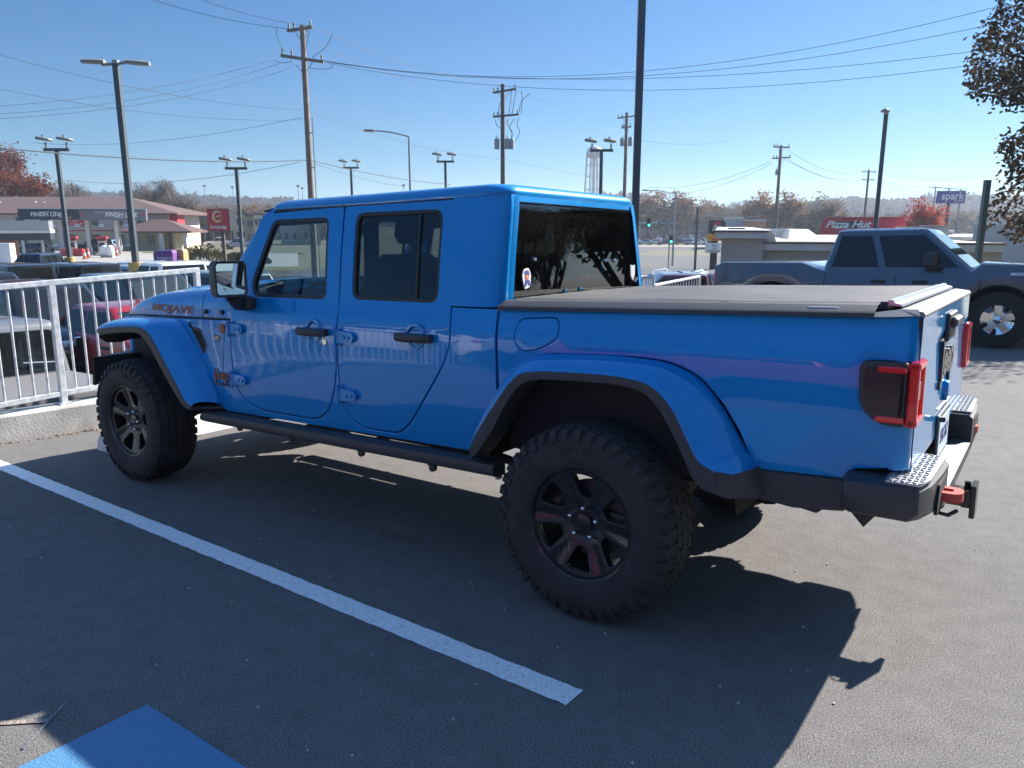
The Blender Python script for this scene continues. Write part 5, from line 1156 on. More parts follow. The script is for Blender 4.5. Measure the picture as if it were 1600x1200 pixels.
# fuel canopies
def canopy():
    p = gp(127, 94); root = empty('fuel_canopy', VM(p, 24), 'large dark fuel station canopy with lettered fascia on white columns', 'canopy')
    k = 94/FPX
    x0, x1 = (42-127)*k*.93, (227-127)*k*.93
    b = MB(); b.box(x0, .1, -.0, 9, 4.22, 5.42); b.build('navy_fascia', M_CANNAVY, root)
    b = MB(); b.box(.1, x1, -.04, 9, 4.12, 5.34); gf = b.build('grey_fascia', M_SILVF, root)
    b = MB(); b.box(x0, x1+.05, -.1, 9.1, 5.42, 5.52); b.build('roof_edge', M_ALU, root)
    for cx, s, nm in ((x0+3.9, .92, 'a'), (x0+9.9, 1.0, 'b')):
        y = -.06; m = M_WHITE
        wtext('fascia_lettering', 'FINISH LINE', .74*s, m, cx-1.0 if nm == 'a' else cx+.9, y, 4.78, root, ext=.02, shear=.18 if nm == 'b' else 0, bold=.012, sx=.92)
        b = MB(); b.box(cx-2.0*s, cx+.2*s, y-.01, y+.02, 5.06, 5.10); b.box(cx+.1*s, cx+1.7*s, y-.01, y+.02, 4.44, 4.48); b.build('lettering_bar', m, root)
    for fx, sx in ((x0+7.0, 1), (x0+12.8, -1)):
        b = MB()
        for i in range(4): b.add([(fx-sx*.1*i, -.06, 4.98-.14*i), (fx-sx*(1.0-.12*i), -.06, 5.05-.20*i), (fx-sx*(.2+.1*i), -.06, 4.90-.14*i)], [(0, 1, 2)])
        b.build('flame', M_SIGNRED, root, fix=False)
    for u in (98, 135, 175): 
        x = (u-127)*k; b = MB(); b.box(x-.22, x+.22, 1.2, 1.65, -.3, 4.3, bev=.03); b.box(x-.32, x+.32, 1.1, 1.75, -.3, .9); b.build('column', mat('column_paint', (.58, .56, .53), rough=.6), root)
        b = MB(); b.box(x-.22, x+.22, 5.6, 6.05, -.3, 4.3); b.build('column', M_CONC, root)
    for u in (112, 159):
        q = gp(u, 92); r2 = empty('fuel_pump', VM(q, 8), 'fuel pump with a red top under the large canopy, %s' % ('nearer the tall lamp post' if u == 112 else 'right of the middle column'), 'fuel pump', 'fuel pumps under the large canopy')
        b = MB(); b.box(-.95, .95, -.35, .35, -.05, .14); b.build('island', M_CONC, r2)
        b = MB(); b.box(-.42, .42, -.28, .28, .14, 1.75, bev=.04); b.build('cabinet', M_ALU, r2)
        b = MB(); b.box(-.30, .30, -.30, -.27, 1.0, 1.5); b.build('display', M_SIGNDK, r2)
        b = MB(); b.box(-.62, .62, -.32, .32, 1.98, 2.22, bev=.03); b.box(-.5, -.44, -.05, .05, 1.6, 2.0); b.box(.44, .5, -.05, .05, 1.6, 2.0); b.build('pump_top', M_REDT, r2)
        b = MB(); b.tube([(.45, -.2, 1.6), (.75, -.25, 1.2), (.6, -.25, .5), (.42, -.2, .9)], .03, 6); b.build('hose', M_DARK, r2)
    for u in (100, 118, 124): 
        q = gp(u, 90); b = MB(); b.box(-.35, .35, -.3, .3, 0, .85, bev=.03); o = b.build('merchandise_rack', M_REDT); o.matrix_world = VM(q); tag(o, 'low red display rack beside the fuel pumps, %s' % {100: 'left of the tall lamp post', 118: 'right of the tall lamp post', 124: 'left of the orange cone'}[u], 'display rack', 'red display racks')
    for u in (161, 170):
        q = gp(u, 86); root2 = empty('gas_tank', VM(q), 'small white gas tank on a stand near the fuel pumps, %s one' % ('left' if u == 161 else 'right'), 'gas tank', 'white gas tanks')
        b = MB(); b.lathe([(0, 1.35), (.30, 1.30), (.42, 1.1), (.42, .35), (.3, .2), (0, .15)], 'Z', n=16); b.build('tank', M_WHITE, root2, smooth=50); b = MB(); b.box(-.35, .35, -.3, .3, 0, .25); b.build('stand', M_CONC, root2)
    for u, d, lb in ((129, 82, 'orange and white traffic cone in front of the fuel pumps'), (135, 86, 'orange traffic cone half hidden beside the off-roader at the pumps'), (180, 92, 'orange traffic cone right of the large canopy column')):
        q = gp(u, d); root3 = empty('traffic_cone', VM(q), lb, 'traffic cone', 'orange traffic cones'); b = MB(); b.lathe([(.05, 1.05), (.07, 1.0), (.17, .06), (.17, 0)], 'Z', n=14); b.build('cone', mat('cone_orange', (.75, .12, .03), rough=.5), root3, smooth=50); b = MB(); b.lathe([(.114, .62), (.144, .36)], 'Z', n=14); b.build('stripe', M_WHITE, root3); b = MB(); b.box(-.25, .25, -.25, .25, 0, .05); b.build('foot', M_DARK, root3)
    # small canopy, left edge
    p = gp(-10, 78); root = empty('small_canopy', VM(p, 26), 'smaller grey ribbed canopy at the left edge with a brick pier', 'canopy'); k = 78/FPX
    b = MB(); b.box(-8, 4.9, 0, 5, 3.05, 3.95)
    for i in range(24): b.box(-7.8+.53*i, -7.6+.53*i, -.03, .02, 3.05, 3.95)
    b.build('ribbed_fascia', M_STEEL, root); b = MB(); b.box(-8, 5.0, -.1, 5, 2.7, 3.02); b.build('eave', M_ROOFW, root); b = MB(); b.box(-8, 4.9, .2, 5.2, 2.0, 2.7); b.build('soffit', M_CANNAVY, root)
    b = MB(); b.box(-3, 1.6, .8, 4, -.5, 2.1); b.build('pier', M_BRICK, root)
    for x in (2.4, 4.1): b = MB(); b.box(x-.12, x+.12, .4, .64, -.5, 2.1); b.build('post', M_STEEL, root)
    q = gp(2, 70); b = MB(); b.box(-.9, .9, -.4, .4, 0, 1.9, bev=.03); o = b.build('ice_chest', M_WHITE); o.matrix_world = VM(q); tag(o, 'white ice chest at the left edge near the brick pier', 'ice chest')
    q = gp(81.5, 80); b = MB(); b.tube([(0, 0, 0), (0, 0, 1.25)], .09, 10); o = b.build('bollard', M_DARK); o.matrix_world = VM(q); tag(o, 'black bollard left of the fuel pumps', 'bollard')
canopy()
# pylon sign of the motel
def pylon():
    d = 66; p = gp(351, d, 400); root = empty('pylon_sign', VM(p, 0), 'red pylon sign with a gold swirl on a brown post', 'sign'); k = d/FPX; z = lambda v: (349-v)*k+CAM.z-p.z
    b = MB(); b.box(-.13, .13, -.10, .10, -.3, z(358)); b.build('post', mat('post_brown', (.10, .08, .07), rough=.7), root)
    M2 = Matrix.Rotation(R(-24), 4, 'Z'); w = 1.22
    b = MB(); b.box(-w, w, -.42, .42, z(361), z(328), M=M2, bev=.02); f = b.build('sign_box', M_SIGNDK, root)
    b = MB(); b.box(-w+.05, w-.05, -.45, -.41, z(360.3), z(328.8), M=M2); fc = b.build('sign_face', M_SIGNRED, f)
    zc = z(339.5)
    b = MB()
    def arc(a0, a1, r0, w0, tilt=0): return [[(M2 @ Vector((math.cos(R(a))*(r0+s*wd(a, a0, a1, w0))*1.15, -.465, zc+math.sin(R(a))*(r0+s*wd(a, a0, a1, w0))))) for s in (-1, 1)] for a in range(a0, a1+1, 12)]
    def wd(a, a0, a1, w0): t = (a-a0)/(a1-a0); return w0*(.15+math.sin(math.pi*t)**.8)
    b.loft(arc(35, 335, .42, .095)); b.loft([[(M2 @ Vector((x, -.465, zc+zz))) for zz in (a_, c_)] for x, a_, c_ in ((-.20, -.02, .05), (0, -.03, .07), (.25, -.02, .08), (.46, .05, .16), (.44, .15, .26))]); b.build('swirl', M_GOLD, fc, fix=False)
    t = text('sign_lettering', 'EconoLodge', .38, M_WHITE, M2 @ Matrix(((1, 0, 0, 0), (0, 0, -1, -.465), (0, 1, 0, z(355)), (0, 0, 0, 1))), fc, ext=.01, bold=.006, sx=.98)
pylon()
# clothing donation boxes
for u, d, c, nm, lb, w, h, tx in ((260, 52, (.16, .06, .24), 'donation_box', 'purple donation box with white print beside the tan one', 1.25, 1.45, ['DONATE', 'CLOTHES', '& SHOES']), (281.5, 53, (.42, .28, .13), 'donation_box', 'tan donation box with dark script beside the purple one', .85, 1.5, ['Thrift', 'clothing', '& shoes'])):
    q = gp(u, d, 408); q.z -= -.15; root = empty(nm, VM(q, 4), lb, 'donation box', 'donation boxes by the access road'); m = mat('box_paint', c, rough=.5)
    b = MB(); b.prism([(-w/2, 0), (w/2, 0), (w/2, h), (-w/2, h+.0)], -.5, .5, 'Y'); b.prism([(-w/2, h), (w/2, h), (w/2-.08, h+.18), (-w/2+.08, h+.18)], -.45, .45, 'Y'); bx = b.build('bin', m, root)
    for i, s in enumerate(tx): wtext('box_lettering', s, .26 if c[2] > .2 else .24, M_WHITE if c[2] > .2 else M_DARK, .12 if c[2] > .2 else 0, -.505, h-.35-.33*i, bx, ext=.004, shear=0 if c[2] > .2 else .2)
# juniper, grass lawn by the motel drive
# grey building and townhouses
def block(name, u0, u1, d, v0, depth, m, label, cat, base=-3.5, a=0):
    p = gp((u0+u1)/2, d, 370); root = empty(name, VM(p, a+face((u0+u1)/2)), label, cat); k = d/FPX; w = (u1-u0)*k/2; z1 = (349-v0)*k+CAM.z-p.z
    b = MB(); b.box(-w, w, 0, depth, -1, z1); return root, b, w, z1, k
root, b, w, z1, k = block('grey_building', 292, 366, 168, 336.5, 20, None, 'long flat-roofed grey building with a brick base behind the red pylon sign', 'building')
b.build('wall', mat('grey_cladding', (.17, .17, .175), rough=.8), root)
bb = MB(); bb.box(-w-.05, w+.05, -.1, 20.1, -1, z1-3.6); bb.build('brick_base', M_BRICK, root); bb = MB(); bb.box(-w-.1, w+.1, -.15, 20.2, z1, z1+.25); bb.build('parapet', M_SIGNDK, root)
for i in range(6):
    x = -w+.6+i*1.75; bb = MB(); bb.box(x-.15, x+.15, -.16, -.08, -1, z1-3.6); bb.build('pilaster', M_BEIGE2, root)
for i, (u0, u1, v0, c) in enumerate(((366, 386, 336, (.60, .52, .36)), (386, 398, 339, (.36, .30, .20)), (398, 412, 337, (.60, .52, .36)), (440, 470, 338, (.55, .5, .4)), (470, 500, 336, (.36, .30, .20)))):
    lbl = ['cream townhouse right of the red pylon sign', 'tan townhouse behind the blue pickup roof pillar', 'cream townhouse at the edge of the blue pickup windscreen', 'cream townhouse seen through the front door window', 'tan townhouse seen through the front door window'][i]
    root, b, w, z1, k = block('townhouse', u0, u1, 165, v0, 10, None, lbl, 'house'); b.build('wall', mat('house_wall', c, rough=.85), root); bb = MB(); bb.box(-w, w, -.2, 10, z1, z1+.3); bb.build('roof', M_SIGNDK, root)
    root['group'] = 'townhouses'
    for zz in (z1-2.2, z1-5.0):
        for x in (-w*.45, w*.35): bb = MB(); bb.box(x-.3, x+.4, -.08, .02, zz, zz+1.4); f = bb.build('window', M_FRAME, root); bb = MB(); bb.box(x-.24, x+.34, -.10, -.07, zz+.06, zz+1.34); bb.build('pane', M_WIN, f)
# beige building with white roof (right)
def beige():
    d = 39; p = gp(1150, d, 372); root = empty('beige_building', VM(p, -15), 'low beige building with a white flat roof and parapets, beyond the dark blue pickup', 'building'); k = d/FPX; Z = lambda v, dd: (349-v)*dd/FPX+CAM.z-p.z
    X = lambda u, dd: ((u-800)*dd-(1150-800)*d)/FPX
    za = Z(361.5, d)
    b = MB(); b.box(X(1119, d)+.35, X(1190, d), 0, 22, -1.5, za-.1); b.box(X(1190, d), X(1520, d), .6, 22, -1.5, Z(378, d)); b.build('wall', M_BEIGE, root)
    b = MB(); b.box(X(1119, d), X(1190, d)+.15, -.35, 22, Z(372, d), za-.05); b.box(X(1186, d), X(1520, d), .25, 1, Z(390, d), Z(380, d)); b.build('fascia', M_BEIGE2, root)
    b = MB(); b.box(X(1119, d)-.05, X(1190, d)+.2, -.40, 22, za-.05, za+.03); b.box(X(1185, d), X(1520, d), .2, 1, Z(380, d), Z(378, d)+.03); b.build('roof_edge_trim', mat('trim_dark', (.10, .08, .07), rough=.6), root)
    b = MB(); b.box(X(1119, d), X(1188, d)+.1, -.30, 28, za+.031, za+.06); b.box(X(1190, d), X(1450, d), .9, 28, Z(378, d)-.2, Z(378, d)-.02); b.build('roof_membrane', M_ROOFW, root)
    b = MB(); x1 = X(1188, d)
    b.prism([(x1, Z(378, d)), (x1+.75, Z(378, d)), (x1+.5, za+.05), (x1, za+.05)], .7, 26, 'Y'); b.box(x1, X(1300, d), 15, 16, Z(378, d), za+.0); 
    b.add([(X(1248, d), 9, Z(378, d)), (X(1300, d)+.2, 9, Z(378, d)), (X(1290, d), 11.5, za+.0), (X(1256, d), 11.5, za+.0), (X(1248, d), 15, Z(378, d)), (X(1300, d)+.2, 15, Z(378, d)), (X(1290, d), 15, za+.0), (X(1256, d), 15, za+.0)], [(0, 1, 2, 3), (3, 2, 6, 7), (0, 3, 7, 4), (1, 5, 6, 2)])
    b.build('inner_parapet', M_ROOFW, root)
    b = MB(); b.box(X(1139, d), X(1166, d), 4, 6, za+.06, za+.14); b.build('roof_hatch', M_SIGNDK, root)
    for u0, u1, v0, v1, yy in ((1355, 1390, 355.5, 366, 3.0), (1395, 1427, 353.5, 366, 2.0)):
        dd = d+yy; q = gp(1150, 39); r2 = empty('rooftop_unit', VM(p, -15) @ Matrix.Translation((X((u0+u1)/2, dd), yy, Z(378, d)-.02)), 'beige air conditioning unit on the white roof, %s of the pair' % ('left' if u0 < 1360 else 'right'), 'air conditioner', 'rooftop air conditioners'); hw_ = (u1-u0)*dd/FPX/2; hh = Z(v0, dd)-Z(378, d)
        b = MB(); b.box(-hw_, hw_, 0, 1.0, 0, hh, bev=.02); b.build('cabinet', M_BEIGE2, r2); b = MB(); b.box(-hw_-.04, hw_+.04, -.05, 1.05, hh, hh+.05); b.build('lid', M_BEIGE, r2)
        b = MB()
        for i in range(7): b.box(-hw_+.08, hw_-.35, -.015, .0, .15+.08*i, .19+.08*i)
        b.build('grille', M_STEEL, r2)
beige()
# restaurant with red roof band, behind
def restaurant():
    d = 84; p = gp(1345, d, 372); root = empty('restaurant', VM(p, -24), 'restaurant with a red sloped roof band and white script lettering', 'restaurant'); k = d/FPX; Z = lambda v: (349-v)*k+CAM.z-p.z
    w = 61*k
    b = MB(); b.box(-w+1, w, .5, 14, -1, Z(362)); b.build('wall', M_BRICK, root)
    b = MB(); b.prism([(-w, Z(366)), (w-.6, Z(366)), (w-.6, Z(343)), (-w+.35, Z(343))], -.2, .4, 'Y'); b.prism([(-w+.3, Z(356)), (w, Z(356)), (w-.2, Z(342)), (-w+.6, Z(342))], .4, 12, 'Y'); b.build('roof_band', M_SIGNRED, root)
    b = MB(); b.box(-w+1.5, w-4.5, -.26, -.2, Z(357), Z(346.5)); sgn = b.build('sign_board', mat('board_dark', (.06, .03, .04), rough=.5), root)
    b = MB(); b.box(-w+.3, w-.3, -.3, .5, Z(342), Z(342)+.12); b.build('coping', M_REDT, root)
    wtext('sign_lettering', 'Pizza Hut', 1.02, M_WHITE, -1.45, -.30, Z(351.5), sgn, ext=.02, shear=.35, bold=.025, sx=1.12)
    b = MB(); b.box(-w+1.5, w-5.5, -.3, -.27, Z(357), Z(356.4)); b.build('underline', M_WHITE, sgn)
restaurant()
def pylon2():
    d = 80; p = gp(1115, d, 414); root = empty('pylon_sign', VM(p, 0), 'dark pylon sign with a red roof emblem, yellow band and white letter board', 'sign'); k = d/FPX; Z = lambda v: (349-v)*k+CAM.z-p.z; X = lambda u: (u-1115)*k
    b = MB(); b.box(X(1109), X(1119), -.15, .15, 0, Z(364)); b.build('post', M_SIGNDK, root)
    b = MB(); b.box(X(1104), X(1130), -.2, .2, Z(365), Z(344.5), bev=.1); s1 = b.build('sign_box', M_SIGNDK, root)
    b = MB(); b.add([(X(1109), -.22, Z(352.5)), (X(1111), -.22, Z(349.5)), (X(1114), -.22, Z(347.8)), (X(1118), -.22, Z(347)), (X(1121), -.22, Z(348.6)), (X(1124.5), -.22, Z(351)), (X(1117), -.22, Z(351.2))], [(0, 1, 2, 3, 4, 5, 6)]); b.build('roof_emblem', M_SIGNRED, s1, fix=False)
    wtext('sign_lettering', 'Pizza', .42, M_WHITE, X(1117), -.225, Z(354.5), s1, ext=.01, shear=.35, bold=.01); wtext('sign_lettering', 'Hut', .42, M_WHITE, X(1113.5), -.225, Z(359), s1, ext=.01, shear=.35, bold=.01)
    b = MB(); b.prism(rp([(X(1103), Z(376)), (X(1134), Z(376)), (X(1134), Z(367)), (X(1119), Z(363.5), .2), (X(1103), Z(367.5))], .05), -.22, .22, 'Y'); s2 = b.build('yellow_band', mat('sign_yellow', (.75, .36, .03), rough=.5), root)
    wtext('sign_lettering', 'WingStreet', .26, M_REDT, X(1117), -.235, Z(373.5), s2, ext=.01, bold=.006); b = MB(); b.box(X(1113.4), X(1116.6), -.24, -.22, Z(370.5), Z(366.5)); b.build('band_emblem', M_REDT, s2)
    b = MB(); b.box(X(1101), X(1124), -.18, .18, Z(394), Z(379), bev=.04); s3 = b.build('letter_board', M_WHITE, root)
    for s, v in (('BOGO', 383), ('9.49', 387.4), ('WEDNESDAY', 391.6)): wtext('sign_lettering', s, .26, M_DARK, X(1114), -.19, Z(v), s3, ext=.01, sx=.8)
pylon2()
# purple sign, warehouse, distant shops
def spark():
    d = 135; p = gp(1478, d, 372); root = empty('billboard', VM(p, 0), 'purple sign with white lettering standing above the red tree', 'sign'); k = d/FPX; Z = lambda v: (349-v)*k+CAM.z-p.z; X = lambda u: (u-1478)*k
    b = MB(); b.box(X(1457.5), X(1499), -.3, .3, Z(320), Z(301.5)); s = b.build('sign_box', mat('sign_purple', (.10, .06, .28), rough=.5), root); wtext('sign_lettering', 'spark', 1.75, M_WHITE, X(1479.5), -.32, Z(309.5), s, ext=.02, bold=.02); wtext('sign_lettering', 'by hilton', .45, M_WHITE, X(1490), -.32, Z(316.3), s, ext=.02)
    b = MB(); b.box(X(1474), X(1477.5), -.2, .2, -.3, Z(320)); b.build('post', M_SIGNDK, root)
spark()
def simple_shed(name, u0, u1, d, v0, v1, m, lb, depth=14, cat='building', band=None):
    p = gp((u0+u1)/2, d, 372); root = empty(name, VM(p, face(u0 if u0 > 800 else u1)), lb, cat); k = d/FPX; Z = lambda v: (349-v)*k+CAM.z-p.z; w = (u1-u0)*k/2
    b = MB(); b.box(-w, w, 0, depth, -1.5, Z(v0)); b.build('wall', m, root); b = MB(); b.box(-w-.1, w+.1, -.12, depth, Z(v0), Z(v0)+.3); b.build('roof', M_ROOFW if band is None else band, root); return root, w, Z
simple_shed('warehouse', 1536, 1720, 58, 352, 400, mat('metal_siding', (.42, .42, .41), rough=.6), 'pale metal warehouse at the right edge behind the leaves')
simple_shed('shop', 1440, 1526, 98, 371, 380, mat('shop_wall', (.34, .33, .36), rough=.7), 'low grey shop strip right of the red tree')
r_, w_, Z_ = simple_shed('shop', 1412, 1530, 76, 374, 390, M_BRICK, 'low brick shop beyond the dark blue pickup bonnet')
simple_shed('shop', 1130, 1158, 190, 343, 368, mat('shop_grey', (.3, .33, .36), rough=.7), 'small grey shop behind the dark pylon sign')
simple_shed('shop', 1161, 1194, 185, 346, 368, mat('shop_orange', (.45, .16, .07), rough=.7), 'orange brick shop behind the beige building')
simple_shed('trailer', 1075, 1103, 290, 362, 372, mat('trailer_white', (.5, .5, .48), rough=.6), 'long white trailer box beyond the far parked cars', 3, 'trailer')
simple_shed('kiosk', 1474, 1487, 88, 364, 378, mat('kiosk_dark', (.08, .09, .08), rough=.6), 'small dark kiosk under the purple sign', 3, 'kiosk')
q = gp(1548, 52); make_car('pickup', C_LBLUE, VM(q, -80), 'blue pickup parked in front of the pale warehouse', 'pickup truck')
# ---------------------------------------------------------------- poles and lamps
M_POLE = mat('pole_bronze', (.075, .092, .102), rough=.5, metal=.3); M_WOOD = mat('pole_wood', (.21, .165, .13), rough=.9, noise_amt=.2, nscale=3); M_WOODD = mat('pole_wood_dark', (.10, .085, .08), rough=.9, noise_amt=.2, nscale=3); M_GALV = mat('pole_galvanised', (.30, .32, .34), rough=.5, metal=.5); M_YEL = mat('base_yellow', (.50, .36, .12), rough=.8)
M_LAMPG = mat('lamp_housing', (.22, .22, .20), rough=.6); M_GREENP = mat('pole_green', (.15, .19, .165), rough=.6)
def pole_root(name, u, v, d, label, cat, group=None, a=0):
    p = at(u, v, d); p.z = G(p.x, p.y)
    return empty(name, VM(p, a), label, cat, group), (lambda vv: at(u, vv, d).z-p.z)
gL = 'parking lot lamp posts'
def twin_flood(u, v, vt, d, label, base_v=None, a=0, w=.55, r=.09):
    root, Z = pole_root('lamp_post', u, v, d, label, 'lamp post', gL, a); zt = Z(vt)
    b = MB(); b.box(-r, r, -r, r, -.2, zt-.75); b.build('pole', M_POLE, root); b = MB(); b.box(-w-.12, w+.12, -.07, .07, zt-.75, zt-.60); b.build('crossbar', M_POLE, root)
    for s in (-1, 1):
        b = MB(); b.tube([(s*w, 0, zt-.6), (s*w, 0, zt-.3)], .05, 6); b.box(-.40, .36, -.24, .24, -.075, .075, M=Matrix.Translation((s*w-.05, 0, zt-.14)) @ Matrix.Rotation(R(8), 4, 'Y'), bev=.08); b.tube([(s*w-.12, 0, zt-.1), (s*w-.12, 0, zt+.08)], .05, 6); b.build('floodlight', M_LAMPG, root, smooth=50)
    if base_v: b = MB(); b.lathe([(.26, Z(base_v)), (.26, -.3)], 'Z', n=16); b.lathe([(0, Z(base_v)), (.26, Z(base_v))], 'Z', n=16); b.build('foot', M_YEL, root)
twin_flood(100, 330, 213, 42, 'twin floodlight post with yellow foot in front of the fuel canopy', 402)
twin_flood(374, 330, 245, 48, 'twin floodlight post right of the red pylon sign')
twin_flood(549, 280, 249, 66, 'twin floodlight post above the front door of the blue pickup')
twin_flood(696, 270, 238, 60, 'twin floodlight post above the rear door of the blue pickup')
twin_flood(939, 270, 216, 46, 'twin floodlight post in front of the water tower', a=0)
def led_lamp(u, v, vt, d, label, heads, base_v=None, r=.095, hl=1.05, a=0, m=None):
    root, Z = pole_root('lamp_post', u, v, d, label, 'lamp post', gL, a); zt = Z(vt); b = MB(); b.box(-r, r, -r, r, -.3, zt); b.build('pole', m or M_POLE, root); b = MB(); b.box(-r*1.1, r*1.1, -r*1.1, r*1.1, zt, zt+.12, bev=.02); b.build('cap', M_GALV, root)
    for (s, tilt) in heads:
        b = MB(); b.tube([(0, 0, zt), (s*.45, 0, zt+.02*s*tilt)], .045, 6)
        b.loft([[(s*(.35+t*hl*.75), y*w, zt+.06-.02*t*tilt*s+z) for y, z in ((-1, -.05), (-1, .03), (-.5, .07), (.5, .07), (1, .03), (1, -.05))] for t, w in ((0, .10), (.15, .16), (.6, .17), (1, .08))], closed=True, cap0=True, cap1=True); b.build('lamp_head', M_LAMPG, root, smooth=50)
    if base_v: b = MB(); b.lathe([(.24, Z(base_v)), (.24, -.3)], 'Z', n=18); b.lathe([(0, Z(base_v)), (.24, Z(base_v))], 'Z', n=18); b.build('foot', M_YEL, root)
    return root
led_lamp(197, 260, 100, 26, 'tall lamp post with two long flat heads and a yellow foot, behind the left railing', ((-1, 1), (1, 3)), 410, r=.085, hl=.98)
led_lamp(1376, 270, 178, 34, 'slender dark lamp post rising behind the cab of the dark blue pickup', ((-1, 0),), r=.085, hl=.5, a=60)
led_lamp(1088, 370, 324, 76, 'dark lamp post with two small heads left of the dark pylon sign', ((-1, 0), (1, 0)), r=.10, hl=.75)
root, Z = pole_root('lamp_post', 998, 160, 17.0, 'thick dark metal post rising out of the picture behind the blue pickup', 'lamp post', gL); b = MB(); b.box(-.072, .072, -.072, .072, -.3, Z(-210)); b.build('pole', M_POLE, root); b = MB(); b.loft([[(s*t, y*.17, Z(-210)+z) for y, z in ((-1, -.05), (-.5, .07), (.5, .07), (1, -.05))] for s in (1, -1) for t in (.1, 1.1)]) ; b.build('lamp_head', M_LAMPG, root)
root, Z = pole_root('steel_post', 1536, 340, 15.5, 'plain green-grey steel post leaning out beside the leafy tree', 'post'); b = MB(); b.box(-.05, .05, -.05, .05, -.3, Z(283)); b.build('post', M_GREENP, root); b = MB(); b.box(-.053, .053, -.053, .053, Z(283), Z(283)+.02); b.build('cap', M_GREENP, root)
# cobra-head street lamps
def cobra(u, v, vt, d, reach, label, r=.10, drop=.0):
    root, Z = pole_root('street_lamp', u, v, d, label, 'street lamp', 'street lamps'); zt = Z(vt)
    b = MB(); b.tube([(0, 0, -.3), (0, 0, zt)], r, 8, r2=r*.7); b.build('pole', M_GALV, root, smooth=50)
    b = MB(); pts = [(reach*t, 0, zt-.1+.40*math.sin(R(90*t))+.12) for t in (0, .1, .25, .5, .75, 1)]; b.tube(pts, .05, 6); b.build('arm', M_GALV, root, smooth=50)
    s = 1 if reach > 0 else -1; b = MB(); b.box(0, .75, -.16, .16, -.10, .06, M=Matrix.Translation((reach if s > 0 else reach-.75, 0, zt+.45)), bev=.05); b.build('lamp_head', M_LAMPG, root, smooth=50); return root, Z, zt
cobra(640, 260, 214, 56, -2.4, 'curved-arm street lamp above the rear door window of the blue pickup')
root, Z, zt = cobra(1053, 360, 303, 92, -3.2, 'steel signal mast with a lamp arm, green street sign and signal heads', .13); root.name = 'signal_mast'; root['category'] = 'traffic signal'
b = MB(); b.tube([(0, 0, Z(349)), (-7, 0, Z(347.5))], .09, 8); b.build('mast_arm', M_GALV, root)
b = MB(); b.box(-1.9, -.65, -.12, -.06, Z(350.8), Z(347.0)); s = b.build('street_sign', mat('sign_green', (.01, .22, .13), rough=.5), root); wtext('sign_lettering', 'Fairview', .24, M_WHITE, -1.28, -.125, Z(348.9), s, ext=.01)
for x, v0 in ((-3.0, 341.5), (-2.85, 367.7)):
    z0 = Z(v0+13); b = MB(); b.box(x-.2, x+.2, -.15, .15, z0, z0+1.05, bev=.04); h_ = b.build('signal_head', M_DARK, root); b = MB(); b.lathe([(0, -.04), (.13, -.03), (.13, .02)], 'Y', (x, -.16, z0+.2), 12); b.build('green_light', mat('signal_green', (.02, .5, .35), emit=(.05, 1, .7), estr=2.0), h_); break
root, Z = pole_root('signal_post', 1046, 372, 80, 'thin signal post with a green light left of the signal mast', 'traffic signal'); b = MB(); b.tube([(0, 0, -.2), (0, 0, Z(352))], .07, 8); b.build('post', M_GALV, root); b = MB(); b.box(-.02, .35, -.15, .15, Z(379.5), Z(368), bev=.03); h_ = b.build('signal_head', M_DARK, root); b = MB(); b.lathe([(0, -.04), (.11, -.03), (.11, .02)], 'Y', (.16, -.16, Z(377.5)), 12); b.build('green_light', bpy.data.materials['signal_green'], h_)
for u, vt, d in ((320, 289, 320), (363.5, 291, 330), (466, 289, 310), (472.5, 292.5, 340), (631, 288, 330)):
    root, Z = pole_root('stadium_light', u, 300, d, 'thin stadium light pole on the horizon, %s' % {320: 'above the grey building', 363.5: 'above the red pylon sign', 466: 'left of the pair beside the wooden pole', 472.5: 'right of the pair beside the wooden pole', 631: 'above the blue pickup roof'}[u], 'light pole', 'stadium lights on the horizon'); b = MB(); b.tube([(0, 0, 0), (0, 0, Z(vt))], .12, 6); b.build('pole', M_GALV, root); b = MB(); b.box(-.6, .6, -.2, .2, Z(vt)-.8, Z(vt), bev=.1); b.build('lamp_cluster', M_GALV, root)
# utility poles: returns attachment points in world
gU = 'wooden utility poles'
def upole(u, v, vt, d, label, r, arms, m=None, a=0, cans=(), n=10):
    root, Z = pole_root('utility_pole', u, v, d, label, 'utility pole', gU, a); zt = Z(vt); b = MB(); b.tube([(0, 0, -.3), (0, 0, zt)], r, n, r2=r*.68); b.build('pole', m or M_WOOD, root, smooth=50); M = root.matrix_world
    for (va, x0, x1, tilt) in arms:
        z = Z(va); b = MB(); b.box(x0, x1, -.06, .06, -.07, .07, M=Matrix.Translation((0, -.15, z)) @ Matrix.Rotation(R(tilt), 4, 'Y')); b.build('crossarm', m or M_WOOD, root)
        b = MB(); b.tube([(x0*.55, -.15, z), (0, -.1, z-.75)], .02, 5); b.tube([(x1*.55, -.15, z), (0, -.1, z-.75)], .02, 5); b.build('brace', M_GALV, root)
        for x in (x0+.1, x1-.1, x0*.5): b = MB(); b.lathe([(0, .28), (.05, .25), (.07, .18), (.04, .12), (.06, .06), (.03, 0)], 'Z', (x, -.15, z+.07-math.sin(R(tilt))*x), 8); b.build('insulator', M_LAMPG, root)
    for (x, va, rr, hh) in cans:
        z = Z(va); b = MB(); b.lathe([(0, hh), (rr*.9, hh), (rr, hh*.95), (rr, .03), (0, 0)], 'Z', (x, -.25, z), 12); b.tube([(x, -.25, z+hh), (x, -.25, z+hh+.25)], .04, 6); b.build('transformer', mat('transformer_grey', (.30, .33, .32), rough=.5), root, smooth=40)
    return root, Z
A, ZA = upole(479, 170, 40, 42, 'tall wooden utility pole with two crossarms above the front door', .19, ((46, -.75, .55, -8), (93, -1.15, 1.05, 8)))
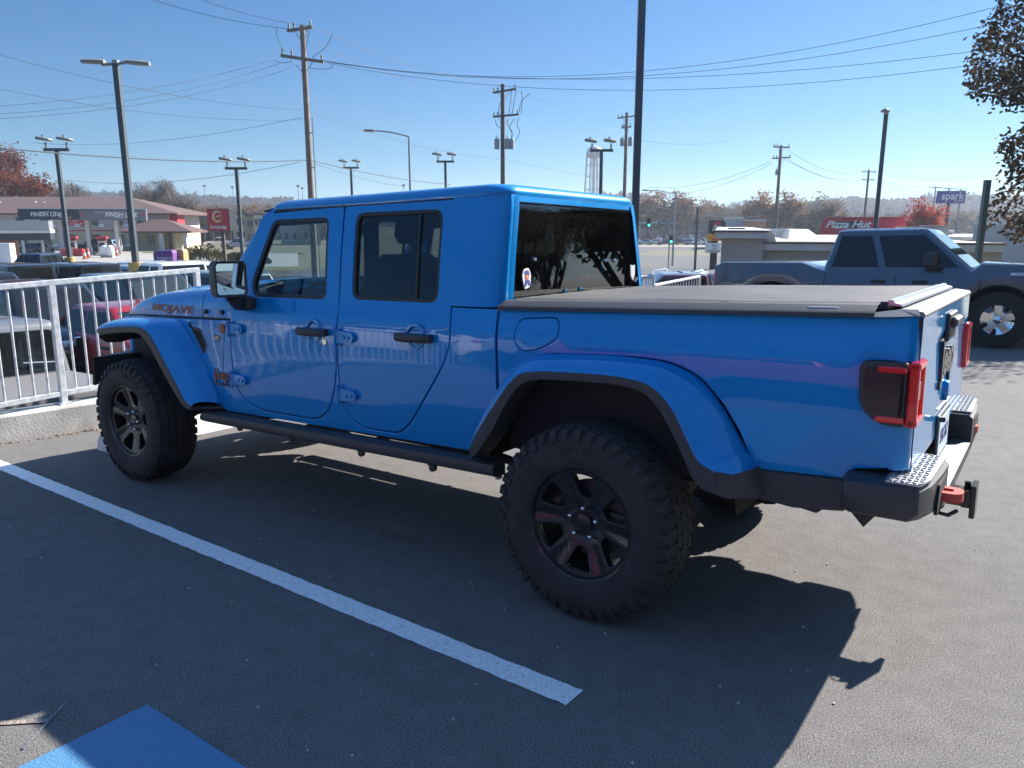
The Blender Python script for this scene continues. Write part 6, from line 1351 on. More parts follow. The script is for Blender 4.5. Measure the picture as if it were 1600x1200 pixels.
b = MB(); b.tube([(.28, -.05, -.3), (.28, -.05, ZA(183))], .03, 6); b.box(.1, .32, -.06, -.02, ZA(208), ZA(208)+.05); b.box(.1, .32, -.06, -.02, ZA(262), ZA(262)+.05); b.build('conduit', M_GALV, A)
for pts in ([(432, 44), (434, 62), (445, 82)], [(519, 52), (510, 72), (488, 90)], [(484, 46), (480, 66), (476, 82)], [(428, 93), (433, 97), (446, 98), (456, 96)], [(519, 98), (518, 106), (500, 108), (484, 106)]):
    b = MB(); b.tube(smooth_path([tuple(A.matrix_world.inverted() @ at(u, v, 41.8)) for u, v in pts], 4), .014, 5); b.build('jumper_wire', M_DARK, A)
B_, ZB = upole(785.5, 210, 131, 62, 'wooden utility pole with jumper wires and transformers above the rear door', .22, ((143, -.75, 1.05, -9), (181.5, -.75, 1.25, -5)), cans=((-.45, 234, .20, .8), (.35, 234, .20, .8), (.70, 234, .20, .8)), m=M_WOODD)
for pts in ([(800, 137), (798, 155), (795, 180)], [(806, 140), (803, 160), (800, 178)], [(815, 142), (816, 160), (814, 178)], [(828, 146), (815, 158), (811, 176)], [(774, 186), (776, 196), (782, 200), (785, 206)], [(792, 186), (794, 196), (800, 206), (800, 214)], [(804, 186), (796, 198), (800, 208), (799, 216)], [(810, 184), (808, 196), (812, 206), (804, 222)], [(782, 160), (779, 172), (781, 180)]):
    b = MB(); b.tube(smooth_path([tuple(B_.matrix_world.inverted() @ at(u, v, 61.7)) for u, v in pts], 4), .022, 5); b.build('jumper_wire', M_DARK, B_)
C_, ZC = upole(977.5, 240, 176, 84, 'wooden utility pole with two transformers, left of the thick dark post', .24, ((183, -1.0, 1.25, -8), (199, -.55, .5, -6)), cans=((-.42, 229, .24, .8), (.42, 229, .24, .9)), m=M_WOOD)
D_, ZD = upole(1216, 290, 227, 88, 'wooden utility pole behind the beige building', .22, ((230, -.9, .9, 2), (247, -.9, 1.1, -4)), cans=((-.35, 274, .16, .6),), m=M_WOOD)
E_, ZE = upole(1354, 305, 265, 150, 'wooden utility pole behind the restaurant', .26, ((268.5, -1.3, 1.3, 0), (281, -1.2, 1.1, 0)), m=M_WOODD)
for u, lb in ((1459, 'first of three poles behind the purple sign, at its left end'), (1480, 'pole behind the middle of the purple sign'), (1498.5, 'pole behind the right end of the purple sign')): upole(u, 320, 291+(u-1459)*.1, 210, 'wooden utility pole, '+lb, .22, ((293+(u-1459)*.1, -1.5, 1.5, 0),), m=M_WOODD)
gW = 'overhead cables'
M_WIRE = mat('cable', (.06, .07, .085), rough=.6); M_WIREP = mat('cable_pale', (.16, .17, .18), rough=.8)
def wire(a, b_, sag, label, r=.016, m=None):
    """a, b_ = (u, v, d); sag in metres"""
    p, q = at(*a), at(*b_); mid = (p+q)/2; pts = []
    for i in range(33):
        t = i/32; w = p.lerp(q, t); w.z -= 4*sag*t*(1-t); pts.append(tuple(w-mid))
    b = MB(); b.tube(pts, r*.75, 5); o = b.build('overhead_cable', m or M_WIRE); o.location = mid; tag(o, label, 'cable', gW)
wire((228, -4, 40), (452, 45, 41.8), .2, 'cable from the top left picture edge to the top crossarm of the tall wooden pole')
wire((300, -6, 38), (486, 40, 41.8), .2, 'upper cable from the top picture edge down to the tip of the tall wooden pole')
wire((486, 41, 41.8), (788, 131, 61.8), .6, 'pale cable from the tip of the tall wooden pole to the next pole', r=.018, m=M_WIREP)
wire((452, 46, 41.8), (774, 143, 61.8), .9, 'faint cable between the left ends of the two top crossarms', r=.012)
wire((788, 132, 61.8), (964, 182, 83.8), .6, 'faint cable from the second pole to the pole with two transformers', r=.014, m=M_WIREP)
wire((504, 94, 41.8), (1560, 10, 30), 1.5, 'topmost cable crossing the sky to the upper right', r=.013)
wire((506, 95, 41.8), (1560, 36, 30), 1.35, 'second cable crossing the sky to the right', r=.013)
wire((508, 97, 41.8), (1560, 75, 30), .95, 'third cable crossing the sky to the right', r=.013)
wire((512, 99, 41.8), (1560, 96, 30), 1.15, 'fourth and lowest long cable crossing the sky to the right', r=.013)
wire((-20, 167, 30), (428, 93, 41.8), .35, 'upper of three cables rising to the left end of the lower crossarm', r=.012)
wire((-20, 179, 30), (440, 98, 41.8), .45, 'middle of three cables rising to the lower crossarm', r=.012)
wire((-20, 186, 30), (452, 107, 41.8), .45, 'lowest of three cables rising to the lower crossarm', r=.012)
wire((-20, 80, 30), (477, 172, 41.8), .4, 'cable descending from upper left to the middle of the tall wooden pole', r=.014)
wire((477, 172, 41.8), (787, 248, 61.8), .5, 'cable descending from the tall wooden pole to the second pole', r=.014)
wire((787, 248, 61.8), (976, 275, 83.8), .4, 'low cable from the second pole to the pole with two transformers', r=.014)
wire((-20, 135, 30), (474, 187, 41.8), .4, 'cable descending gently from the left edge to the tall wooden pole', r=.012)
wire((50, 223, 60), (473, 183, 41.8), .6, 'cable rising from the red-leaved tree to the tall wooden pole', r=.014)
wire((-20, 229, 28), (481, 250, 41.8), .25, 'thick low cable crossing the left sky', r=.034)
wire((484, 250, 41.8), (704, 288, 58), .2, 'thick low cable running right from the tall wooden pole', r=.030)
wire((98, 281, 60), (470, 253, 41.8), .6, 'low thin cable rising from the fuel station to the tall wooden pole', r=.016)
wire((486, 254, 41.8), (632, 292, 56), .15, 'thin cable below the thick one, right of the tall wooden pole', r=.014)
wire((1010, 292, 110), (1206, 252, 87.8), 1.0, 'upper cable rising to the pole behind the beige building', r=.022)
wire((1030, 303, 110), (1207, 255, 87.8), 1.0, 'lower cable rising to the pole behind the beige building', r=.022)
wire((1226, 231, 87.8), (1346, 268, 150), 1.3, 'upper cable between the two poles right of the beige building', r=.026)
wire((1227, 249, 87.8), (1346, 281, 150), 1.0, 'lower cable between the two poles right of the beige building', r=.034)
wire((1218, 240, 87.8), (1343, 276, 150), 1.4, 'middle cable between the two poles right of the beige building', r=.022)
wire((1362, 269, 150), (1560, 273, 120), 1.0, 'upper cable right of the pole behind the restaurant', r=.026)
wire((1362, 280, 150), (1560, 288, 120), 1.0, 'lower cable right of the pole behind the restaurant', r=.026)
wire((1363, 282, 150), (1455, 296, 208), 1.2, 'cable from the pole behind the restaurant to the purple sign', r=.034)
wire((1364, 270, 150), (1458, 294, 208), 3.0, 'slack cable from the pole behind the restaurant to the purple sign', r=.022)
wire((1222, 283, 87.8), (1350, 300, 150), 1.0, 'thin low cable left of the slender lamp post', r=.02)
wire((995, 314, 70), (1205, 336, 87.8), .7, 'pale slack cable in front of the treeline', r=.028, m=M_WIREP)
wire((1215, 335, 87.8), (1290, 347, 84), .3, 'pale cable running to the restaurant roof', r=.03, m=M_WIREP)
wire((1055, 346, 92), (1104, 352, 80), .4, 'pale cable between the signal mast and the dark pylon sign', r=.026, m=M_WIREP)
wire((985, 215, 84), (1140, 220, 84), .5, 'faint cable right of the thick dark post', r=.012)
# water tower
def tower():
    d = 420; root, Z = pole_root('water_tower', 928, 270, d, 'pale water tower on tall braced legs', 'water tower'); m = mat('tower_paint', (.50, .52, .54), rough=.6); k = d/FPX; R_ = 11.8*k
    b = MB(); z0, z1 = Z(249), Z(227.5); zm = Z(241); b.lathe([(0, z1), (R_*.55, z1-.5), (R_*.85, z1-1.6), (R_, z1-3.0), (R_, zm), (R_*.8, zm-1.8), (R_*.4, z0+.6), (.9, z0)], 'Z', n=28); b.build('tank', m, root, smooth=50)
    b = MB(); b.lathe([(R_+.4, zm), (R_+.4, zm+.5), (R_, zm+.5), (R_, zm)], 'Z', n=28, closed=True); b.build('catwalk', m, root); b = MB(); b.tube([(0, 0, 0), (0, 0, z0+.5)], .9, 10); b.build('riser', m, root)
    for i in range(8):
        a = R(45*i+12); b = MB(); b.tube([(R_*1.42*math.cos(a), R_*1.42*math.sin(a), 0), (R_*math.cos(a), R_*math.sin(a), zm)], .28, 6); b.build('leg', m, root)
    b = MB()
    for vv in (258, 276, 296, 320):
        z = Z(vv); rr = R_*(1.42-.42*z/zm); pts = [(rr*math.cos(R(45*i+12)), rr*math.sin(R(45*i+12)), z) for i in range(9)]; b.tube(pts, .16, 5)
    b.build('ring_brace', m, root)
tower()
# ================================================================== trees
def leafmat(name, c1, c2, c3):
    m = bpy.data.materials.new(name); m.use_nodes = True; nt = m.node_tree; p = nt.nodes['Principled BSDF']; L = nt.links
    tc = nt.nodes.new('ShaderNodeTexCoord'); n = nt.nodes.new('ShaderNodeTexNoise'); n.inputs['Scale'].default_value = .9; n.inputs['Detail'].default_value = 3; r = nt.nodes.new('ShaderNodeValToRGB')
    r.color_ramp.elements[0].position = .35; r.color_ramp.elements[0].color = (*c1, 1); r.color_ramp.elements[1].position = .68; r.color_ramp.elements[1].color = (*c3, 1); e = r.color_ramp.elements.new(.5); e.color = (*c2, 1)
    L.new(tc.outputs['Object'], n.inputs['Vector']); L.new(n.outputs[0], r.inputs[0]); L.new(r.outputs[0], p.inputs['Base Color']); p.inputs['Roughness'].default_value = .8; p.inputs['Specular IOR Level'].default_value = .2
    tr = nt.nodes.new('ShaderNodeBsdfTranslucent'); L.new(r.outputs[0], tr.inputs[0]); mx = nt.nodes.new('ShaderNodeMixShader'); mx.inputs[0].default_value = .35; L.new(p.outputs[0], mx.inputs[1]); L.new(tr.outputs[0], mx.inputs[2]); L.new(mx.outputs[0], nt.nodes['Material Output'].inputs[0]); return m
LF = {'red': leafmat('leaf_redbrown', (.13, .045, .03), (.20, .07, .04), (.26, .10, .05)), 'orange': leafmat('leaf_orange', (.10, .055, .03), (.20, .10, .04), (.28, .14, .05)), 'brown': leafmat('leaf_brown', (.09, .065, .045), (.13, .095, .06), (.17, .12, .07)),
      'green': leafmat('leaf_green', (.04, .05, .02), (.07, .07, .03), (.11, .09, .04)), 'olive': leafmat('leaf_olive', (.07, .065, .045), (.10, .09, .06), (.14, .11, .07)), 'maple': leafmat('leaf_maple', (.20, .025, .02), (.30, .045, .025), (.36, .08, .03)), 'dark': leafmat('leaf_dark', (.075, .066, .045), (.12, .09, .055), (.19, .12, .07)), 'grey': leafmat('twig_grey', (.10, .085, .075), (.13, .11, .10), (.16, .135, .12))}
M_BARK = mat('bark', (.10, .085, .07), rough=.95, noise_amt=.25, nscale=4); M_BARKG = mat('bark_grey', (.17, .15, .135), rough=.95, noise_amt=.2, nscale=4)
def tree_meshes(seed, h, spread, leaf, dens, bare=False, lowc=.3, twigs=0, clump=1.0):
    rng = random.Random(seed); tr = MB(); cr = MB(); tips = []
    def branch(p, d, ln, r, lvl):
        pts = [p]; q = p.copy(); dd = d.copy(); n = 4 if lvl < 3 else 3
        for i in range(n):
            dd = (dd+Vector((rng.uniform(-1, 1), rng.uniform(-1, 1), rng.uniform(-.5, .9)))*.16).normalized(); q = q+dd*ln/n; pts.append(q.copy())
        tr.tube(pts, r, 6 if lvl < 2 else 3, r2=r*.55, cap=False)
        if lvl >= 2: tips.append((q.copy(), dd.copy(), ln)); tips.append((pts[len(pts)//2].copy(), dd.copy(), ln*.7))
        if lvl < (4 if bare else 3):
            k = rng.randint(3, 4) if lvl < 2 else rng.randint(2, 4)
            for j in range(k):
                t = rng.uniform(.45, 1); b0 = pts[min(n, max(1, int(t*n)))]; az = rng.uniform(0, 6.283); up = rng.uniform(.15, .8)
                nd = (dd*.75+Vector((math.cos(az), math.sin(az), up))*rng.uniform(.6, 1.0)*spread).normalized(); branch(b0, nd, ln*rng.uniform(.55, .8), r*.52, lvl+1)
    th = h*lowc; tr.tube([(0, 0, -.3), (rng.uniform(-.1, .1), rng.uniform(-.1, .1), th*.5), (rng.uniform(-.2, .2), rng.uniform(-.2, .2), th)], h*.028, 8, r2=h*.02)
    for j in range(5):
        az = j*1.257+rng.uniform(-.4, .4); branch(Vector((0, 0, th*rng.uniform(.75, 1))), Vector((math.cos(az)*.75*spread, math.sin(az)*.75*spread, 1)).normalized(), h*.36*rng.uniform(.8, 1.15), h*.014, 1)
    branch(Vector((0, 0, th)), Vector((0, 0, 1)), h*.40, h*.016, 1)
    V = []; F = []
    for (p, d, ln) in tips:
        if bare and not twigs: continue
        n = max(1, int(dens*(.6+rng.random()*.9)))
        cs = ln*.42*clump
        for i in range(n):
            g = Vector((rng.gauss(0, 1), rng.gauss(0, 1), rng.gauss(0, .8)))*cs*.5; c = p+g; s = leaf*rng.uniform(.6, 1.3); a = Vector((rng.gauss(0, 1), rng.gauss(0, 1), rng.gauss(0, 1))).normalized(); b_ = a.orthogonal().normalized(); k = len(V)
            if bare: b_ = b_*.12; a = (a+Vector((0, 0, 1))).normalized()*1.6
            V += [c-a*s, c+b_*s*.7, c+a*s, c-b_*s*.7]; F.append((k, k+1, k+2, k+3))
    cr.add(V, F); return tr, cr
TREES = {}
def proto(key, seed, h, spread, leaf, dens, lf, bark=None, **k):
    tr, cr = tree_meshes(seed, h, spread, leaf, dens, **k)
    t = tr.build('trunk', bark or M_BARK, None, smooth=True, fix=False); c = cr.build('crown', lf, None, fix=False) if cr.f else None
    hm = max(v.co.z for v in (c.data if c else t.data).vertices); TREES[key] = (t.data, c.data if c else None, hm); bpy.data.objects.remove(t)
    if c: bpy.data.objects.remove(c)
def put_tree(key, M, label, group, sc=1.0, wide=1.0, cat='tree', lm=None):
    t, c, h = TREES[key]; root = empty('bare_tree' if key.startswith('bare') else 'autumn_tree', M @ Matrix.Diagonal((sc*wide, sc*wide, sc, 1)), label, cat, group)
    for nm, d in (('trunk', t), ('crown', c)):
        if d: o = bpy.data.objects.new(nm, d); COL.objects.link(o); o.parent = root
    return root
proto('red', 11, 10, 1.0, .115, 60, LF['red'], lowc=.2); proto('orange', 12, 10, .95, .17, 32, LF['orange'], lowc=.10); proto('brown', 13, 10, .9, .19, 16, LF['brown'], lowc=.15, bark=M_BARKG)
proto('green', 14, 10, .95, .19, 24, LF['green'], lowc=.15); proto('maple', 15, 10, .85, .17, 30, LF['maple'], lowc=.06); proto('bare', 16, 10, .9, .30, 8, LF['grey'], bark=M_BARKG, bare=True, twigs=1, lowc=.2); proto('bareb', 17, 10, .75, .30, 7, LF['grey'], bark=M_BARKG, bare=True, twigs=1, lowc=.25)
proto('brownb', 18, 10, 1.0, .2, 18, LF['brown'], lowc=.15); proto('dark', 19, 10, 1.0, .17, 32, LF['dark'], lowc=.1)
rng = random.Random(77)
def tree_at(key, u, vt, d, label, group=None, wide=1.0, lift=0.0):
    p = gp(u, d, 350); h = at(u, vt, d).z-p.z; put_tree(key, VM(p, rng.uniform(0, 360)), label, group, h/TREES[key][2], wide)
tree_at('red', 32, 214, 140, 'large red-brown oak above the motel roof at the left', None, .95)
tree_at('bare', 126, 278, 150, 'bare grey tree above the motel roof, right of the red-brown oak', None, 1.1)
tree_at('bare', 262, 272, 155, 'wide bare tree right of the tall lamp post', None, 1.25)
tree_at('bareb', 226, 285, 170, 'small bare tree just right of the tall lamp post', None, 1.0)
tree_at('orange', 236, 310, 150, 'small russet tree under the wide bare tree', None, .9)
tree_at('green', 292, 318, 150, 'olive tree at the end of the motel roof', None, 1.0)
tree_at('maple', 1446, 306, 104, 'bright red maple in front of the purple sign', None, .95)
tree_at('orange', 1040, 293, 262, 'dark and orange oak at the left end of the far treeline', None, 1.4)
tree_at('dark', 1014, 298, 270, 'dark oak beside the thick dark post', None, 1.3)
tree_at('orange', 1208, 293, 200, 'orange-brown oak behind the wooden pole of the beige building', None, 1.15)
tree_at('dark', 1272, 298, 190, 'broad dark oak with rusty top left of the restaurant', None, 1.3)
gT = 'autumn trees of the far treeline'
kinds = [('bare', 'bare grey tree'), ('brown', 'thin brown tree'), ('bareb', 'slender bare tree'), ('orange', 'rusty orange tree'), ('brownb', 'brown leafy tree'), ('dark', 'dark tree')]
u = 1062; i = 0
while u < 1760:
    k_, lb_ = kinds[rng.choice((0, 1, 2, 3, 4, 0, 1, 4, 5))]; d_ = rng.uniform(285, 345); vt = rng.uniform(306, 322) if u < 1290 else rng.uniform(322, 334)
    tree_at(k_, u, vt, d_, lb_+' of the far treeline beyond the beige building and the road', gT, rng.uniform(1.0, 1.5)); u += rng.uniform(9, 15); i += 1
gS = 'scrubby trees behind the motel'
for j, u in enumerate(range(-40, 112, 13)): tree_at(('brown', 'green', 'bareb', 'brownb')[j % 4], u, rng.uniform(299, 306), 150+rng.uniform(-4, 6), ('thin brown', 'olive', 'slender bare', 'brown leafy')[j % 4]+' scrub tree just behind the motel roof', gS, 1.5)
gM = 'trees between the motel and the hills'
for j in range(26):
    u = 150+j*13; tree_at(rng.choice(('brown', 'bare', 'brownb', 'orange', 'bareb')), u, rng.uniform(314, 326), rng.uniform(230, 300), 'autumn tree below the wooded hills, right of the motel', gM, 1.5)
# juniper bush
def bush(u, d, v, w, h, m, label):
    p = gp(u, d, v); rg = random.Random(int(u)); b = MB(); V = []; F = []
    for i in range(1500):
        a = rg.uniform(0, 6.283); r = math.sqrt(rg.random()); x = math.cos(a)*r*w; y = math.sin(a)*r*w*.5; zt_ = h*(1-r*r)*(.75+.35*noise.noise(Vector((x*.8, y*.8, 1)))+.1)+.1; c = Vector((x, y, zt_*rg.uniform(.55, 1.05)))
        dr = Vector((math.cos(a)*.8, math.sin(a)*.5, rg.uniform(.2, 1))).normalized(); s = dr.orthogonal().normalized()*.06; k = len(V); V += [c-s, c+s, c+dr*.35]; F.append((k, k+1, k+2))
    b.add(V, F); o = b.build('juniper_bush', m, None, fix=False); o.matrix_world = VM(p); tag(o, label, 'bush')
bush(317, 72, 392, 3.6, 1.5, LF['green'], 'wide spreading green juniper bush left of the red pylon sign'); bush(372, 72, 395, 1.2, .9, LF['green'], 'small green bush behind the floodlight post'); bush(398, 70, 395, 1.3, 1.0, LF['green'], 'small green bush at the windscreen pillar of the blue pickup')
for u in (312, 327): 
    p = gp(u, 160, 370); b = MB(); rg = random.Random(u); V = []; F = []
    for i in range(260): 
        z = rg.uniform(0, 1); a = rg.uniform(0, 6.28); r = (1-z)*.8+.1; c = Vector((math.cos(a)*r*.8, math.sin(a)*r*.8, z*3.6)); s = Vector((rg.gauss(0, 1), rg.gauss(0, 1), rg.gauss(0, 1)))*.12; k = len(V); V += [c-s, c+s.cross(Vector((0, 0, 1))), c+s, c-s.cross(Vector((0, 0, 1)))]; F.append((k, k+1, k+2, k+3))
    b.add(V, F); o = b.build('conifer_shrub', LF['green'], None, fix=False); o.matrix_world = VM(p); tag(o, 'small upright dark conifer against the brick base, %s of the two' % ('left' if u == 312 else 'right'), 'shrub', 'small conifers')
sheet_uv('lawn', mat('lawn_green', (.10, .12, .04), rough=.9, nscale=.5, col2=(.16, .14, .07)), (292, 480), (60, 66), .03, (8, 2)); sheet_uv('lawn_strip', bpy.data.materials['lawn_green'], (230, 480), (101, 112), .03, (8, 3))
# wooded hills: terrain ridge with one mass of crowns
def hills(u0, u1, d, vfun, seed, mats, label):
    rg = random.Random(seed); b = MB(); ns = 60; V = []
    for i in range(ns+1):
        u = u0+(u1-u0)*i/ns; top = at(u, vfun(u), d+160); base = gp(u, d); back = gp(u, d+420)
        V += [(base.x, base.y, base.z-1), ((base.x*2+top.x)/3, (base.y*2+top.y)/3, base.z+(top.z-base.z)*.45-4), (top.x, top.y, top.z-9), (back.x, back.y, base.z-5)]
    b.add(V, [(i*4+j, i*4+j+1, i*4+j+5, i*4+j+4) for i in range(ns) for j in range(3)]); o = b.build('hill', mats[0], None, smooth=True); o['kind'] = 'structure'
    Vs = [[] for _ in mats]; Fs = [[] for _ in mats]
    for i in range(int((u1-u0)*2.3)):
        u = rg.uniform(u0, u1); t = rg.random()**.7; top = at(u, vfun(u), d+160); base = gp(u, d); z = base.z+(top.z-9-base.z)*(t if t < 1 else 1)-2; c = Vector((base.x+(top.x-base.x)*t, base.y+(top.y-base.y)*t, z)); hh = rg.uniform(9, 14); w = rg.uniform(5, 9); j = rg.randrange(len(mats)); V_, F_ = Vs[j], Fs[j]
        for q in range(34):
            a = rg.uniform(0, 6.283); e_ = math.acos(rg.uniform(-.2, 1)); rr = rg.uniform(.75, 1.05); pc = c+Vector((math.cos(a)*math.sin(e_)*w*rr, math.sin(a)*math.sin(e_)*w*rr, hh*.35+math.cos(e_)*hh*.65*rr)); s = rg.uniform(1.1, 2.1); n1 = Vector((rg.gauss(0, 1), rg.gauss(0, 1), rg.gauss(0, 1))).normalized(); n2 = n1.orthogonal().normalized(); k = len(V_)
            V_ += [pc-n1*s, pc+n2*s*.8, pc+n1*s, pc-n2*s*.8]; F_.append((k, k+1, k+2, k+3))
    for j, m in enumerate(mats):
        b = MB(); b.add(Vs[j], Fs[j]); o = b.build('wooded_hillside', m, None, fix=False); o['kind'] = 'stuff'; o['label'] = label+(' with bare grey crowns', ' with brown crowns', ' with olive crowns')[j]; o['category'] = 'woodland'
hills(-250, 1010, 620, lambda u: interp(u, [-250, 60, 130, 190, 240, 300, 360, 430, 520, 640, 1010], [298, 300, 301, 299, 300, 303, 308, 310, 312, 306, 303]), 5, [LF['grey'], LF['brown'], LF['olive']], 'autumn woodland covering the distant left hills')
hills(990, 1900, 560, lambda u: interp(u, [990, 1200, 1300, 1330, 1375, 1410, 1450, 1500, 1600, 1900], [330, 330, 312, 309, 311, 313, 306, 302, 308, 302]), 9, [LF['grey'], LF['brown'], LF['olive']], 'autumn woodland covering the distant right hills')
# near leafy tree at the right: limbs reach into the picture
def near_tree():
    d0 = 15.0; p = gp(1790, d0, 372); p.z = -1.2; root = empty('leafy_tree', Matrix.Translation(p), 'tall tree with dark leaves and small brown seed pods reaching in from the right edge', 'tree'); rg = random.Random(21); tr = MB(); V = []; F = []; I = Matrix.Translation(-p)
    tr.tube([(0, 0, -1), (.1, 0, 3), (0, .1, 6), (-.1, 0, 10)], .28, 10, r2=.12)
    def cluster(c, n, s):
        for i in range(n):
            q = c+Vector((rg.gauss(0, 1), rg.gauss(0, 1), rg.gauss(0, 1)))*s; a = Vector((rg.gauss(0, 1), rg.gauss(0, 1), rg.gauss(0, 1))).normalized(); b_ = a.orthogonal().normalized(); z = rg.uniform(.03, .062); k = len(V)
            V.extend([q-a*z, q-a*z*.2+b_*z*.75, q+a*z*.9, q-a*z*.2-b_*z*.75]); F.append((k, k+1, k+2, k+3))
    edge_u = lambda v: interp(v, [-160, -60, 0, 20, 35, 55, 75, 95, 120, 150, 165, 176, 185, 205, 225, 245, 270, 300, 330, 350, 372], [1500, 1545, 1555, 1545, 1535, 1520, 1512, 1512, 1508, 1504, 1560, 1660, 1640, 1585, 1558, 1562, 1572, 1556, 1548, 1540, 1575])
    for i in range(1600):
        v = rg.uniform(-170, 372); eu = edge_u(v); span = 1900-eu; t = rg.random()**1.35; u = eu+6+t*span; d = d0+rg.uniform(-2.2, 2.2)*(min(1, .35+t))
        c = at(u, v, d)-p; cluster(c, rg.randint(9, 24) if t > .12 else rg.randint(4, 10), .13 if t > .08 else .07)
        if rg.random() < .30:
            b0 = Vector((0, 0, max(1.5, min(9.5, c.z-rg.uniform(.5, 2.5))))); m_ = b0.lerp(c, .55)+Vector((rg.uniform(-.3, .3), rg.uniform(-.3, .3), rg.uniform(0, .5))); tr.tube([tuple(b0), tuple(m_), tuple(c)], .035, 5, r2=.006, cap=False)
    tr.build('trunk', M_BARK, root, smooth=True, fix=False); b = MB(); b.add(V, F); b.build('crown', LF['dark'], root, fix=False)
near_tree()
# trees behind the photographer and right of the frame: they show in the glass and paint
gB = 'autumn trees behind the car park'
for i in range(14):
    x = -34+5.2*i+rng.uniform(-1.5, 1.5); put_tree(('dark', 'red', 'brownb', 'dark')[i % 4], LOT @ T(x, -30+rng.uniform(-3, 3), -.6, rng.uniform(0, 6)), 'autumn tree in the row behind the photographer', gB, rng.uniform(.75, 1.0), 1.3)
for i in range(9):
    y = -16+3.4*i+rng.uniform(-1, 1); put_tree(('dark', 'green', 'bare')[i % 3], LOT @ T(19+rng.uniform(-2, 4), y, -.2, rng.uniform(0, 6)), 'tall tree in the row to the right of the photographer', 'tall trees right of the car park', rng.uniform(1.0, 1.35), 1.0)

# white railing and accessible-parking sign across the aisle (seen mirrored in the doors)
def back_rail():
    root = empty('railing', LOT @ T(-18, -9.2, 0), 'white railing across the aisle, mirrored in the doors of the blue pickup', 'railing'); mm = mat('rail_offwhite', (.7, .7, .7), rough=.5)
    for z in (.12, 1.08): b = MB(); b.box(0, 14, -.03, .03, z-.03, z+.03); b.build('rail', mm, root)
    for i in range(94):
        b = MB(); b.box(.15*i-.016, .15*i+.016, -.015, .015, .15, 1.05); b.build('baluster', mm, root)
back_rail()
b = MB(); rg = random.Random(4); V = []; F = []  # unseen hedge, added as a dark backdrop to the mirrored railing
for i in range(5200):
    c = Vector((rg.uniform(-26, 8), -10.9+rg.uniform(-.5, .5), rg.uniform(.05, 1.7))); a = Vector((rg.gauss(0, 1), rg.gauss(0, 1), rg.gauss(0, 1))).normalized()*.09; q = a.orthogonal().normalized()*.07; k = len(V); V += [c-a, c+q, c+a, c-q]; F.append((k, k+1, k+2, k+3))
b.add(V, F); o = b.build('hedge', LF['green'], None, fix=False); o.matrix_world = LOT; tag(o, 'clipped dark hedge added across the aisle to darken the door reflections', 'hedge')
r_ = empty('parking_sign', LOT @ T(-12.6, -9.05, 0), 'blue and white accessible parking sign across the aisle', 'sign'); b = MB(); b.box(-.03, .03, -.03, .03, 0, 1.6); b.build('post', M_STEEL, r_); b = MB(); b.box(-.24, .24, .032, .045, .85, 1.55, bev=.005); pn = b.build('panel', M_WHITE, r_); b = MB(); b.box(-.17, .17, .046, .050, 1.12, 1.48); b.build('symbol_field', mat('sign_blue', (.03, .12, .5)), pn)
for i, (x, y, k_, s_) in enumerate(((9, 24, 'dark', .95), (13, 27, 'green', 1.1), (17, 22, 'dark', 1.1), (21, 29, 'bare', 1.2), (25, 24, 'dark', 1.1), (30, 30, 'green', 1.2), (12, 33, 'dark', 1.0), (10, 15.5, 'bareb', .55), (15, 16, 'dark', .7), (20, 15, 'green', .9))): put_tree(k_, LOT @ T(x, y, -1.2, i*1.3), 'tree beyond the right edge of the photo, mirrored in the rear window', 'trees mirrored in the rear window', s_, 1.1)
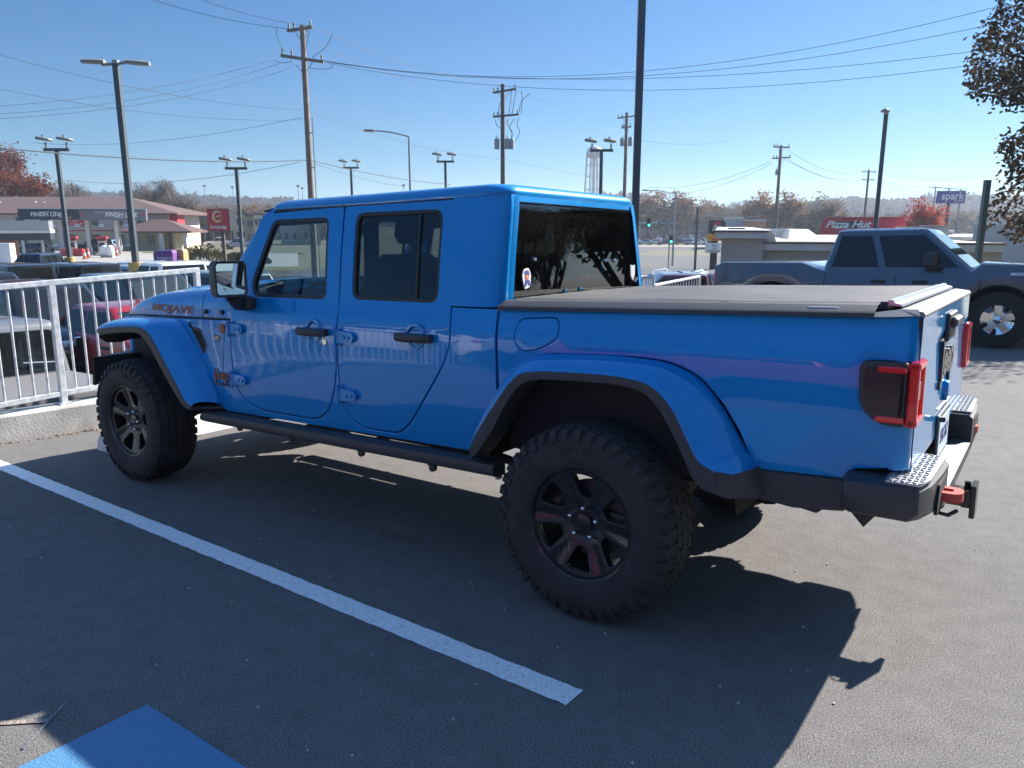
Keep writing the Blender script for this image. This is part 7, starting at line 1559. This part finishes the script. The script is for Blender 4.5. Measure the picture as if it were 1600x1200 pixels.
def thicket(u0, u1, d0, d1, n, hmax, m, label):
    b = MB(); rg = random.Random(n); V = []; F = []
    for i in range(n):
        d = rg.uniform(d0, d1); u = rg.uniform(u0, u1); p = gp(u, d, 360); hh = hmax*(.55+.45*noise.noise(Vector((u*.03, d*.02, 3)))+.2); z = p.z+rg.random()**1.2*hh; s = rg.uniform(.25, .7); a = Vector((rg.gauss(0, .6), rg.gauss(0, .6), rg.gauss(0, 1))).normalized()*s*1.5; q = a.orthogonal().normalized()*s*.6; c = Vector((p.x, p.y, z)); k = len(V); V += [c-a, c+q, c+a, c-q]; F.append((k, k+1, k+2, k+3))
    b.add(V, F); o = b.build('thicket', m, None, fix=False); o['kind'] = 'stuff'; o['label'] = label; o['category'] = 'thicket'
thicket(985, 1700, 288, 330, 16000, 9, LF['grey'], 'bare grey undergrowth filling the far treeline'); thicket(985, 1700, 285, 325, 6000, 7, LF['brown'], 'brown undergrowth at the foot of the far treeline'); thicket(140, 560, 215, 290, 12000, 6.5, LF['grey'], 'bare undergrowth below the left hills'); thicket(-80, 240, 146, 156, 7000, 6.5, LF['brown'], 'brown scrub behind the motel roof')
b = MB(); rg = random.Random(12)
for i in range(260):
    s = rg.uniform(.0012, .0035); x = rg.uniform(-3.5, 2.0); y = rg.uniform(-3.2, 3); b.box(-s, s, -s, s, .0, s*1.5, M=Matrix.Translation((x, y, .0005)) @ Matrix.Rotation(rg.uniform(0, 3), 4, 'Z'))
o = b.build('grit', mat('grit_pale', (.5, .5, .48), rough=.8)); o.matrix_world = LOT; o['kind'] = 'stuff'; o['label'] = 'scattered pale stone chips on the asphalt'; o['category'] = 'gravel'
# autumn haze over the far ground
hz = MB(); hz.box(-1500, 900, -300, 1700, -14, 75); ho = hz.build('haze', None if False else mat('haze_air', (1, 1, 1))); ho['kind'] = 'stuff'; ho['label'] = 'thin pale haze in the air between the car park and the hills'; ho['category'] = 'haze'; ho.visible_shadow = True
hm_ = ho.data.materials[0]; hn = hm_.node_tree; hn.nodes.clear(); pv = hn.nodes.new('ShaderNodeVolumePrincipled'); pv.inputs['Color'].default_value = (.72, .84, 1.0, 1); pv.inputs['Density'].default_value = .00036; pv.inputs['Anisotropy'].default_value = .3; oo = hn.nodes.new('ShaderNodeOutputMaterial'); hn.links.new(pv.outputs[0], oo.inputs['Volume'])
